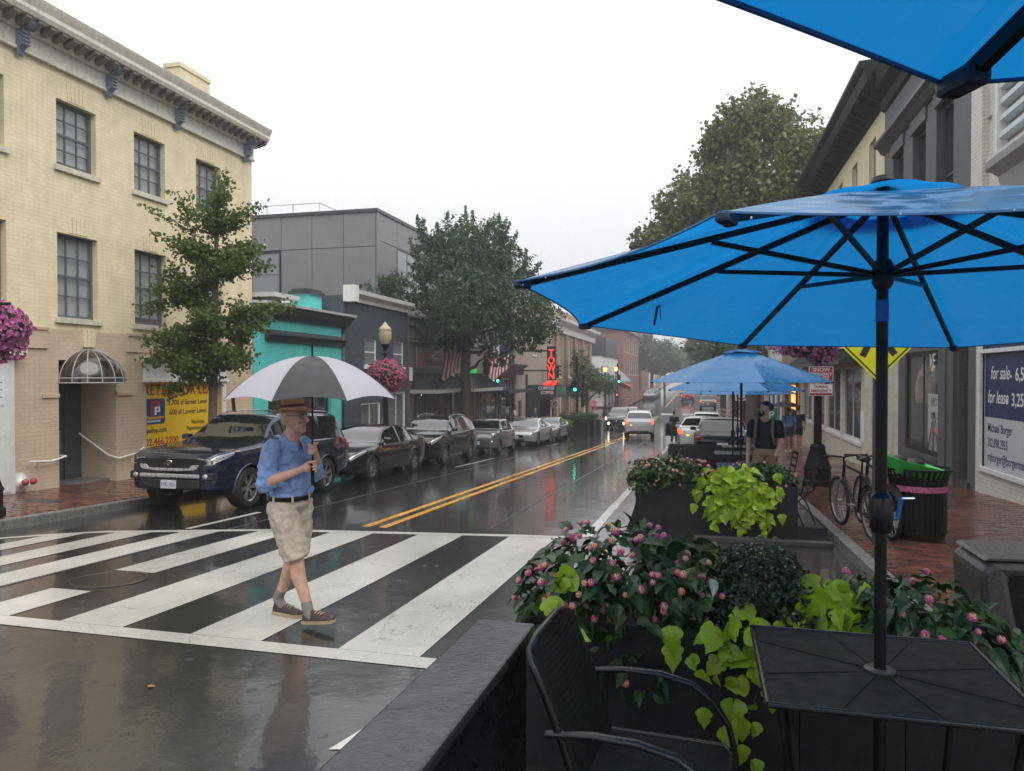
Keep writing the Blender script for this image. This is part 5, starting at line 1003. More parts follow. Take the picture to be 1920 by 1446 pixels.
# ------------------------------------------------------------------ hanging petunia baskets
leafmat('petal_pink', [(.62,.20,.44),(.70,.30,.54),(.78,.45,.64),(.55,.14,.36)], .5, .35); leafmat('petal_rose', [(.66,.18,.32),(.72,.30,.42),(.78,.48,.56),(.58,.12,.25)], .5, .35); leafmat('basket_leaf', [(.03,.06,.02),(.05,.09,.025),(.08,.12,.03)], .45, .25)
def petunia(label, loc, r3, n, mat, drape=()):
    t = thing('petunia_basket', label, 'flowers', loc, 0, 'petunia baskets on lamps'); mb = MB(); mb.lathe([(.04,-.36),(.16,-.30),(.22,-.12),(.24,.0)],14); mb.build('basket', MATS['bark'], t, 40)
    P = []; O = []
    for c, r, k in [((0,0,0), r3, n)] + list(drape):
        d = RNG.normal(size=(k,3)); d /= np.linalg.norm(d,axis=1)[:,None]; rr = 1 + .07*np.sin(d[:,:1]*9+d[:,2:]*7) + RNG.normal(size=(k,1))*.03
        P.append(d*rr*np.array(r)+np.array(c)); O.append(d)
    P = np.vstack(P); O = np.vstack(O); m = len(P)
    # five-petalled cups
    up = O + RNG.normal(size=(m,3))*.35; up /= np.linalg.norm(up,axis=1)[:,None]; a = np.cross(up, RNG.normal(size=(m,3))); a /= np.linalg.norm(a,axis=1)[:,None]; b = np.cross(up,a)
    s = .034*RNG.uniform(.75,1.25,(m,1)); vs_ = [P - up*s*.5]
    for k in range(10):
        an = 2*PI*k/10; q = 1.0 if k % 2 == 0 else .78; vs_.append(P + (a*math.cos(an)+b*math.sin(an))*s*q + up*s*(.15 if k%2==0 else .05))
    v = np.stack(vs_,1).reshape(-1,3); base = (np.arange(m)*11)[:,None,None]; f = np.array([[0,1+k,1+(k+1)%10] for k in range(10)])[None]; f = (f+base).reshape(-1,3)
    o = link('blossoms', fastmesh('blossoms', v, f, MATS[mat], 3), t); o['kind'] = 'stuff'
    idx = RNG.integers(0,m,m); leaf_cloud('foliage', P[idx]*.95+RNG.normal(size=(m,3))*.02, .06, MATS['basket_leaf'], t, .1, .6, kind='stuff', outward=O[idx])
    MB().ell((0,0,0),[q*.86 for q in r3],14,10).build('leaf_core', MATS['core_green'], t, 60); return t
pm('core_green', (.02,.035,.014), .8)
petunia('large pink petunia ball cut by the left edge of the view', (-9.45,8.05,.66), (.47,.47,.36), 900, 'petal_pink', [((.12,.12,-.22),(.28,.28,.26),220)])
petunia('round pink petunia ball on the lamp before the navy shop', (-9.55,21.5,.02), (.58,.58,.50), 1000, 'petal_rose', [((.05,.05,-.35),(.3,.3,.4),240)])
petunia('trailing purple petunias under the umbrella rim on the right', (2.25,16.85,.72), (.62,.5,.34), 700, 'petal_pink', [((-.55,0,-.05),(.3,.3,.22),150),((.2,-.1,-.2),(.3,.3,.3),160)])
petunia('farther petunia basket down the right pavement', (2.3,44.5,.1), (.6,.6,.45), 400, 'petal_pink')
# ================================================================== cars: local +x is the front, origin on the ground under the middle
def pchip(pts):
    x = np.array([p[0] for p in pts], float); y = np.array([p[1] for p in pts], float); h = np.diff(x); d = np.diff(y)/h; m = np.zeros(len(x))
    m[0], m[-1] = d[0], d[-1]
    for i in range(1, len(x)-1):
        if d[i-1]*d[i] > 0: w1, w2 = 2*h[i]+h[i-1], h[i]+2*h[i-1]; m[i] = (w1+w2)/(w1/d[i-1]+w2/d[i])
    def f(q):
        q = min(max(q, x[0]), x[-1]); i = min(int(np.searchsorted(x, q, 'right'))-1, len(h)-1); i = max(i, 0); t = (q-x[i])/h[i]
        return (2*t**3-3*t*t+1)*y[i] + (t**3-2*t*t+t)*h[i]*m[i] + (-2*t**3+3*t*t)*y[i+1] + (t**3-t*t)*h[i]*m[i+1]
    return f
def paint(name, col, metal=.35, rough=.22):
    m = pm(name, col, rough, metal=metal, var=.08, scale=3, coat=1.0, rvar=.05); t = m.node_tree; b = [n for n in t.nodes if n.type == 'BSDF_PRINCIPLED'][0]; b.inputs['Specular IOR Level'].default_value = .1
    tc = N(t, 'ShaderNodeTexCoord'); vo = N(t, 'ShaderNodeTexVoronoi'); vo.inputs['Scale'].default_value = 55; t.links.new(tc.outputs['Object'], vo.inputs['Vector'])
    t.links.new(bumpn(t, maprange(t, vo.outputs['Distance'], 1, 0, .1, .4), .05, .002), b.inputs['Coat Normal']); return m      # rain beads
for nm, c in dict(navy=(.008,.013,.036), black=(.008,.008,.01), black2=(.011,.010,.010), grey=(.16,.165,.17), silver=(.42,.43,.44), white=(.68,.68,.68), dgrey=(.05,.052,.055), red=(.28,.02,.02), lgrey=(.24,.25,.26)).items(): paint('paint_'+nm, c, .0 if nm in ('white','red','black','black2') else .45)
pm('headlight', (.55,.56,.57), .12, metal=.6, coat=1, scale=30, var=.3); pm('headlight_on', (.9,.85,.7), .2, emit=(1,.78,.45), estr=6); pm('tail_red', (.30,.012,.012), .15, coat=1); pm('tail_on', (.5,.03,.02), .2, emit=(1,.10,.03), estr=1.8); pm('amber_on', (.6,.2,.02), .2, emit=(1,.35,.04), estr=3)
pm('trim_silver', (.55,.55,.56), .28, metal=.5, var=.02, rvar=.02); pm('plastic', (.016,.016,.017), .55); pm('underbody', (.006,.006,.006), .9); pm('plate_white', (.6,.62,.66), .4); pm('rim_alloy', (.45,.45,.46), .25, metal=.8); pm('amber_lens', (.5,.18,.05), .2)
def wheel_meshes(r, w, spokes, key):
    ty = MB(); prof = [(r*.66,-w/2),(r*.9,-w/2),(r*.985,-w*.36),(r,-w*.2),(r,w*.2),(r*.985,w*.36),(r*.9,w/2),(r*.66,w/2)]
    n = 32; ty.loft([[(R_*math.cos(2*PI*k/n), z, R_*math.sin(2*PI*k/n)) for k in range(n)] for R_, z in prof], True, False)
    tm = ty.mesh('wheel', MATS['tyre'], 40)
    rm = MB(); o = w*.40
    rm.loft([[(R_*math.cos(2*PI*k/n), z, R_*math.sin(2*PI*k/n)) for k in range(n)] for R_, z in ((r*.68,-o),(r*.70,o*.9),(r*.67,o*1.02),(r*.62,o*.9),(r*.60,-o))], True, False)
    for k in range(spokes):
        a = 2*PI*k/spokes
        for da in ((-.10,.10) if spokes <= 6 else (0,)):
            p0 = (r*.12*math.cos(a+da), o*.72, r*.12*math.sin(a+da)); p1 = (r*.64*math.cos(a+da*1.4), o*.86, r*.64*math.sin(a+da*1.4)); rm.bar(p0, p1, r*.085 if spokes > 6 else r*.075, .03, up=(0,1,0))
    rm.loft([[(R_*math.cos(2*PI*k/16), z, R_*math.sin(2*PI*k/16)) for k in range(16)] for R_, z in ((r*.17,o*.5),(r*.17,o*.8),(r*.1,o*.86),(.01,o*.86))], True, False)
    dk_ = MB(); dk_.loft([[(R_*math.cos(2*PI*k/24), z, R_*math.sin(2*PI*k/24)) for k in range(24)] for R_, z in ((r*.66,o*.25),(.01,o*.25))], True, False)
    return tm, rm.mesh('rim', MATS['rim_alloy'], 40), dk_.mesh('brake_disc', MATS['underbody'], 40)
WM = {}
def car(label, S, loc, rz, group, paintname, tilt=0, cat='car', name='parked_car', front='plain', rear='plain', plate=None):
    """S: L,W,top,belt,wid control curves (x measured from the nose backwards), wheels (x,r), glass ranges"""
    root = thing(name, label, cat, loc, rz, group); root.rotation_euler = (0, tilt, rz)
    L, Wd = S['L'], S['W']; top, belt, wid = pchip(S['top']), pchip(S['belt']), pchip(S['wid']); r = S['r']; ra = r*1.13; xw = S['xw']; sill = S.get('sill', .24); zlow = S.get('low', sill)
    tum = S.get('tum', .2)
    xs = set(np.linspace(0, L, 72).tolist()) | {.03,.08,.14,L-.03,L-.08,L-.14}
    for x in xw:
        for k in range(-8, 9): xs.add(x + ra*math.sin(PI/2*k/8))
        xs |= {x-ra-.0015, x+ra+.0015}
    for a, b in S['side'] + [S['ws'], S['rw']]: xs |= {a, b}
    xs = sorted(q for q in xs if 0 <= q <= L)
    def zb_(x):
        z = sill
        for w in xw:
            if abs(x-w) <= ra: z = max(z, r + math.sqrt(max(0, ra*ra-(x-w)**2)))
        if x < .35: z = max(z, sill + (.35-x)*.12)
        if x > L-.45: z = max(z, sill + (x-L+.45)*.28)
        return z
    def sec(x):
        w = Wd/2*wid(x); zb = zb_(x); b = max(belt(x), zb+.06); t = max(top(x), b+.025); h = t-b; g = min(1, h/.38); wr = w*(.93-tum*g)
        return [(0,zb),(.86*w,zb),(.965*w,zb+.05*(b-zb)),(w,zb+.36*(b-zb)),(.995*w,zb+.72*(b-zb)),(.968*w,b-.02),(.935*w,b),(.935*w+(wr-.935*w)*.93,b+h*.86),(wr*.93,b+h*.955),(wr*.55,b+h*.992),(0,t)]
    secs = [sec(x) for x in xs]; NP = 11
    def P(i, j, s): y, z = secs[i][j]; return (L/2-xs[i], y*s, z)
    body = MB(); glass = {}
    def isin(x0, x1, rg): return x0 >= rg[0]-1e-4 and x1 <= rg[1]+1e-4
    for i in range(len(xs)-1):
        a, b = xs[i], xs[i+1]
        for s in (1, -1):
            for j in range(NP-1):
                q = [P(i,j,s),P(i+1,j,s),P(i+1,j+1,s),P(i,j+1,s)]
                if s < 0: q.reverse()
                key = None
                if j == 6:
                    for n_, rg in enumerate(S['side']):
                        if isin(a,b,rg): key = ('side_window', n_, s)
                elif j >= 8:
                    if isin(a,b,S['ws']): key = ('windshield', 0, 0)
                    elif isin(a,b,S['rw']): key = ('rear_window', 0, 0)
                if key: glass.setdefault(key, MB()).quad(*q)
                else: body.quad(*q, m=1 if j == 0 else 0)
    for e, i in ((1,0),(-1,len(xs)-1)):      # rounded nose and tail caps
        ring0 = [P(i,j,1) for j in range(NP)] + [P(i,j,-1) for j in range(NP-2,0,-1)]; zc = (secs[i][0][1]+secs[i][-1][1])/2
        ring1 = [(p[0]+e*.035, p[1]*.95, zc+(p[2]-zc)*.93) for p in ring0]; ring2 = [(p[0]+e*.05, p[1]*.80, zc+(p[2]-zc)*.78) for p in ring0]
        body.loft([ring0, ring1, ring2], True, False); body.add(ring2, [tuple(range(len(ring2)))])
    bo = body.mesh('body', [MATS[paintname], MATS['underbody']]); bm = bmesh.new(); bm.from_mesh(bo); bmesh.ops.remove_doubles(bm, verts=bm.verts, dist=.0004); bmesh.ops.recalc_face_normals(bm, faces=bm.faces); bm.to_mesh(bo); bm.free()
    bo.polygons.foreach_set('use_smooth', [True]*len(bo.polygons)); bo.set_sharp_from_angle(angle=R(32)); link('body', bo, root)
    gm = S.get('gm', 'glass_car')
    for (nm, n_, s), g in glass.items():
        me = g.mesh(nm, MATS[gm], fix=False); bm = bmesh.new(); bm.from_mesh(me); bmesh.ops.remove_doubles(bm, verts=bm.verts, dist=.0004); bmesh.ops.recalc_face_normals(bm, faces=bm.faces); bm.to_mesh(me); bm.free()
        me.polygons.foreach_set('use_smooth', [True]*len(me.polygons)); link(nm, me, root)
    # dark cabin under the roof so that the glass has something behind it
    # ---- surface patches (lights, doors, mirrors)
    def surf(x, u, s, off):
        c = sec(x); j = min(int(u), NP-2); f = u-j; y = c[j][0]*(1-f)+c[j+1][0]*f; z = c[j][1]*(1-f)+c[j+1][1]*f
        ny, nz = (c[j+1][1]-c[j][1]), -(c[j+1][0]-c[j][0]); l = math.hypot(ny,nz) or 1
        return (L/2-x, (y+ny/l*off)*s, z+nz/l*off)
    def patch(name, mat, x0, x1, u0, u1, s, off=.008, nx=8, nu=4, parent=None, cut=None):
        mb = MB(); rows = []
        for i in range(nx+1):
            x = x0+(x1-x0)*i/nx; a, b = (u0, u1) if not cut else cut(i/nx)
            rows.append([surf(x, a+(b-a)*k/nu, s, off) for k in range(nu+1)])
        mb.loft(rows, False, False)
        # rim down to the body so that it is a solid lens
        edge = [rows[i][0] for i in range(nx+1)] + rows[nx][1:] + [rows[i][-1] for i in range(nx-1,-1,-1)] + rows[0][-2:0:-1]
        return mb.build(name, MATS[mat], parent or root, 50, fix=False)
    for a, b in S.get('doors', ()):
        for s in (1, -1):
            d = patch('door', paintname, a+.012, b-.012, 2.15, 5.9, s, .005, 10, 8)
            hx = b-.14; q = surf(hx, 4.75, s, .02); MB().obox(q,(.17,.035,.028)).build('handle', MATS[S.get('hm', paintname)], d, bevel=.008)
    for s in (1, -1):     # mirrors
        c = surf(S['mir'], 6.05, s, .10); mb = MB(); mb.loft([[(c[0]+dx, c[1]+s*y*k, c[2]+.06+z*k) for y, z in ((-.10,-.05),(.09,-.06),(.11,.03),(.06,.07),(-.08,.06))] for dx, k in ((-.05,.96),(-.03,1.0),(.05,.85),(.08,.5))]); mm = mb.build('mirror', MATS[S.get('mm', paintname)], root, 50)
        MB().obox((c[0], c[1]-s*.09, c[2]+.0),(.06,.1,.03)).build('mirror_arm', MATS['plastic'], mm)
    if S.get('rails'):
        for s in (1, -1):
            a, b = S['rails']; pts = [surf(a+(b-a)*t, 8.2, s, .05 if 0 < t < 1 else .0) for t in (0,.08,.3,.5,.7,.92,1)]; MB().tube(pts,.018,6).build('roof_rail', MATS[S.get('rm','rim_alloy')], root, 60)
    sp = S.get('spokes', 10); key = (r, sp)
    if key not in WM: WM[key] = wheel_meshes(r, S.get('tw',.22), sp, key)
    tm, rm, dm = WM[key]; tr = Wd/2*.985-.115
    for x in xw:
        for s in (1, -1):
            w = link('wheel', tm, root); w.location = (L/2-x, s*tr, r); w.rotation_euler = (0, random.uniform(0,6), 0 if s > 0 else PI); link('rim', rm, w); link('brake_disc', dm, w)
    # wheel-arch lips
    if S.get('flare'):
        for x in xw:
            for s in (1, -1):
                pts = [(L/2-(x+ra*1.02*math.cos(t)), s*(Wd/2*wid(x+ra*math.cos(t))+.0), r+ra*1.02*math.sin(t)) for t in np.linspace(-.15,PI+.15,22)]; MB().tube(pts,.028,6).build('arch_lip', MATS[S['flare']], root, 60)
    nose = L/2+.052; zc0 = secs[0]; hb = secs[0][-1][1]; wn = Wd/2*wid(0)
    # ---- front
    fl = 'headlight_on' if front == 'lit' else 'headlight'
    if front in ('plain','lit','fascia','round','four'):
        h0, h1 = S.get('hl', (4.25,5.4)); hx = S.get('hlx', (.06,.55))
        if front != 'round':
            for s in (1,-1):
                h = patch('headlight', fl if front == 'lit' else 'headlight', hx[0], hx[1], h0, h1, s, .010, cut=lambda t: (h0+.55*t, h1-.10*t))
        else:
            for s in (1,-1):
                c = surf(.16, 5.4, s, .0); m_ = MB(); m_.ell((0,0,0),(.06,.11,.11),16,8); o = m_.build('headlight', MATS['headlight'], root, 60); o.location = (c[0]+.05, c[1]*.90, c[2]-.03); MB().lathe([(.115,-.03),(.125,0),(.11,.03)],20).xf(Matrix.Rotation(R(90),4,'Y')).build('bezel', MATS['chrome'], o, 40)
                c = surf(.1, 3.4, s, .0); MB().ell((c[0]+.06,c[1]*.86,c[2]),(.04,.08,.06),12,6).build('fog_lamp', MATS['headlight'], root, 60)
        gz0, gz1, gw = S.get('gr', (hb*.62, hb*.92, wn*.55))
        mb = MB(); n = 14
        mb.loft([[(nose+dx, gw*k*math.copysign(abs(math.cos(2*PI*q/24))**S.get('gexp',.5), math.cos(2*PI*q/24)), (gz0+gz1)/2+(gz1-gz0)/2*k*math.copysign(abs(math.sin(2*PI*q/24))**S.get('gexp',.5), math.sin(2*PI*q/24))) for q in range(24)] for dx, k in ((-.06,1.05),(.012,1.0),(.004,.9))])
        g = mb.build('grille', MATS['plastic'], root, 40)
        if S.get('gbar', True):
            for k in range(1,4): zz = gz0+(gz1-gz0)*k/4; MB().box(nose+.006,nose+.014,-gw*.82,gw*.82,zz-.007,zz+.007).build('grille_bar', MATS['chrome' if k == 2 else 'plastic'], g)
        MB().ell((nose+.015,0,(gz0+gz1)/2+(gz1-gz0)*.2),(.012,.07,.05),14,6).build('emblem', MATS['chrome'], g, 60)
        MB().box(nose-.03,nose+.006,-wn*.62,wn*.62,sill+.06,sill+.17).build('air_intake', MATS['plastic'], root, bevel=.02)
        if front == 'lit':
            for s in (1,-1): MB().ell((nose-.03,s*wn*.78,hb*.62),(.05,.10,.08),12,8).build('headlight', MATS['headlight_on'], root, 60); MB().ell((nose-.02,s*wn*.8,sill+.16),(.04,.06,.05),10,6).build('fog_lamp', MATS['headlight_on'], root, 60)
    if plate and plate[0] in 'fb':
        pz = S.get('pz', sill+.26); p = MB().box(nose+.006,nose+.02,-.155,.155,pz-.075,pz+.075).build('license_plate', MATS['plate_white'], root, bevel=.004)
        text('plate_text', plate[1:], .10, MATS['sign_blue'], p, (nose+.021,0,pz-.045), (R(90),0,R(90)), 'CENTER', .001, .9)
    # ---- rear
    tail = -L/2-.052; hr = secs[-1][-1][1]; wt = Wd/2*wid(L)
    tlm = 'tail_on' if rear == 'lit' else 'tail_red'
    t0, t1 = S.get('tl', (3.9,5.2)); tx = S.get('tlx', (L-.42, L-.03))
    for s in (1,-1):
        lt = patch('tail_light', tlm, tx[0], tx[1], t0, t1, s, .010, cut=lambda t: (t1-(t1-t0)*(.35+.65*t), t1))
        zt = sec(L-.05)[5][1]; c = surf(L-.02, 5.2, s, 0); MB().obox((tail+.035, c[1]*.86, c[2]-.06),(.05,.30,.13)).build('tail_light', MATS[tlm], root, bevel=.03)
    if rear == 'lit':
        MB().obox((tail+.02, wt*.6, hr*.78),(.05,.12,.06)).build('turn_lamp', MATS['amber_on'], root, bevel=.02)
    pz = S.get('rpz', hr*.66); p = MB().box(tail-.012,tail+.01,-.16,.16,pz-.08,pz+.08).build('license_plate', MATS['plate_white'], root)
    MB().box(tail-.01,tail+.1,-wt*.7,wt*.7,sill+.08,sill+.2).build('rear_bumper_insert', MATS['plastic'], root, bevel=.02)
    return root, surf, patch

SUV1 = dict(L=4.80,W=1.93,r=.39,tw=.27,xw=(.88,3.67),sill=.36,tum=.17,spokes=6,
  top=[(0,.99),(.10,1.06),(.5,1.13),(1.1,1.19),(1.42,1.24),(1.95,1.66),(2.25,1.77),(3.2,1.81),(4.2,1.79),(4.5,1.74),(4.66,1.35),(4.80,1.12)],
  belt=[(0,.96),(.10,1.03),(.5,1.09),(1.1,1.14),(1.42,1.17),(3,1.19),(4.4,1.22),(4.66,1.20),(4.80,1.08)],
  wid=[(0,.80),(.10,.90),(.30,.97),(.8,1),(3.9,1),(4.5,.97),(4.8,.92)], ws=(1.44,2.0), rw=(4.52,4.70), side=[(1.78,2.62),(2.70,3.45),(3.55,4.35)], doors=[(1.42,2.66),(2.66,3.5)], mir=1.62,
  rails=(2.2,4.3), flare='paint_navy', hl=(4.3,5.15), hlx=(.0,.44), gr=(.73,.975,.66), gexp=.22, gm='glass_car', pz=.60, gbar=False)
SEDAN = dict(L=4.83,W=1.86,r=.335,xw=(.96,3.74),sill=.22,tum=.24,spokes=10,
  top=[(0,.64),(.12,.73),(.5,.83),(1.05,.91),(1.45,.97),(2.0,1.29),(2.35,1.41),(2.8,1.45),(3.3,1.42),(3.8,1.26),(4.25,1.09),(4.7,1.05),(4.83,.95)],
  belt=[(0,.62),(.12,.71),(.5,.80),(1.05,.87),(1.45,.91),(2.6,.945),(3.7,.98),(4.25,1.03),(4.7,1.0),(4.83,.90)],
  wid=[(0,.80),(.15,.90),(.45,.97),(1,1),(3.8,1),(4.5,.95),(4.83,.86)], ws=(1.48,2.28), rw=(3.42,4.2), side=[(1.78,2.70),(2.78,3.66)], doors=[(1.5,2.74),(2.74,3.7)], mir=1.72, hl=(4.3,5.4), hlx=(.02,.60), gr=(.42,.60,.42))
CUV = dict(L=4.60,W=1.84,r=.355,xw=(.93,3.59),sill=.25,tum=.2,spokes=10,
  top=[(0,.82),(.12,.92),(.5,1.02),(1.0,1.09),(1.3,1.14),(1.9,1.52),(2.3,1.64),(3.0,1.68),(3.8,1.62),(4.15,1.54),(4.45,1.15),(4.60,1.02)],
  belt=[(0,.80),(.12,.89),(.5,.98),(1.0,1.04),(1.3,1.06),(2.5,1.09),(3.6,1.15),(4.2,1.18),(4.45,1.10),(4.60,.97)],
  wid=[(0,.80),(.15,.91),(.45,.98),(.9,1),(3.7,1),(4.3,.95),(4.6,.88)], ws=(1.34,2.1), rw=(4.17,4.42), side=[(1.68,2.52),(2.60,3.35),(3.42,3.85)], doors=[(1.4,2.56),(2.56,3.4)], mir=1.6, rails=(2.1,3.9), hl=(4.3,5.5), hlx=(.02,.58), gr=(.52,.72,.5))
CITY = dict(L=3.55,W=1.64,r=.30,xw=(.72,3.02),sill=.22,tum=.2,spokes=8,
  top=[(0,.72),(.1,.84),(.35,.95),(.75,1.02),(.95,1.06),(1.45,1.39),(1.8,1.48),(2.3,1.49),(2.9,1.40),(3.25,1.10),(3.5,.92),(3.55,.85)],
  belt=[(0,.70),(.1,.81),(.35,.91),(.75,.96),(.95,.98),(2.0,.97),(2.9,1.0),(3.25,.98),(3.5,.88),(3.55,.82)],
  wid=[(0,.76),(.12,.89),(.4,.98),(.8,1),(2.9,1),(3.3,.93),(3.55,.82)], ws=(.98,1.66), rw=(2.95,3.22), side=[(1.28,2.1),(2.2,2.75)], doors=[(1.0,2.15)], mir=1.2, gr=(.56,.64,.34), gbar=False, hm='chrome')
SPORT = dict(L=4.97,W=1.96,r=.35,xw=(.98,3.94),sill=.20,tum=.25,spokes=10,
  top=[(0,.62),(.12,.70),(.5,.80),(1.1,.89),(1.5,.96),(2.2,1.30),(2.6,1.42),(2.9,1.445),(3.4,1.39),(4.0,1.20),(4.6,1.07),(4.88,1.04),(4.97,.94)],
  belt=[(0,.60),(.12,.68),(.5,.77),(1.1,.85),(1.5,.89),(2.8,.92),(3.9,.98),(4.6,1.02),(4.88,1.0),(4.97,.9)],
  wid=[(0,.78),(.15,.89),(.45,.97),(1,1),(3.9,1),(4.6,.95),(4.97,.85)], ws=(1.52,2.5), rw=(3.5,4.5), side=[(1.9,2.85),(2.92,3.75)], doors=[(1.6,2.88),(2.88,3.85)], mir=1.85, hl=(4.25,5.35), hlx=(.04,.58), gr=(.42,.58,.40), gbar=False, mm='paint_silver')
HATCH = dict(L=4.10,W=1.70,r=.31,xw=(.85,3.35),sill=.22,tum=.2,spokes=8,
  top=[(0,.74),(.1,.84),(.5,.98),(.9,1.06),(1.9,1.46),(2.4,1.525),(3.2,1.50),(3.78,1.42),(3.98,1.06),(4.10,.98)],
  belt=[(0,.72),(.1,.81),(.5,.92),(.9,.97),(2.0,.98),(3.2,1.03),(3.8,1.05),(3.95,1.0),(4.10,.92)],
  wid=[(0,.78),(.12,.9),(.4,.97),(.8,1),(3.4,1),(3.8,.96),(4.1,.90)], ws=(.95,1.85), rw=(3.80,3.96), side=[(1.4,2.35),(2.42,3.25)], doors=[(1.3,2.38),(2.38,3.3)], mir=1.4, tl=(3.2,5.9), tlx=(3.80,4.09), gr=(.5,.62,.4))
def lay(x, y, heading):      # put a car on the sloping road
    sl = (road_z(y+.5)-road_z(y-.5)); return (x, y, road_z(y)), sl
GP = 'cars parked along the left kerb'
def place(label, S, x, y, face, group, p, **k):
    rz = -PI/2 if face == 'cam' else PI/2
    if 'ang' in k: rz += R(k.pop('ang'))
    dz = road_z(y+1.2)-road_z(y-1.2); pitch = math.atan(dz/2.4)
    tilt = pitch if face == 'cam' else -pitch
    res = car(label, S, (x, y, road_z(y)), rz, group, p, tilt=tilt, **k)
    if group == GP: res[0].scale = (.93,.91,.875)
    return res
su, surf, patch = place('dark navy off-road estate parked before the yellow banner', SUV1, -8.12, 12.2, 'cam', GP, 'paint_navy', name='parked_suv', front='fascia')
# its face: chrome grille wing, bumper bar, fog pods, plate, emblem
nose = SUV1['L']/2+.052
MB().box(nose-.02,nose+.018,-.60,.60,.625,.70).build('bumper_bar', MATS['trim_silver'], su, bevel=.02)
MB().box(nose-.02,nose+.012,-.60,.60,.44,.60).build('lower_grille', MATS['plastic'], su, bevel=.02)
mb = MB(); mb.prism([(-.60,.865),(-.46,.86),(-.40,.80),(.40,.80),(.46,.86),(.60,.865),(.54,.775),(.2,.75),(-.2,.75),(-.54,.775)],0,nose+.005,nose+.026); mb.build('grille_wing', MATS['trim_silver'], su, bevel=.006)
mb = MB(); ring = [[(nose+.03+d, .085*k*math.cos(2*PI*q/24), .875+.058*k*math.sin(2*PI*q/24)) for q in range(24)] for d, k in ((0,1),(.006,1),(.006,.8),(0,.8))]; mb.loft(ring,True,False)
mb.loft([[(nose+.03+d, .03*k*math.cos(2*PI*q/20), .875+.05*k*math.sin(2*PI*q/20)) for q in range(20)] for d, k in ((0,1.1),(.006,1.1),(.006,.7),(0,.7))],True,False); mb.loft([[(nose+.03+d, .06*k*math.cos(2*PI*q/20), .895+.022*k*math.sin(2*PI*q/20)) for q in range(20)] for d, k in ((0,1.1),(.006,1.1),(.006,.7),(0,.7))],True,False); mb.build('emblem', MATS['chrome'], su, 50)
for s in (1,-1):
    mb = MB(); mb.loft([[(nose+dx-.0, s*y, z) for y, z in ((.36,.90),(.54,.845),(.80,.865),(.81,.96),(.54,.985))] for dx in (-.20,-.03,-.012)]); hl_ = mb.build('headlight', MATS['headlight'], su, bevel=.012)
    for q, r0 in ((.57,.045),(.70,.05)): MB().ell((nose-.012,s*q,.925),(.016,r0,r0),14,6).build('projector_lens', MATS['glass_car'], hl_, 60)
    c = surf(.10, 3.3, s, 0); f = MB().obox((nose-.10,s*.70,.655),(.17,.26,.15)).build('fog_pod', MATS['plastic'], su, bevel=.03); MB().ell((nose-.015,s*.70,.66),(.02,.055,.05),14,6).build('fog_lamp', MATS['headlight'], f, 60)
    MB().bar((nose-.04,s*.58,.745),(nose-.18,s*.84,.735),.012,.02).build('chrome_strip', MATS['chrome'], f); MB().bar((nose-.04,s*.58,.565),(nose-.18,s*.84,.575),.012,.02).build('chrome_strip', MATS['chrome'], f)
    patch('turn_lens','amber_lens',.50,.60,5.0,5.7,s,.014)
p_ = MB().box(nose+.012,nose+.026,-.155,.155,.435,.585).build('license_plate', MATS['plate_white'], su, bevel=.004); text('plate_text','YYC-1821',.095,MATS['sign_blue'],p_,(nose+.0275,0,.475),(R(90),0,R(90)),'CENTER',.001,.72)
place('black low sedan with pointed grille behind the walking man', SEDAN, -8.15, 17.05, 'cam', GP, 'paint_black', front='fascia')
place('black crossover with roof rails parked third in the left row', CUV, -8.15, 22.0, 'cam', GP, 'paint_black2', front='fascia')
place('small rounded grey city car parked in front of the elm', CITY, -8.0, 27.6, 'cam', GP, 'paint_grey', front='round', plate='fDC 4')
place('silver fastback sedan parked past the small city car', SPORT, -8.15, 34.8, 'cam', GP, 'paint_silver', front='fascia', plate='fEV 3')
place('mid-grey sedan parked last before the far planters', SEDAN, -8.2, 40.4, 'cam', GP, 'paint_lgrey', front='fascia')
place('dark oncoming car with bright headlights', CUV, -6.4, 60, 'cam', None, 'paint_dgrey', front='lit', name='oncoming_car')
place('grey sedan following the dark oncoming car', SEDAN, -6.3, 68, 'cam', None, 'paint_lgrey', name='oncoming_car')
place('white crossover driving away with glowing tail lights', CUV, -3.75, 47.0, 'away', None, 'paint_white', rear='lit', name='moving_car', ang=4)
r_, _, _ = car('black sedan waiting sideways in the side street', SEDAN, (-14.8,86,road_z(87)), R(8), None, 'paint_black', name='waiting_car')
GR = 'cars parked along the right kerb'
hf, hs, hp = place('black hatchback parked behind the umbrella tables', HATCH, .62, 25.2, 'away', GR, 'paint_black')
for s in (1,-1): MB().obox((-2.03,s*.70,.86),(.09,.15,.16)).build('tail_light', MATS['tail_red'], hf, bevel=.03); MB().obox((-2.0,s*.71,1.04),(.10,.13,.18)).build('reverse_lamp', MATS['headlight'], hf, bevel=.03)
MB().obox((-HATCH['L']/2-.02,.42,1.0),(.01,.16,.03)).build('badge', MATS['chrome'], hf)
place('silver sedan parked ahead of the black hatchback', SEDAN, -.02, 31.8, 'away', GR, 'paint_silver', rear='lit')
wc, ws_, _ = place('white sedan at the kerb with its driver door open', SEDAN, .05, 38.6, 'away', GR, 'paint_white', rear='lit')
mb = MB(); mb.box(-.02,.02,0,1.0,.35,.95); d_ = mb.build('open_door', MATS['paint_black'], wc, bevel=.02); d_.location = (.9,.92,0); d_.rotation_euler = (0,0,R(-15))
mb = MB(); mb.box(-.015,.015,.1,.95,.95,1.02); mb.bar((0,.05,.95),(0,.55,1.32),.03,.03); mb.bar((0,.55,1.32),(0,.95,.97),.03,.03); mb.build('door_window_frame', MATS['paint_black'], d_)
place('white estate parked beyond the car with open door', CUV, .3, 44.8, 'away', GR, 'paint_white')
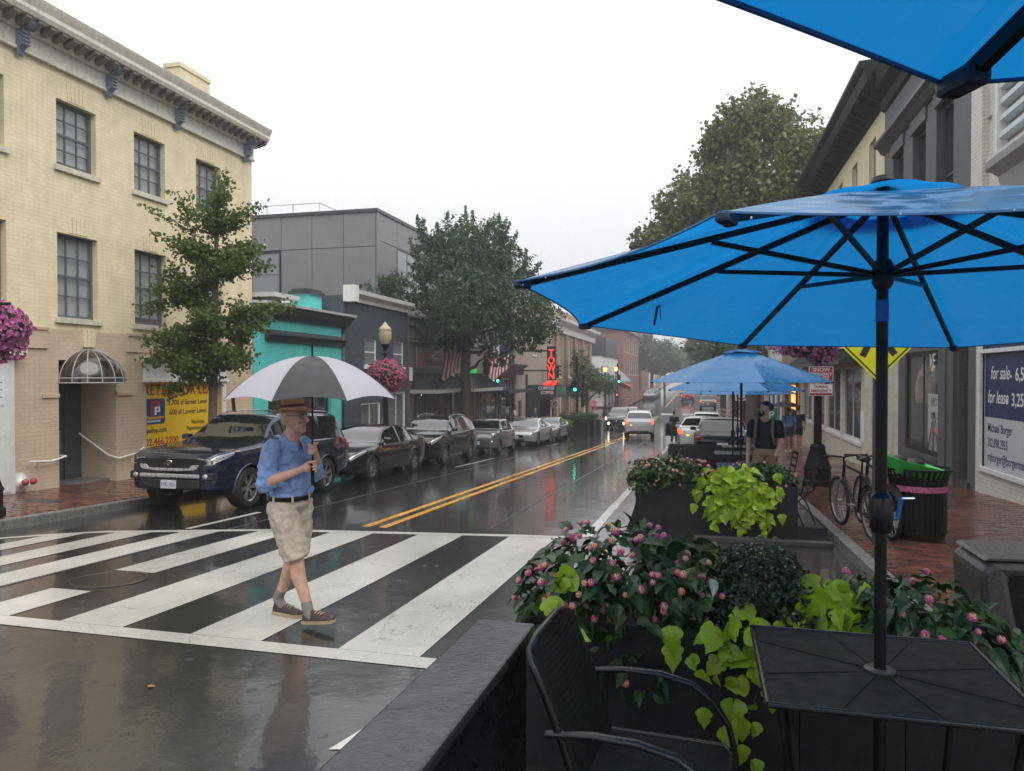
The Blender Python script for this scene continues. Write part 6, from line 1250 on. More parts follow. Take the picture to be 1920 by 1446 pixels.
place('red car braking far down the street', CUV, -1.9, 111, 'away', None, 'paint_red', rear='lit', name='moving_car')
place('silver pickup-like car stopped by the far right kerb', SUV1, .75, 92, 'away', None, 'paint_lgrey', rear='lit', name='moving_car')
for i, (y, p, lb) in enumerate(((118,'paint_dgrey','nearest dark car parked beyond the corner shop'),(124,'paint_black','middle dark car parked beyond the corner shop'),(130,'paint_dgrey','farthest dark car parked beyond the corner shop'))): place(lb, SEDAN, -7.9, y, 'cam', 'cars parked beyond the corner shop', p)
# ================================================================== people
pm('skin', (.60,.36,.27), .55, var=.2, scale=18, bump=.05, bscale=90); pm('skin_brown', (.22,.11,.07), .55, var=.12); pm('shirt_blue', (.22,.34,.63), .75, var=.22, scale=9, bump=1.0, bscale=17); pm('khaki', (.52,.45,.36), .8, var=.16, scale=8, bump=.9, bscale=16)
pm('straw', (.42,.25,.13), .8, var=.2, scale=30, bump=.3, bscale=200); pm('hatband', (.10,.03,.025), .7); pm('sock', (.25,.22,.22), .9, bump=.4, bscale=150); pm('shoe', (.045,.022,.018), .35); pm('sole', (.42,.33,.20), .7); pm('hair_white', (.55,.52,.49), .8); pm('hair_dark', (.012,.010,.009), .6)
pm('tee_black', (.012,.012,.015), .8, bump=.3, bscale=10); pm('tee_white', (.6,.6,.6), .8); pm('denim', (.03,.04,.07), .8); pm('tan_short', (.30,.20,.12), .8); pm('sky_shirt', (.12,.26,.58), .8, bump=.4, bscale=9); pm('pink_cloth', (.65,.14,.25), .8); pm('pack', (.19,.16,.11), .8); pm('orange_cloth', (.45,.13,.05), .8); pm('navy_cloth', (.02,.04,.16), .8)
def cone_mesh(mb, p0, r0, p1, r1, flat=False, n=14):
    p0, p1 = Vector(p0), Vector(p1); d = (p1-p0); L = d.length; d.normalize(); u = d.orthogonal().normalized(); w = d.cross(u); rings = []
    def ring(c, r): rings.append([c + (u*math.cos(2*PI*k/n)+w*math.sin(2*PI*k/n))*r for k in range(n)])
    if not flat:
        for k in (80,55,30): ring(p0-d*r0*math.sin(R(k)), r0*math.cos(R(k)))
    ring(p0, r0); ring(p1, r1)
    if not flat:
        for k in (30,55,80): ring(p1+d*r1*math.sin(R(k)), r1*math.cos(R(k)))
    mb.loft(rings)
def blob(name, parts, voxel, mat, parent, smooth=5):
    mb = MB()
    for p in parts:
        if p[0] == 'e':
            if len(p) > 3:
                q = MB(); q.ell((0,0,0), p[2], 16, 12); q.xf(Matrix.Translation(p[1]) @ p[3].to_4x4()); mb.add(q.v, q.f)
            else: mb.ell(p[1], p[2], 16, 12)
        else: cone_mesh(mb, p[1], p[2], p[3], p[4], p[0] == 'f')
    o = mb.build(name, MATS[mat], parent, 180)
    m = o.modifiers.new('r', 'REMESH'); m.mode = 'VOXEL'; m.voxel_size = voxel; m.use_smooth_shade = True
    if smooth: s = o.modifiers.new('s', 'SMOOTH'); s.factor = .5; s.iterations = smooth
    return o
def crease(o, size, amt):      # cloth folds as real relief
    tx = bpy.data.textures.new('folds', 'CLOUDS'); tx.noise_scale = size; tx.noise_depth = 2
    d = o.modifiers.new('d', 'DISPLACE'); d.texture = tx; d.strength = amt; d.mid_level = .40; d.texture_coords = 'LOCAL'; s = o.modifiers.new('s2', 'SMOOTH'); s.factor = .5; s.iterations = 2
def chain(pts, rr): return [('c', pts[i], rr[i], pts[i+1], rr[i+1]) for i in range(len(pts)-1)]
# ------------------------------------------------------------------ the man on the crossing
MX, MY = -3.15, 5.23
man = thing('person', 'man in tan hat, blue shirt and khaki shorts walking over the crosswalk', 'person', (MX, MY, road_z(MY)+.004), R(-10))
shx, shy = .285, -.075                      # umbrella shaft, in his own axes
B = []
B += [('e',(.055,0,1.605),(.094,.076,.112)),('e',(.085,0,1.535),(.062,.058,.05)),('e',(.118,0,1.508),(.03,.036,.024)),('c',(.142,0,1.628),.012,(.172,0,1.588),.018),('e',(.128,0,1.643),(.026,.058,.012)),
      ('e',(.138,0,1.548),(.014,.026,.009)),('e',(.104,.040,1.585),(.034,.026,.03)),('e',(.104,-.040,1.585),(.034,.026,.03)),('e',(.03,.079,1.60),(.022,.011,.034)),('e',(.03,-.079,1.60),(.022,.011,.034))]
B += chain([(.0,0,1.36),(.02,0,1.45),(.045,0,1.53)],[.072,.062,.058])
B += [('e',(-.02,0,1.22),(.10,.155,.19)),('e',(0,0,.98),(.11,.14,.12)),('c',(-.02,-.13,1.355),.045,(-.02,.13,1.355),.045)]
RS, RE, RWr = (-.025,-.175,1.365),(-.045,-.235,1.10),(.185,-.140,1.205); LS, LE, LWr = (.0,.175,1.365),(.06,.225,1.13),(.235,.015,1.325)
B += chain([RS,RE],[.05,.042]) + chain([RE,(.06,-.23,1.15),RWr],[.042,.043,.028]) + chain([LS,LE],[.05,.042]) + chain([LE,(.14,.15,1.22),LWr],[.042,.043,.028])
def grip(wrist, zc, sgn):
    """palm against the shaft, four fingers closed round it, thumb closing from the other side"""
    w = Vector(wrist); c = Vector((shx, shy, zc)); d = (w-c); d.z = 0; d.normalize(); a0 = math.atan2(d.y, d.x); out = []
    palm = c + d*.038; out += [('c', w, .027, palm + Vector((0,0,.004)), .026), ('e', palm, (.026,.030,.043))]
    for k, (dz, Lf) in enumerate(((.033,1.0),(.012,1.08),(-.010,1.02),(-.030,.85))):
        pts = []; rr = []
        for t in np.linspace(.15, 1, 6):
            an = a0 + sgn*t*Lf*R(250); q = .031 - .004*t; pts.append((shx+q*math.cos(an), shy+q*math.sin(an), zc+dz-.006*t)); rr.append(.0095-.0015*t)
        out += chain(pts, rr)
    pts = [(shx+.036*math.cos(a0-sgn*t*R(150)), shy+.036*math.sin(a0-sgn*t*R(150)), zc+.036+.012*t) for t in np.linspace(.1,1,4)]; out += chain(pts, [.013,.012,.011,.009]); return out
B += grip(RWr, 1.235, -1) + grip(LWr, 1.375, 1)
RH, RK, RA = (0,-.09,.90),(.135,-.085,.505),(.255,-.09,.115); LH, LK, LA = (0,.09,.90),(-.005,.085,.495),(-.205,.085,.125)
for h, k, a in ((RH,RK,RA),(LH,LK,LA)):
    h, k, a = map(Vector, (h,k,a)); B += chain([h, h.lerp(k,.5), k, k.lerp(a,.28)+Vector((-.018,0,0)), k.lerp(a,.7), a],[.095,.078,.056,.057,.042,.037])
B += [('c',RA,.036,(.32,-.095,.055),.03),('c',LA,.036,(-.13,.085,.045),.03)]
blob('body', B, .0048, 'skin', man, 3)
S_ = [('e',(-.025,0,1.27),(.118,.175,.165)),('e',(.02,0,1.11),(.150,.178,.16)),('e',(.0,0,1.0),(.142,.172,.065)),('c',(-.03,-.13,1.36),.068,(-.03,.13,1.36),.068),('c',(-.02,0,1.37),.075,(-.01,0,1.42),.072)]
rc = Vector(RE).lerp(Vector(RWr), .55); lc = Vector(LE).lerp(Vector(LWr), .55)
S_ += [('c',RS,.075,Vector(RS).lerp(Vector(RE),.55),.07),('c',Vector(RS).lerp(Vector(RE),.5),.068,RE,.064),('f',RE,.062,rc,.050),('f',rc-(rc-Vector(RE)).normalized()*.035,.058,rc+(rc-Vector(RE)).normalized()*.012,.056)]
S_ += [('c',LS,.072,LE,.062),('f',LE,.06,lc,.050),('f',lc-(lc-Vector(LE)).normalized()*.03,.057,lc+(lc-Vector(LE)).normalized()*.012,.055)]
for q in ((.1,-.03,1.18,.4),(.12,.02,1.06,-.5),(-.1,-.1,1.15,.9),(.02,-.16,1.2,-.8)): S_.append(('c',(q[0],q[1]-.06,q[2]-.05),.03,(q[0]+.01,q[1]+.06,q[2]+.05*q[3]),.03))
sh = blob('shirt', S_, .0075, 'shirt_blue', man, 4); crease(sh, .055, .042)
mb = MB(); n = 20     # collar, open at the front
for s in (1,-1):
    rows = []
    for k in range(9):
        t = R(18+s*0+k*18.5); x, y = math.cos(t), math.sin(t)*s
        rows.append([(-.0+.078*x, .078*y, 1.445-.02*(x > .3)), (-.0+.098*x, .098*y, 1.425-.03*max(0,x)), (.0+.118*x, .112*y, 1.385-.045*max(0,x))])
    mb.loft(rows, False, False)
mb.build('collar', MATS['shirt_blue'], sh, 60, fix=False)
for z in (1.32,1.22,1.12): MB().ell((.128+.02*(z<1.2),-.005,z),(.004,.006,.006),8,6).build('button', MATS['hair_white'], sh)
K = [('e',(0,0,.93),(.142,.178,.075)),('f',(0,0,.99),.0,(0,0,.95),.0)][:1]
for h, k, s in ((RH,RK,-1),(LH,LK,1)):
    h, k = Vector(h), Vector(k); e = h.lerp(k, .97); K += [('c',h+Vector((.0,0,.0)),.118,h.lerp(k,.45),.112),('f',h.lerp(k,.4),.113,e,.098)]
    K += [('c',h.lerp(k,.15)+Vector((.1,.01*s,0)),.02,h.lerp(k,.7)+Vector((.09,0,0)),.016),('c',h.lerp(k,.2)+Vector((.02,s*.1,0)),.022,h.lerp(k,.85)+Vector((.03,s*.085,0)),.016)]
crease(blob('shorts', K, .0075, 'khaki', man, 3), .06, .032)
def ering(mb, rx, ry, z0, z1, ox=0, th=.006, n=32):
    mb.loft([[(ox+(rx+d)*math.cos(2*PI*k/n),(ry+d)*math.sin(2*PI*k/n),z) for k in range(n)] for d, z in ((0,z0),(th,z0),(th,z1),(0,z1))], True, False)
mb = MB(); ering(mb,.148,.184,.965,.998); mb.build('belt', MATS['black_wet'], man, 40)
mb = MB()
for k in range(7):
    t = 2*PI*k/7+.25; mb.obox((.153*math.cos(t),.189*math.sin(t),.982),(.012,.016,.05),Matrix.Rotation(t,3,'Z'))
mb.build('belt_loop', MATS['khaki'], man)
def shoe(a, tip, toe_up, side):
    f = thing('tmp','','x'); bpy.data.objects.remove(f)
    x0, y0 = a[0]-.05, a[1]; rows = []; so = []
    prof = [(0,.030,.07),(.03,.037,.095),(.08,.038,.085),(.13,.041,.062),(.18,.046,.052),(.23,.044,.043),(.265,.030,.035),(.28,.012,.026)]
    for x, w, h in prof:
        lift = toe_up*max(0,x-.02); cxx = x0+x
        rows.append([(cxx, y0+w*math.cos(t)*1.0, a[2]-.095+lift+max(0,h*math.sin(t))) for t in np.linspace(0,PI,11)])
        so.append([(cxx+(.004 if x > .2 else -.004 if x < .02 else 0), y0+(w+.004)*q, a[2]-.095+lift+zz) for q, zz in ((-1,-.018),(1,-.018),(1,.006),(-1,.006))])
    m1 = MB(); m1.loft(rows, False, False); m1.add(rows[0],[tuple(range(11))]); m1.add(rows[-1],[tuple(range(11))]); o = m1.build('shoe', MATS['shoe'], man, 60)
    MB().loft(so).build('sole', MATS['sole'], o, 40)
    mb = MB(); 
    for k in range(3): xx = x0+.12+k*.025; z = a[2]-.095+toe_up*(xx-x0)+.072-k*.007; mb.tube([(xx,y0-.03,z-.012),(xx+.008,y0,z+.004),(xx,y0+.03,z-.012)],.004,5)
    mb.build('lace', MATS['sole'], o)
shoe((RA[0]+.01,RA[1],.145), None, .16, -1); shoe((LA[0]+.02,LA[1],.112), None, 0, 1)
blob('sock', [('f',Vector(RK).lerp(Vector(RA),.78),.042,RA,.042),('c',RA,.042,(.30,-.093,.07),.034)], .005, 'sock', man, 2)
blob('sock', [('f',Vector(LK).lerp(Vector(LA),.80),.042,LA,.042),('c',LA,.042,(-.15,.085,.06),.034)], .005, 'sock', man, 2)
# hat: tilted slightly down at the front
mb = MB(); n = 32; rows = []
for r0, z in ((.086,0),(.092,.0),(.12,-.010),(.15,-.022),(.165,-.024),(.164,-.020),(.148,-.016),(.118,-.004),(.094,.010),(.093,.03),(.090,.065),(.080,.088),(.05,.098),(.02,.090),(.004,.088)):
    rows.append([(r0*1.12*math.cos(2*PI*k/n), r0*.90*math.sin(2*PI*k/n), z - (.018*abs(math.cos(2*PI*k/n)) if r0 > .11 else 0) + (.015*abs(math.sin(2*PI*k/n)) if r0 > .12 else 0)) for k in range(n)])
mb.loft(rows, True, True); hat = mb.build('hat', MATS['straw'], man, 50); hat.location = (.03,0,1.682); hat.rotation_euler = (0,R(-5),0); hat.scale = (.93,.95,.95)
mb = MB(); ering(mb,.106,.086,.006,.030,0,.004); mb.build('hat_band', MATS['hatband'], hat, 40)
blob('hair', [('e',(-.02,0,1.60),(.045,.073,.065)),('e',(.01,.07,1.625),(.03,.012,.03)),('e',(.01,-.07,1.625),(.03,.012,.03))], .006, 'hair_white', man, 2)
mb = MB()
for s in (1,-1):
    mb.tube([(.150-.010*math.cos(t)*0, s*(.034+.024*math.cos(t)), 1.618+.017*math.sin(t)) for t in np.linspace(0,2*PI,15)],.0025,5); mb.tube([(.148,s*.058,1.622),(.09,s*.078,1.625),(.03,s*.082,1.622)],.0025,5)
mb.tube([(.152,-.010,1.622),(.156,0,1.625),(.152,.010,1.622)],.0025,5); mb.build('glasses', MATS['black_metal'], man, 50)
for s in (1,-1): MB().ell((.137,s*.034,1.617),(.010,.013,.008),10,8).build('eye', MATS['sign_white'], man, 60); MB().ell((.144,s*.034-.002,1.617),(.0045,.006,.006),8,6).build('iris', MATS['hair_dark'], man)
MB().ell((.147,0,1.549),(.008,.024,.0028),10,6).build('mouth', MATS['hatband'], man, 60)
# his umbrella: eight alternating panels, held in both hands
fabric('umb_white', (.66,.64,.71), .5, .5); fabric('umb_black', (.022,.022,.026), .08, .45)
ang = R(-10); ux_, uy_ = MX+shx*math.cos(ang)-shy*math.sin(ang), MY+shx*math.sin(ang)+shy*math.cos(ang)
ru = thing('rain_umbrella', 'open black and white panelled umbrella held by the man in shorts', 'umbrella', (ux_, uy_, road_z(MY)))
ZT, RR = 2.125, .655
def cano_pt(az, t, A0, half):     # t 0 apex .. 1 rim; scallop between ribs
    k = (az-A0)/half; k2 = 1-k*k     # 1 in mid panel, 0 at ribs
    r = RR*t*(1-.075*k2*t*t); z = ZT-.035-.325*(t**2.1) + .03*k2*t**3 - .022*k2*math.sin(PI*min(1,t)); return (r*math.cos(az), r*math.sin(az), z)
mb = MB(); mb.tube([(0,0,1.10),(0,0,2.19)],.0075,8); mb.tube([(0,0,2.17),(0,0,2.22)],.004,6); mb.build('shaft', MATS['black_metal'], ru, 60)
mb = MB(); mb.tube([(0,0,1.10),(0,0,1.30)],.014,10); mb.tube([(0,0,1.33),(0,0,1.44)],.012,8); mb.build('handle_grip', MATS['black_wet'], ru, 60)
for k in range(8):
    a0 = R(-84.7+45*k); half = R(22.5); mid = a0+half
    rows = [[cano_pt(a0+R(45)*j/8, i/10+1e-3, mid, half) for j in range(9)] for i in range(11)]
    mb = MB(); mb.loft(rows, False, False); mb.build('canopy_panel', MATS['umb_black' if k % 2 == 0 else 'umb_white'], ru, 60, fix=False)
    pts = [Vector(cano_pt(a0, t, mid, half))-Vector((0,0,.008)) for t in np.linspace(.02,1,8)]; MB().tube(pts,.003,5).build('rib', MATS['black_metal'], ru)
    q = cano_pt(a0,.5,mid,half); MB().tube([(0,0,1.78),(q[0],q[1],q[2]-.012)],.003,5).build('strut', MATS['black_metal'], ru)
mb = MB(); mb.tube([cano_pt(R(-84.7-90),1,R(-84.7-90)+R(22.5),R(22.5)),Vector(cano_pt(R(-84.7-90),1,R(-84.7-90)+R(22.5),R(22.5)))+Vector((.01,0,-.1))],.014,6); mb.build('tie_strap', MATS['hatband'], ru)

# ------------------------------------------------------------------ other people
def person(label, loc, rz, H=1.72, top='tee_black', bottom='denim', hair='hair_dark', skin='skin', short=True, stride=.16, arms=((.02,.0),(.02,.0)), voxel=.016, group=None, sit=0, beard=False, shoes='sign_white', hang=1, look=0):
    p = thing('person', label, 'person', loc, rz, group); k = H/1.75
    V = lambda x, y, z: (x*k, y*k, z*k)
    hd = Matrix.Rotation(R(look),3,'Z')
    def HV(x, y, z): q = hd @ Vector((x-.03, y, 0)); return ((q.x+.03)*k, q.y*k, z*k)
    Bp = [('e',V(.03,0,1.62),(.092*k,.075*k,.115*k)),('e',HV(.09,0,1.53),(.04*k,.04*k,.03*k)),('c',HV(.12,0,1.63),.01*k,HV(.135,0,1.60),.014*k),('e',HV(.03,.078,1.61),(.02*k,.012*k,.03*k)),('e',HV(.03,-.078,1.61),(.02*k,.012*k,.03*k)),('c',V(0,0,1.38),.06*k,V(.02,0,1.54),.055*k),('e',V(0,0,1.22),(.10*k,.15*k,.2*k)),('e',V(0,0,.97),(.10*k,.14*k,.13*k))]
    tops = [('e',V(0,0,1.25),(.12*k,.185*k,.19*k)),('e',V(0,0,1.05),(.115*k,.165*k,.13*k)),('c',V(-.01,-.16,1.385),.06*k,V(-.01,.16,1.385),.06*k)]
    for s, (ax, up) in ((-1,arms[0]),(1,arms[1])):
        S0, E0 = Vector((0,s*.205,1.38)), Vector((-.03+ax*.3,s*.255,1.10)); 
        W0 = Vector((.05+ax, s*(.25-up*.18), .86+up)); Hn = W0+Vector((.03+ax*.15,-s*.01,-.09+up*.3))
        Bp += chain([V(*S0),V(*E0),V(*W0),V(*Hn)],[.05*k,.04*k,.028*k,.03*k])
        for f in range(4): Bp.append(('c',V(*(Hn+Vector((.012*f-.02,0,-.01)))),.010*k,V(*(Hn+Vector((.012*f-.012,-s*.01,-.065+.01*abs(f-1))))),.008*k))
        Bp.append(('c',V(*Hn),.011*k,V(*(Hn+Vector((.045,-s*.012,-.025)))),.009*k))
        tops += [('c',V(*S0),.07*k,V(*S0.lerp(E0,.55)),.063*k),('f',V(*S0.lerp(E0,.5)),.062*k,V(*S0.lerp(E0,.78)),.060*k)]
    bots = [('e',V(0,0,.93),(.125*k,.165*k,.11*k))]
    for s, st in ((-1,stride),(1,-stride)):
        h, kn, an = Vector((0,s*.09,.90)), Vector((st*.6+.03,s*.09,.49)), Vector((st*1.1-.02,s*.09,.09))
        if sit: kn = Vector((.42,s*.11,.86)); an = Vector((.42,s*.11,.45))
        Bp += chain([V(*h),V(*kn),V(*kn.lerp(an,.3)),V(*an),V(*(an+Vector((.12,0,-.045))))],[.085*k,.055*k,.055*k,.036*k,.035*k])
        bots += [('c',V(*h),.105*k,V(*h.lerp(kn,.5)),.098*k),('f',V(*h.lerp(kn,.4)),.098*k,V(*h.lerp(kn,.8 if short else 1)),.086*k)]
        if not short: bots += [('f',V(*kn),.08*k,V(*an),.06*k)]
        mb = MB(); mb.loft([[(V(*an)[0]+x, V(*an)[1]+w*math.cos(t), max(.0,an.z*k-.09)+max(0,hh*math.sin(t))) for t in np.linspace(0,PI,7)] for x, w, hh in ((-.06,.03,.06),(.0,.04,.08),(.08,.042,.06),(.16,.03,.04),(.19,.01,.02))], False, False); mb.build('shoe', MATS[shoes], p, 60)
    blob('body', Bp, voxel*.75, skin, p, 2); blob('top', tops, voxel*.75, top, p, 2); blob('shorts' if short else 'trousers', bots, voxel*.75, bottom, p, 2)
    hb = [('e',HV(.012,0,1.695),(.084*k,.076*k,.052*k)),('e',HV(-.03,0,1.65),(.060*k,.074*k,.075*k))]
    blob('hair', hb, voxel*.7, hair, p, 1)
    if beard: blob('beard', [('e',HV(.095,0,1.535),(.042*k,.05*k,.04*k)),('e',HV(.06,.06,1.565),(.03*k,.02*k,.05*k)),('e',HV(.06,-.06,1.565),(.03*k,.02*k,.05*k))], voxel*.6, hair, p, 1)
    for s in (1,-1): MB().ell(HV(.117,s*.032,1.635),(.006,.012,.007),8,6).build('eye', MATS['hair_dark'], p)
    return p
bp = person('bearded man in black t-shirt with tan backpack beside the umbrella table', (.98,12.3,walk_z(12.3)), R(-105), 1.74, 'tee_black', 'tan_short', 'hair_dark', 'skin', True, .05, ((.05,0),(.22,.12)), .011, beard=True, look=-70)
pk_ = thing('backpack', 'tan backpack worn by the bearded man', 'backpack', (.98,12.3,walk_z(12.3)), R(-105))
mb = MB(); mb.obox((-.2,0,1.18),(.16,.3,.44)); mb.build('pack_body', MATS['pack'], pk_, bevel=.05)
for s in (1,-1): MB().tube([(-.12,s*.12,1.40),(-.02,s*.125,1.475),(.08,s*.125,1.42),(.135,s*.125,1.28),(.10,s*.15,1.08),(-.1,s*.16,1.0)],.022,6).build('strap', MATS['pack'], pk_, 60)
person('woman in pale blue shirt and dark shorts with umbrella, walking this way', (3.4,31.5,walk_z(31.5)), R(-100), 1.72, 'sky_shirt', 'denim', 'hair_dark', 'skin_brown', True, .12, ((.2,.5),(.05,.0)), .018)
du = thing('dark_umbrella', 'dark open umbrella above the woman in pale blue shirt', 'umbrella', (3.25,31.3,walk_z(31.5)))
mb = MB(); mb.tube([(0,0,1.2),(0,0,1.98)],.01,6); mb.build('shaft', MATS['black_metal'], du)
for k in range(8):
    rows = [[(.62*t*math.cos(PI/4*(k+j/4)), .62*t*math.sin(PI/4*(k+j/4)), 1.98-.2*t*t) for j in range(5)] for t in (.01,.3,.6,.85,1)]; MB().loft(rows,False,False).build('canopy_panel', MATS['umb_black'], du, 60, fix=False)
person('person in black t-shirt and shorts walking away on the right pavement', (4.0,33.5,walk_z(33.5)), R(82), 1.78, 'tee_black', 'tee_black', 'hair_dark', 'skin', True, .15, voxel=.018)
person('person in black climbing out of the white car', (-1.35,39.0,road_z(39)), R(60), 1.68, 'tee_black', 'tee_black', 'hair_dark', 'skin', False, .08, ((.25,.3),(.1,0)), .022)
person('woman in pink top at the far crossing, left of the pair', (-12.3,79.6,walk_z(79.6)), R(-90), 1.68, 'pink_cloth', 'denim', 'hair_dark', 'skin', True, .1, voxel=.03)
person('woman in pink dress at the far crossing, right of the pair', (-11.2,80.0,walk_z(80)), R(-80), 1.66, 'pink_cloth', 'pink_cloth', 'hair_dark', 'skin', True, .1, voxel=.03)
person('man in white t-shirt standing before the slate shopfront', (-10.6,42.0,walk_z(42)), R(10), 1.78, 'tee_white', 'denim', 'hair_dark', 'skin_brown', False, .05, ((.25,.2),(.25,.2)), .022)
person('person in blue jacket before the beige building', (-10.4,46.6,walk_z(46.6)), R(-20), 1.66, 'navy_cloth', 'denim', 'hair_dark', 'skin', False, .08, voxel=.025)
person('seated person in orange before the slate shopfront', (-10.5,38.2,walk_z(38.2)-.42), R(-60), 1.70, 'orange_cloth', 'denim', 'hair_dark', 'skin_brown', False, .05, voxel=.025, sit=1)
sc_ = thing('cafe_chair', 'dark cafe chair under the seated person in orange', 'chair', (-10.5,38.2,walk_z(38.2)), R(-60))
mb = MB(); mb.box(-.2,.22,-.22,.22,.36,.40); mb.build('seat', MATS['black_metal'], sc_); mb = MB(); mb.box(-.22,-.19,-.22,.22,.4,.85); mb.build('backrest', MATS['black_metal'], sc_)
for a in (-.2,.2):
    for b in (-.2,.2): MB().tube([(a,b,0),(a,b,.36)],.015,6).build('leg', MATS['black_metal'], sc_)
# ================================================================== street terrace
fabric('canvas_blue', (.035,.27,.62), .48, .24, .7, (.008,.25,.65), wet=.14)
pm('canvas_dark', (.012,.03,.06), .6); pm('canvas_hem', (.02,.12,.30), .6)
def canopy(parent, Rm, h, rot, vent=True, ribw=.0145, sag=.055, scal=1.0):
    """eight-panel market parasol canopy about the local origin (rim height 0, apex h)"""
    def pt(az, t, mid, half):
        k = (az-mid)/half; k2 = 1-k*k; cosf = math.cos(half)/math.cos(abs(az-mid)) if abs(az-mid) < half else 1
        r = Rm*t*(1-(1-cosf)*1.0)*(1-.02*k2*t); z = h*(1-t**1.12) - sag*k2*math.sin(PI*t*.5)*t*.35 + .05*k2*t**4*0
        return Vector((r*math.cos(az), r*math.sin(az), z))
    pan = []
    for k in range(8):
        a0 = rot+PI/4*k; half = PI/8; mid = a0+half
        rows = [[pt(a0+PI/4*j/10, .14+(1-.14)*i/12, mid, half) for j in range(11)] for i in range(13)]
        # scalloped rim: pull the last row in and up at mid panel
        rows[-1] = [p + scal*Vector((-math.cos(mid)*.03*(1-((j-5)/5)**2), -math.sin(mid)*.03*(1-((j-5)/5)**2), .012*(1-((j-5)/5)**2))) for j, p in enumerate(rows[-1])]
        mb = MB(); mb.loft(rows, False, False); o = mb.build('canopy_panel', MATS['canvas_blue'], parent, 60, fix=False); pan.append(o)
        MB().tube(rows[-1], .0035, 4).build('hem', MATS['canvas_hem'], o)
        a = pt(a0,.04,mid,half)-Vector((0,0,.018)); b = pt(a0,.99,mid,half)-Vector((0,0,.018))
        MB().bar(a, b, ribw, ribw*1.4).build('rib', MATS['black_metal'], parent)
        c = a.lerp(b,.46)-Vector((0,0,.012)); MB().bar((.03*math.cos(a0),.03*math.sin(a0),h-.29), c, ribw*.85, ribw*1.1).build('strut', MATS['black_metal'], parent)
        d = Vector((math.cos(a0),math.sin(a0),0)); q = pt(a0,1,mid,half); mb = MB(); mb.obox(q-d*.03-Vector((0,0,.008)),(.06,.034,.026),Matrix.Rotation(a0,3,'Z')); mb.build('rib_pocket', MATS['canvas_dark'], parent, bevel=.008)
    if vent:
        rows = []
        for t, z in ((.02,h+.018),(.5,h-.012),(1.0,h-.05)):
            rows.append([(.27*t*Rm/1.3*math.cos(rot+2*PI*j/32)*(1-.03*abs(math.sin(4*(2*PI*j/32)))), .27*t*Rm/1.3*math.sin(rot+2*PI*j/32)*(1-.03*abs(math.sin(4*(2*PI*j/32)))), z+.012*abs(math.sin(4*2*PI*j/32))*t) for j in range(32)])
        mb = MB(); mb.loft(rows, True, False); mb.build('vent_cap', MATS['canvas_blue'], parent, 60, fix=False)
        mb = MB(); mb.lathe([(.035,h+.02),(.05,h+.035),(.042,h+.055),(.01,h+.062)],16); mb.build('finial', MATS['black_metal'], parent, 50)
    mb = MB(); mb.lathe([(.026,h-.34),(.036,h-.32),(.036,h-.26),(.026,h-.24)],14); mb.build('runner_hub', MATS['black_metal'], parent, 50)
    return pt
def parasol(label, loc, rimz, h, Rm, rot, tilt=None, crank=True, ground=None, scal=1.0, group='blue parasols over the terrace tables'):
    zg = ground if ground is not None else road_z(loc[1]); u = thing('parasol', label, 'umbrella', (loc[0], loc[1], zg), 0, group)
    # the canopy parts are built level, then leaned about the top of the pole
    before = set(bpy.data.objects)
    canopy(u, Rm, h, rot, scal=scal)
    M4 = Matrix.Translation((0,0,rimz-zg)) @ (tilt if tilt else Matrix.Identity(4))
    for o in set(bpy.data.objects)-before:
        if o.parent == u: o.matrix_local = M4
    zp = rimz-zg
    mb = MB(); mb.tube([(0,0,.0),(0,0,zp+h+.03)],.0195,14); mb.build('pole', MATS['black_metal'], u, 60)
    if crank:
        zc = -.48-zg if loc[1] < 4 else 1.25
        mb = MB(); mb.lathe([(.021,-.072),(.030,-.070),(.038,-.052),(.040,.0),(.038,.045),(.029,.064),(.021,.070)],20,(0,0,zc)); cr = mb.build('crank_housing', MATS['black_wet'], u, 50)
        mb = MB(); d = Vector((.97,.25,0)); a = Vector((0,0,zc-.02))+d*.038; b = a+Vector((.012,0,.07)); mb.tube([Vector((0,0,zc-.02))+d*.03,a+d*.02],.008,8); mb.bar(a+d*.02,b+d*.02,.016,.012); mb.build('crank_arm', MATS['canvas_blue'], cr)
        mb = MB(); mb.tube([b+d*.02,b+d*.065],.005,8); mb.build('crank_knob', MATS['chrome'], cr)
    return u
F_ = Vector((-math.sin(math.atan(355/1388)), math.cos(math.atan(355/1388)), 0)); R_ = Vector((F_.y, -F_.x, 0))
TKX, TKY = -.0305, -.0802
TILT = Vector((0,0,1)).rotation_difference(Vector((-TKX,-TKY,1)).normalized()).to_matrix().to_4x4()
PX, PY = .613, 2.837
p1 = parasol('large blue parasol over the black mesh table', (PX,PY), .247, .40, 1.295, R(18.66), TILT)
mb = MB(); mb.lathe([(.0205,0),(.0212,0),(.0212,.075),(.0205,.075)],18,(0,0,.19-road_z(PY)),caps=False); mb.build('pole_label', MATS['canvas_blue'], p1)
# tie strap hanging from a rib
mb = MB(); q = Vector((-.80,.55,.05-road_z(PY)+.35)); mb.bar(q,q+Vector((.01,0,-.15)),.02,.003); mb.bar(q+Vector((.01,0,0)),q+Vector((-.02,.01,-.17)),.02,.003); mb.build('tie_strap', MATS['canvas_dark'], p1)
TILT2 = Matrix.Rotation(-math.atan(.03), 4, R_)
parasol('blue parasol overhead, its tip at the top right corner', (.812,-.228), .362, .45, 1.36, R(22.5), None, False, scal=.25)
parasol('blue parasol behind the lime vine planter', (.60,12.0), -.09, .50, 1.40, R(10), None, True)
parasol('second blue parasol in the row, half hidden', (.62,15.6), -.28, .5, 1.38, R(25), None, True)
parasol('third blue parasol in the row, mostly hidden', (.85,18.6), -.42, .5, 1.36, R(5), None, True)

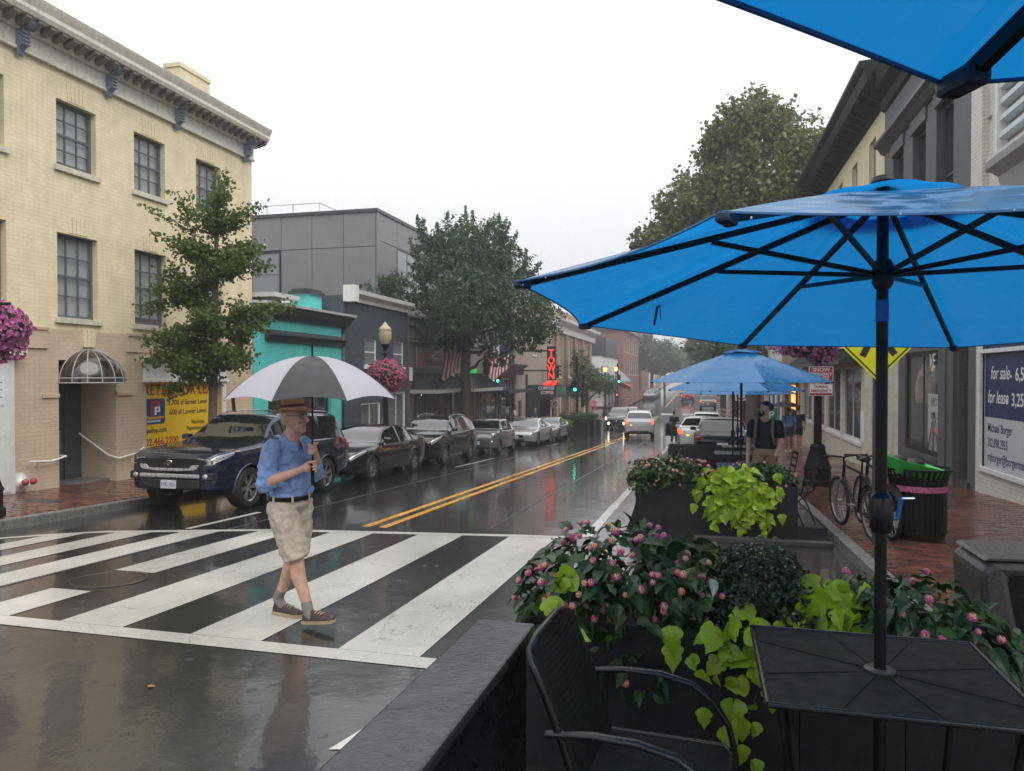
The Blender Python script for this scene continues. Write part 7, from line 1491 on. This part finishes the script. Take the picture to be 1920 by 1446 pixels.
# rain beads hanging along the rims
glassmat('water', (.6,.65,.68), .02, .55)
mb = MB(); rg = random.Random(4)
for k in range(8):
    a, b = [Vector((PX+1.285*math.cos(R(18.66+45*q)), PY+1.285*math.sin(R(18.66+45*q)), 0)) for q in (k, k+1)]
    for _ in range(4):
        q = a.lerp(b, rg.random()); z = .247+TKX*(q.x-PX)+TKY*(q.y-PY)-.012-rg.random()*.008; r = rg.uniform(.0015,.0028); mb.ell((q.x-PX,q.y-PY,z-road_z(PY)),(r,r,r*1.5),8,6)
tag(mb.build('water_drops', MATS['water'], p1, 60), kind='stuff')
# ------------------------------------------------------------------ black mesh table
TZ = -1.036; tz0 = road_z(2.8)
def mesh_mat():
    m = pm('mesh_black', (.009,.010,.011), .5, var=.3, spec=.15); t = m.node_tree; b = [n for n in t.nodes if n.type == 'BSDF_PRINCIPLED'][0]; tc = N(t,'ShaderNodeTexCoord')
    w = N(t,'ShaderNodeTexWave'); w.inputs['Scale'].default_value = 38; w.bands_direction = 'X'; t.links.new(tc.outputs['Object'], w.inputs[0]); w2 = N(t,'ShaderNodeTexWave'); w2.inputs['Scale'].default_value = 38; w2.bands_direction = 'Y'; t.links.new(tc.outputs['Object'], w2.inputs[0])
    mx = N(t,'ShaderNodeMath',operation='MAXIMUM'); t.links.new(w.outputs['Fac'], mx.inputs[0]); t.links.new(w2.outputs['Fac'], mx.inputs[1]); t.links.new(bumpn(t, mx.outputs[0], .6, .003), b.inputs['Normal'])
    return m
mesh_mat()
tt = thing('terrace_table', 'square black wire mesh table under the big parasol', 'table', (PX,PY,tz0))
hw = .405; zt = TZ-tz0
mb = MB(); mb.box(-hw,hw,-.375,.375,zt-.012,zt-.004); top = mb.build('table_top', MATS['mesh_black'], tt)
mb = MB()
for a, b in (((-hw,-.375),(hw,-.375)),((hw,-.375),(hw,.375)),((hw,.375),(-hw,.375)),((-hw,.375),(-hw,-.375))): mb.tube([(*a,zt-.006),(*b,zt-.006)],.011,8)
mb.build('rim', MATS['black_wet'], tt, 60)
for k in range(8): a = k*PI/4+.3; L_ = min(hw/abs(math.cos(a)+1e-6), .375/abs(math.sin(a)+1e-6))-.02; MB().bar((.06*math.cos(a),.06*math.sin(a),zt-.003),(L_*math.cos(a),L_*math.sin(a),zt-.003),.008,.004).build('top_rib', MATS['mesh_black'], top)
mb = MB(); mb.lathe([(.022,zt-.004),(.05,zt-.004),(.052,zt+.004),(.046,zt+.008),(.022,zt+.008)],24,caps=False); mb.build('pole_ring', MATS['stone_grey'], tt, 50)
for a in (-1,1):
    for b in (-1,1): MB().tube([(a*.34,b*.31,zt-.02),(a*.28,b*.25,.3),(a*.33,b*.30,0)],.013,8).build('leg', MATS['black_metal'], tt, 60)
mb = MB(); mb.lathe([(.20,.0),(.20,.03),(.06,.06),(.03,.16),(.022,.3)],20); mb.build('pole_base', MATS['black_metal'], tt, 40)
# ------------------------------------------------------------------ mesh armchairs
def armchair(label):
    c = thing('armchair', label, 'chair', group='black mesh armchairs at the table')      # local: faces +x
    w = .265
    mb = MB(); rows = []
    for t in np.linspace(0,1,10):
        x = -.20-.17*t**1.3; z = .44+.46*t; rows.append([(x-.03*(1-(y/w)**2)*0+.02*(abs(y)/w)**2, y, z+.015*(1-(y/w)**2)*t) for y in np.linspace(-w+.02,w-.02,9)])
    mb.loft(rows, False, False); mb.build('backrest', MATS['mesh_black'], c, 60, fix=False)
    mb = MB(); rows = [[(x, y, .44-.025*math.sin(PI*(x+.22)/.5)*(1-(y/w)**2)-.01*(x > .2)) for y in np.linspace(-w+.02,w-.02,9)] for x in np.linspace(-.22,.26,9)]; mb.loft(rows, False, False); mb.build('seat', MATS['mesh_black'], c, 60, fix=False)
    mb = MB(); pts = [(-.18,-w,.40)] + [(-.20-.17*t**1.3,-w,.44+.46*t) for t in np.linspace(0,.93,6)] + [(-.372,-w*.85,.895),(-.375,-w*.5,.915),(-.375,w*.5,.915),(-.372,w*.85,.895)] + [(-.20-.17*t**1.3,w,.44+.46*t) for t in np.linspace(.93,0,6)] + [(-.18,w,.40)]
    mb.tube(pts,.0145,8); mb.build('back_frame', MATS['black_wet'], c, 60)
    mb = MB(); mb.tube([(-.22,-w,.43),(.24,-w,.43),(.27,-w+.04,.42),(.27,w-.04,.42),(.24,w,.43),(-.22,w,.43)],.013,8); mb.build('seat_frame', MATS['black_wet'], c, 60)
    for s in (-1,1):
        pts = [(-.30,s*(w+.015),.645),(-.15,s*(w+.02),.665),(.0,s*(w+.025),.665),(.12,s*(w+.025),.64),(.20,s*(w+.02),.585),(.255,s*(w+.015),.50),(.28,s*(w+.01),.40),(.285,s*(w+.01),.0)]
        mb = MB(); rr = [.013]*8
        rings = []
        for i, p in enumerate(pts):
            d = (Vector(pts[min(i+1,7)])-Vector(pts[max(i-1,0)])).normalized(); sd_ = Vector((0,1,0)); up_ = sd_.cross(d)
            wd = .021 if i < 5 else .013; rings.append([Vector(p)+sd_*wd*math.cos(2*PI*k/10)+up_*.012*math.sin(2*PI*k/10) for k in range(10)])
        mb.loft(rings); mb.build('armrest', MATS['black_wet'], c, 60)
        mb = MB(); mb.tube([(-.18,s*w,.43),(-.22,s*w,.25),(-.30,s*w,0)],.013,8); mb.build('leg', MATS['black_wet'], c, 60)
    return c
ac = armchair('black mesh armchair in the foreground with its back to the street wall'); ac.location = (-.17,2.62,road_z(2.6)); ac.rotation_euler = (0,0,R(-4))
dup(ac, (1.46,2.62,road_z(2.6)), R(176), 'black mesh armchair at the right edge of the view')

# ------------------------------------------------------------------ street-side barrier wall
wetroad('barrier_top', (.022,.023,.026), .08, .34, .5, .4)
bw_ = thing('barrier', 'long dark wall with wet flat top along the street edge', 'barrier', (-.76,1,road_z(1)))
def slab(mb, x0, x1, y0, y1, h0, h1, n=8):
    ys = np.linspace(y0,y1,n+1); mb.loft([[(x0,y,road_z(y)+h0),(x1,y,road_z(y)+h0),(x1,y,road_z(y)+h1),(x0,y,road_z(y)+h1)] for y in ys])
def rel(mb, o): return mb.xf(Matrix.Translation(o.location).inverted())
mb = MB(); slab(mb,-.82,-.66,-3,2.80,0,.80); rel(mb,bw_).build('wall_body', MATS['black_wet'], bw_); mb = MB(); slab(mb,-.875,-.635,-3.05,2.87,.803,.845); rel(mb,bw_).build('wall_cap', MATS['barrier_top'], bw_, bevel=.01)

# ------------------------------------------------------------------ planters
pm('planter_black', (.022,.023,.026), .45, var=.25, scale=7, streak=.35, bump=.2, bscale=50, spec=.25); pm('soil', (.02,.014,.01), .9)
def planter(label, x0, x1, y0, y1, h, flare=0, loc_y=None, group='dark planter boxes', boards=5):
    yc = (y0+y1)/2; p = thing('planter_box', label, 'planter', ((x0+x1)/2, yc, road_z(yc)), 0, group); W2_, D2 = (x1-x0)/2, (y1-y0)/2
    n = boards; bw = 2*W2_/n
    me = MB().box(0,bw-.004,-.012,.012,0,h).mesh('board', MATS['planter_black'])
    for k in range(n):
        for yy in (-D2+.012, D2-.012): o = link('board', me, p); o.location = (-W2_+k*bw+.002, yy, 0)
    for s in (-1,1):
        mb = MB()
        if flare and s < 0: mb.prism([(-W2_,h),(-W2_-.002,h*.6),(-W2_-flare*.4,.25),(-W2_-flare,0),(-W2_+.02,0),(-W2_+.02,h)],1,-D2,D2)
        else: mb.box(s*W2_-.012,s*W2_+.012,-D2,D2,0,h)
        mb.build('end_board', MATS['planter_black'], p)
    mb = MB(); mb.box(-W2_+.03,W2_-.03,-D2+.03,D2-.03,h-.12,h-.07); mb.build('soil', MATS['soil'], p); MB().box(-W2_+.03,W2_-.03,-D2+.03,D2-.03,.005,h-.125).build('liner', MATS['dark_in'], p); return p  # dark box added inside to block light showing through the board gaps
planter('near dark planter box behind the mesh table', -.84, 1.26, 3.42, 3.98, .72)
planter('dark planter box with lime vine spilling over its front', -.86, 1.2, 10.15, 10.72, .74, .16)
pl_ = planter('dark planter box at the far end of the terrace', -.86, 1.2, 20.6, 21.2, .75)
for i, y in enumerate((46.5, 49.6, 52.5)): planter(['nearest planter past the left parked cars','middle planter past the left parked cars','farthest planter past the left parked cars'][i], -9.0, -7.0, y, y+.9, .9, 0, group='planters past the left parked cars', boards=3)
pb2 = thing('timber_sleeper', 'low timber sleeper lying before the vine planter', 'sleeper', (.6,9.95,road_z(9.95))); MB().box(-.7,1.0,-.06,.06,.0,.07).build('beam', MATS['stone_grey'], pb2, bevel=.01)

# leaves
def leaf_mesh(name, outline, mat, fold=.12, droop=.15, size=1):
    """leaf lying in local xy, tip along +x, creased on the midrib"""
    mb = MB(); n = len(outline); xs_ = [p[0] for p in outline]
    mid = [(x*size,0,-droop*x*x*size) for x in xs_]; 
    for s in (1,-1):
        e = [(x*size, s*y*size, (fold*y-droop*x*x)*size) for x, y in outline]
        for i in range(n-1):
            q = [mid[i],mid[i+1],e[i+1],e[i]] if s > 0 else [mid[i],e[i],e[i+1],mid[i+1]]
            mb.quad(*q)
    me = mb.mesh(name, mat, 60, fix=False); return me
leafmat('lantana_leaf', [(.014,.046,.013),(.022,.066,.018),(.036,.088,.022),(.018,.054,.015)], .38, .15, True, .32); leafmat('vine_leaf', [(.24,.40,.015),(.31,.48,.02),(.18,.32,.012),(.36,.52,.03)], .35, .35, True, .45); leafmat('lantana_small', [(.018,.05,.015),(.03,.072,.02),(.045,.098,.026)], .38, .15); leafmat('box_leaf', [(.012,.026,.013),(.022,.042,.018),(.035,.06,.026)], .35, .12)
leafmat('floret_pink', [(.55,.09,.27),(.62,.16,.36),(.68,.28,.42)], .5, .2); leafmat('floret_cream', [(.75,.52,.22),(.78,.60,.35),(.74,.45,.30)], .5, .2)
OV = [(0,.0),(.12,.20),(.32,.30),(.55,.27),(.78,.15),(1,.0)]; HEART = [(-.12,.14),(0,.34),(.15,.47),(.30,.42),(.36,.33),(.50,.36),(.64,.26),(.82,.10),(1,.0)]
LM = [leaf_mesh('leaf', OV, MATS['lantana_leaf'], .35, .25+.2*k, .075+.012*k) for k in range(3)]
VM = [leaf_mesh('leaf', HEART, MATS['vine_leaf'], .12+.12*k, .15+.25*k, .085+.012*k) for k in range(3)]
def floret_head(k):
    mb = MB(); rg = random.Random(k); n = 22
    for i in range(n):     # little four-petalled stars over a dome
        ph = math.acos(1-.95*(i+.5)/n); th = i*2.4; d = Vector((math.sin(ph)*math.cos(th), math.sin(ph)*math.sin(th), math.cos(ph))); u = d.orthogonal().normalized(); w = d.cross(u); c = d*.016+Vector((0,0,.002)); r = .0058
        m = 1 if (i < n*(.15+.4*(k%3)/2)) else 0
        vs_ = [c+d*.001]+[c+(u*math.cos(2*PI*q/8)+w*math.sin(2*PI*q/8))*r*(1 if q%2==0 else .6)+d*.002 for q in range(8)]; mb.add(vs_,[(0,1+q,1+(q+1)%8) for q in range(8)],m)
    mb.ell((0,0,0),(.014,.014,.013),8,6,0); return mb.mesh('flower', [MATS['floret_pink'],MATS['floret_cream']], fix=False)
FM = [floret_head(k) for k in range(4)]
def orient(p, tip, nrm, s=1):
    t = Vector(tip).normalized(); n_ = Vector(nrm); n_ = (n_-t*n_.dot(t)).normalized(); y = n_.cross(t); M3 = Matrix((t,y,n_)).transposed(); return Matrix.Translation(p) @ M3.to_4x4() @ Matrix.Scale(s,4)
def bush(label, ells, nl, nf, scale, seed, stuff=0, group='lantana in the planters', fs=1.0, smallmat='lantana_small', name='lantana_plant', bias=(0,-1,.5)):
    rg = random.Random(seed); c0 = ells[0]; root = thing(name, label, 'flowers', (c0[0],c0[1],c0[2]), 0, group); org = Vector(c0[:3])
    vol = [e[3]*e[5] for e in ells]; bv = Vector(bias).normalized()
    def pick():
        e = rg.choices(ells, vol)[0]
        while True:
            d = Vector((rg.gauss(0,1),rg.gauss(0,1),rg.gauss(0,1))).normalized()
            if d.dot(bv) > -.35: break
        return Vector(e[:3])-org, d, Vector(e[3:6])
    if nl:
        for i in range(nl):
            c, d, r3 = pick(); q = rg.uniform(.78,1.05); p = c+Vector((d.x*r3.x,d.y*r3.y,d.z*r3.z))*q
            tip = Vector((d.x,d.y,-.35+.3*d.z))+Vector((rg.gauss(0,.4),rg.gauss(0,.4),rg.gauss(0,.3))); nrm = d+Vector((0,0,.7))+Vector((rg.gauss(0,.3),rg.gauss(0,.3),0))
            link('leaf', rg.choice(LM), root, orient(p, tip, nrm, scale*rg.uniform(.7,1.25)))
    if stuff:
        pts, ow = clump_points([(e[0]-org.x,e[1]-org.y,e[2]-org.z,e[3]*.96,e[4]*.96,e[5]*.96) for e in ells], stuff, RNG, .5, 6, .3); leaf_cloud('foliage', pts, .075*scale, MATS[smallmat], root, .5, .55, kind='stuff', outward=ow*.8)
    for i in range(nf):
        c, d, r3 = pick(); d = (d+Vector((0,-.3,.35))).normalized(); p = c+Vector((d.x*r3.x,d.y*r3.y,d.z*r3.z))*rg.uniform(1.0,1.1)
        link('flower', rg.choice(FM), root, orient(p, d.orthogonal(), d+Vector((rg.gauss(0,.3),rg.gauss(0,.3),.2)), fs*rg.uniform(.75,1.15)))
    return root
bush('pink lantana mound filling the left half of the near planter', [(-.40,3.60,-1.02,.40,.30,.26),(-.62,3.52,-1.05,.24,.25,.26),(-.12,3.62,-.98,.26,.26,.20),(-.40,3.68,-.88,.30,.26,.16)], 285, 78, 1.0, 21, 900)
bush('lantana stem drooping over the front of the near planter', [(-.27,3.37,-1.36,.13,.05,.10)], 26, 1, .95, 22)
bush('pink lantana at the right end of the near planter', [(.95,3.62,-1.10,.32,.28,.20),(1.15,3.58,-1.18,.16,.22,.14),(.75,3.66,-1.06,.18,.24,.16)], 235, 20, .95, 23, 500)
bush('salmon lantana at the street end of the vine planter', [(-.45,10.35,-1.33,.45,.33,.22),(-.75,10.3,-1.38,.24,.3,.22),(-.1,10.4,-1.3,.25,.3,.16)], 0, 62, 1.0, 24, 2600, fs=1.25)
bush('salmon lantana at the pavement end of the vine planter', [(1.0,10.4,-1.38,.26,.3,.15),(.7,10.6,-1.3,.3,.2,.14)], 0, 20, 1.0, 25, 1100, fs=1.2)
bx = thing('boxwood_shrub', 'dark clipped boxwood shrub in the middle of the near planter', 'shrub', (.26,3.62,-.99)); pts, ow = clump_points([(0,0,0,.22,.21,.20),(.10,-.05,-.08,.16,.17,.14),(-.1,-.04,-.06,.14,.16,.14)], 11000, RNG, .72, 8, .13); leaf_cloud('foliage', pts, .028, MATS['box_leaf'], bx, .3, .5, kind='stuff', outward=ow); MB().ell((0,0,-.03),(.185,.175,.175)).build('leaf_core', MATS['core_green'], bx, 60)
def vine(label, strands, seed, scale, root_at, per=9, spread=.05, front=(0,-1,.2), group='lime sweet potato vines'):
    rg = random.Random(seed); root = thing('sweet_potato_vine', label, 'vine', root_at, 0, group); org = Vector(root_at); st = MB()
    for pts in strands:
        pts = [Vector(p)-org for p in pts]; st.tube(pts, .0035, 5); L = len(pts)-1
        for k in range(per):
            t = (k+rg.random())/per*L; i = min(int(t), L-1); q = pts[i].lerp(pts[i+1], t-i); f = Vector(front)
            p = q+Vector((rg.gauss(0,spread),rg.uniform(-.04,.0)*1.0,rg.gauss(0,spread*.7))); tip = Vector((rg.gauss(0,.8),-.35,-.6+rg.gauss(0,.5))); nrm = f+Vector((rg.gauss(0,.6),rg.gauss(0,.3),.45+rg.gauss(0,.5)))
            link('leaf', rg.choice(VM), root, orient(p, tip, nrm, scale*rg.uniform(.55,1.3)))
    st.build('stems', MATS['core_green'], root, 60); return root
# near planter: a mound right of the boxwood and a trail down the front
rg = random.Random(9)
V1 = [[(.50,3.75,-1.12),(.40+rg.uniform(-.1,.35),3.6,-.98+rg.uniform(-.05,.08)),(.35+rg.uniform(-.15,.45),3.45,-1.08+rg.uniform(-.08,.05))] for _ in range(12)]
V1 += [[(.45,3.55,-1.10),(.30,3.38,-1.12),(.12,3.37,-1.20)],[(.35,3.45,-1.12),(.16,3.37,-1.25),(.14,3.35,-1.42),(.17,3.35,-1.58),(.22,3.34,-1.72)],[(.3,3.45,-1.12),(.10,3.37,-1.22),(.08,3.35,-1.38)],[(.4,3.42,-1.12),(.26,3.36,-1.3),(.2,3.35,-1.5)],[(.3,3.4,-1.12),(.02,3.37,-1.14),(-.08,3.37,-1.22)]]
vine('lime sweet potato vine trailing down the near planter beside the table', V1, 31, 1.0, (.45,3.6,-1.12), 10, .055)
vine('few lime vine leaves poking through the left lantana', [[(-.55,3.5,-1.0),(-.60,3.30,-.90),(-.66,3.22,-1.0),(-.60,3.2,-1.12)]], 32, 1.05, (-.55,3.5,-1.0), 8, .03)
V2 = [[(.35,10.4,-1.40),(.02+rg.random()*.75,10.18,-1.36+rg.uniform(-.05,.1)),(-.02+rg.random()*.8,10.1,-1.5+rg.uniform(-.1,.1)),(.1+rg.random()*.7,10.08,-1.82+rg.uniform(-.15,.1))] for _ in range(17)]
V2 += [[(.7,10.2,-1.4),(.78,10.08,-1.7),(.82,10.07,-1.95),(.80,10.05,-2.12)],[(.75,10.15,-1.5),(.86,10.07,-1.8),(.84,10.05,-2.0)],[(.8,10.1,-1.4),(.92,10.08,-1.5),(.9,10.06,-1.7)]]
vine('lime sweet potato vine pouring over the middle planter', V2, 33, 1.35, (.35,10.4,-1.4), 13, .085)
for i, y in enumerate((46.9, 50.0, 52.9)):
    t = thing('planter_greenery', ['loose greenery in the nearest left planter','loose greenery in the middle left planter','loose greenery in the farthest left planter'][i], 'plant', (-8,y,road_z(y)+.9), 0, 'greenery in the left planters'); pts, ow = clump_points([(0,0,.15,1.0,.4,.3),(-.6,0,.3,.3,.3,.3),(.5,0,.3,.4,.3,.25)], 2200, RNG, .3, 6, .3); leaf_cloud('foliage', pts, .10, MATS['lantana_small'], t, .4, .5, kind='stuff', outward=ow)
lv = thing('sweet_potato_vine', 'small lime vine hanging on the far left planter', 'vine', (-7.9,46.45,road_z(46.5)+.75), 0, 'lime sweet potato vines'); leafmat('vine_small', [(.24,.36,.012),(.36,.50,.02)], .4, .3); pts, ow = clump_points([(-.3,0,0,.35,.15,.35),(-.35,-.05,-.35,.25,.1,.3)], 500, RNG, .3, 5, .3); leaf_cloud('foliage', pts, .13, MATS['vine_small'], lv, .3, .8, kind='stuff', outward=ow)

# ------------------------------------------------------------------ terrace deck, bistro chairs and tables
dk_ = thing('terrace_deck', 'wet grey timber deck beside the kerb under the bistro chairs', 'deck', (.5,15,road_z(15)))
me = MB().box(-1.1,1.12,-.066,.066,-.03,0).mesh('plank', MATS['deck_wet'])
for k in range(70):
    y = 10.85+k*.14; o = link('plank', me, dk_, Matrix.Translation((0,y-15,walk_z(y)-road_z(15)+.0)) @ Matrix.Rotation(-math.atan(.0454),4,'X'))
mb = MB(); slab(mb,-.6,1.62,10.8,20.6,.0,.10); rel(mb,dk_).build('deck_frame', MATS['slate'], dk_)
def bistro_chair():
    c = thing('bistro_chair', '', 'chair', group='black slatted bistro chairs on the deck')
    for s in (-1,1):
        MB().tube([(-.20,s*.19,0),(-.06,s*.19,.30),(.10,s*.19,.46)],.011,6).build('leg', MATS['black_metal'], c, 60); MB().tube([(.22,s*.20,0),(.05,s*.20,.28),(-.17,s*.20,.47),(-.24,s*.20,.86)],.011,6).build('leg', MATS['black_metal'], c, 60)
    for k in range(5): MB().box(-.17+k*.078,-.105+k*.078,-.2,.2,.455,.47).build('seat_slat', MATS['black_metal'], c)
    for k, z in enumerate((.83,.74,.60)): x = -.235+.02*k; MB().box(x-.008,x+.008,-.2,.2,z-.03,z+.02).build('back_slat', MATS['black_metal'], c)
    mb = MB(); mb.tube([(-.02,-.19,.2),(-.02,.19,.2)],.008,6); mb.build('stretcher', MATS['black_metal'], c)
    return c
bc = bistro_chair(); bc.location = (1.28,10.98,walk_z(10.98)+.003); bc.rotation_euler = (0,0,R(150)); bc['label'] = 'black slatted bistro chair on the deck edge by the vine planter'
for (x,y,a,l) in ((1.42,14.2,185,'black slatted bistro chair farther along the kerb past the bearded man'),(-.15,13.6,20,'black slatted bistro chair on the street side of the second parasol'),(-.2,16.2,10,'black slatted bistro chair nearest the parked hatchback'),(.1,12.0,70,'black slatted bistro chair just behind the vine planter')): dup(bc,(x,y,walk_z(y)+.003),R(a),l)
def bistro_table():
    t = thing('bistro_table','','table',group='black bistro tables on the deck'); MB().box(-.36,.36,-.36,.36,.70,.72).build('table_top',MATS['black_wet'],t,bevel=.005)
    for a in (-1,1):
        for b in (-1,1): MB().tube([(a*.32,b*.32,.70),(a*.28,b*.28,0)],.014,6).build('leg',MATS['black_metal'],t,60)
    return t
bt = bistro_table(); bt.location = (.60,12.0,walk_z(12)+.003); bt['label'] = 'black bistro table round the pole of the parasol behind the planter'
dup(bt,(.62,15.6,walk_z(15.6)+.003),0,'black bistro table round the pole of the second parasol'); dup(bt,(.85,18.6,walk_z(18.6)+.003),0,'black bistro table round the pole of the third parasol')
# ------------------------------------------------------------------ dark moulded bench end at the right edge
bn_ = thing('street_bench', 'dark stone-like bench with thick slab top at the right edge', 'bench', (1.72,4.2,road_z(4.2)))
bn_.scale = (1,.75,1.2)
mb = MB(); mb.prism([(-.42,.80),(-.36,.83),(.9,.86),(.9,.80),(-.30,.775),(-.20,.30),(-.16,.0),(-.34,.0),(-.38,.35)],1,-.28,.30); mb.build('slab_frame', MATS['stone_grey'], bn_, bevel=.03)
mb = MB(); mb.box(-.42,.9,-.30,.32,.862,.868) if False else mb.prism([(-.40,.836),(.92,.866),(.92,.872),(-.38,.846)],1,-.27,.29); mb.build('worn_top', MATS['stone_grey'], bn_)
for k in range(3): MB().box(-.20,.9,-.24+k*.17,-.10+k*.17,.36,.40).build('seat_slat', MATS['black_wet'], bn_, bevel=.01)
MB().box(-.22,.9,.22,.26,.42,.78).build('back_panel', MATS['black_wet'], bn_, bevel=.01)
# a fallen leaf on the wet road
fl = thing('fallen_leaf', 'small orange fallen leaf on the wet road', 'leaf', (-3.2,3.75,road_z(3.75)+.006)); pm('dead_leaf',(.35,.13,.03),.6); mb = MB(); mb.add([(-.03,0,0),(0,.018,.004),(.035,0,.002),(0,-.018,.004)],[(0,1,2,3)]); mb.build('blade', MATS['dead_leaf'], fl, fix=False)
# ------------------------------------------------------------------ rain-hazed air
hz = MB().box(-128,128,-45,340,-9,26).build('haze', [], None); hz['kind'] = 'stuff'
hm = bpy.data.materials.new('haze'); hm.use_nodes = True; t = hm.node_tree; t.nodes.clear(); o = N(t,'ShaderNodeOutputMaterial'); v = N(t,'ShaderNodeVolumePrincipled'); v.inputs['Color'].default_value = (.92,.94,.97,1); v.inputs['Density'].default_value = .0018; v.inputs['Anisotropy'].default_value = .2
t.links.new(v.outputs[0], o.inputs['Volume']); hz.data.materials.append(hm)
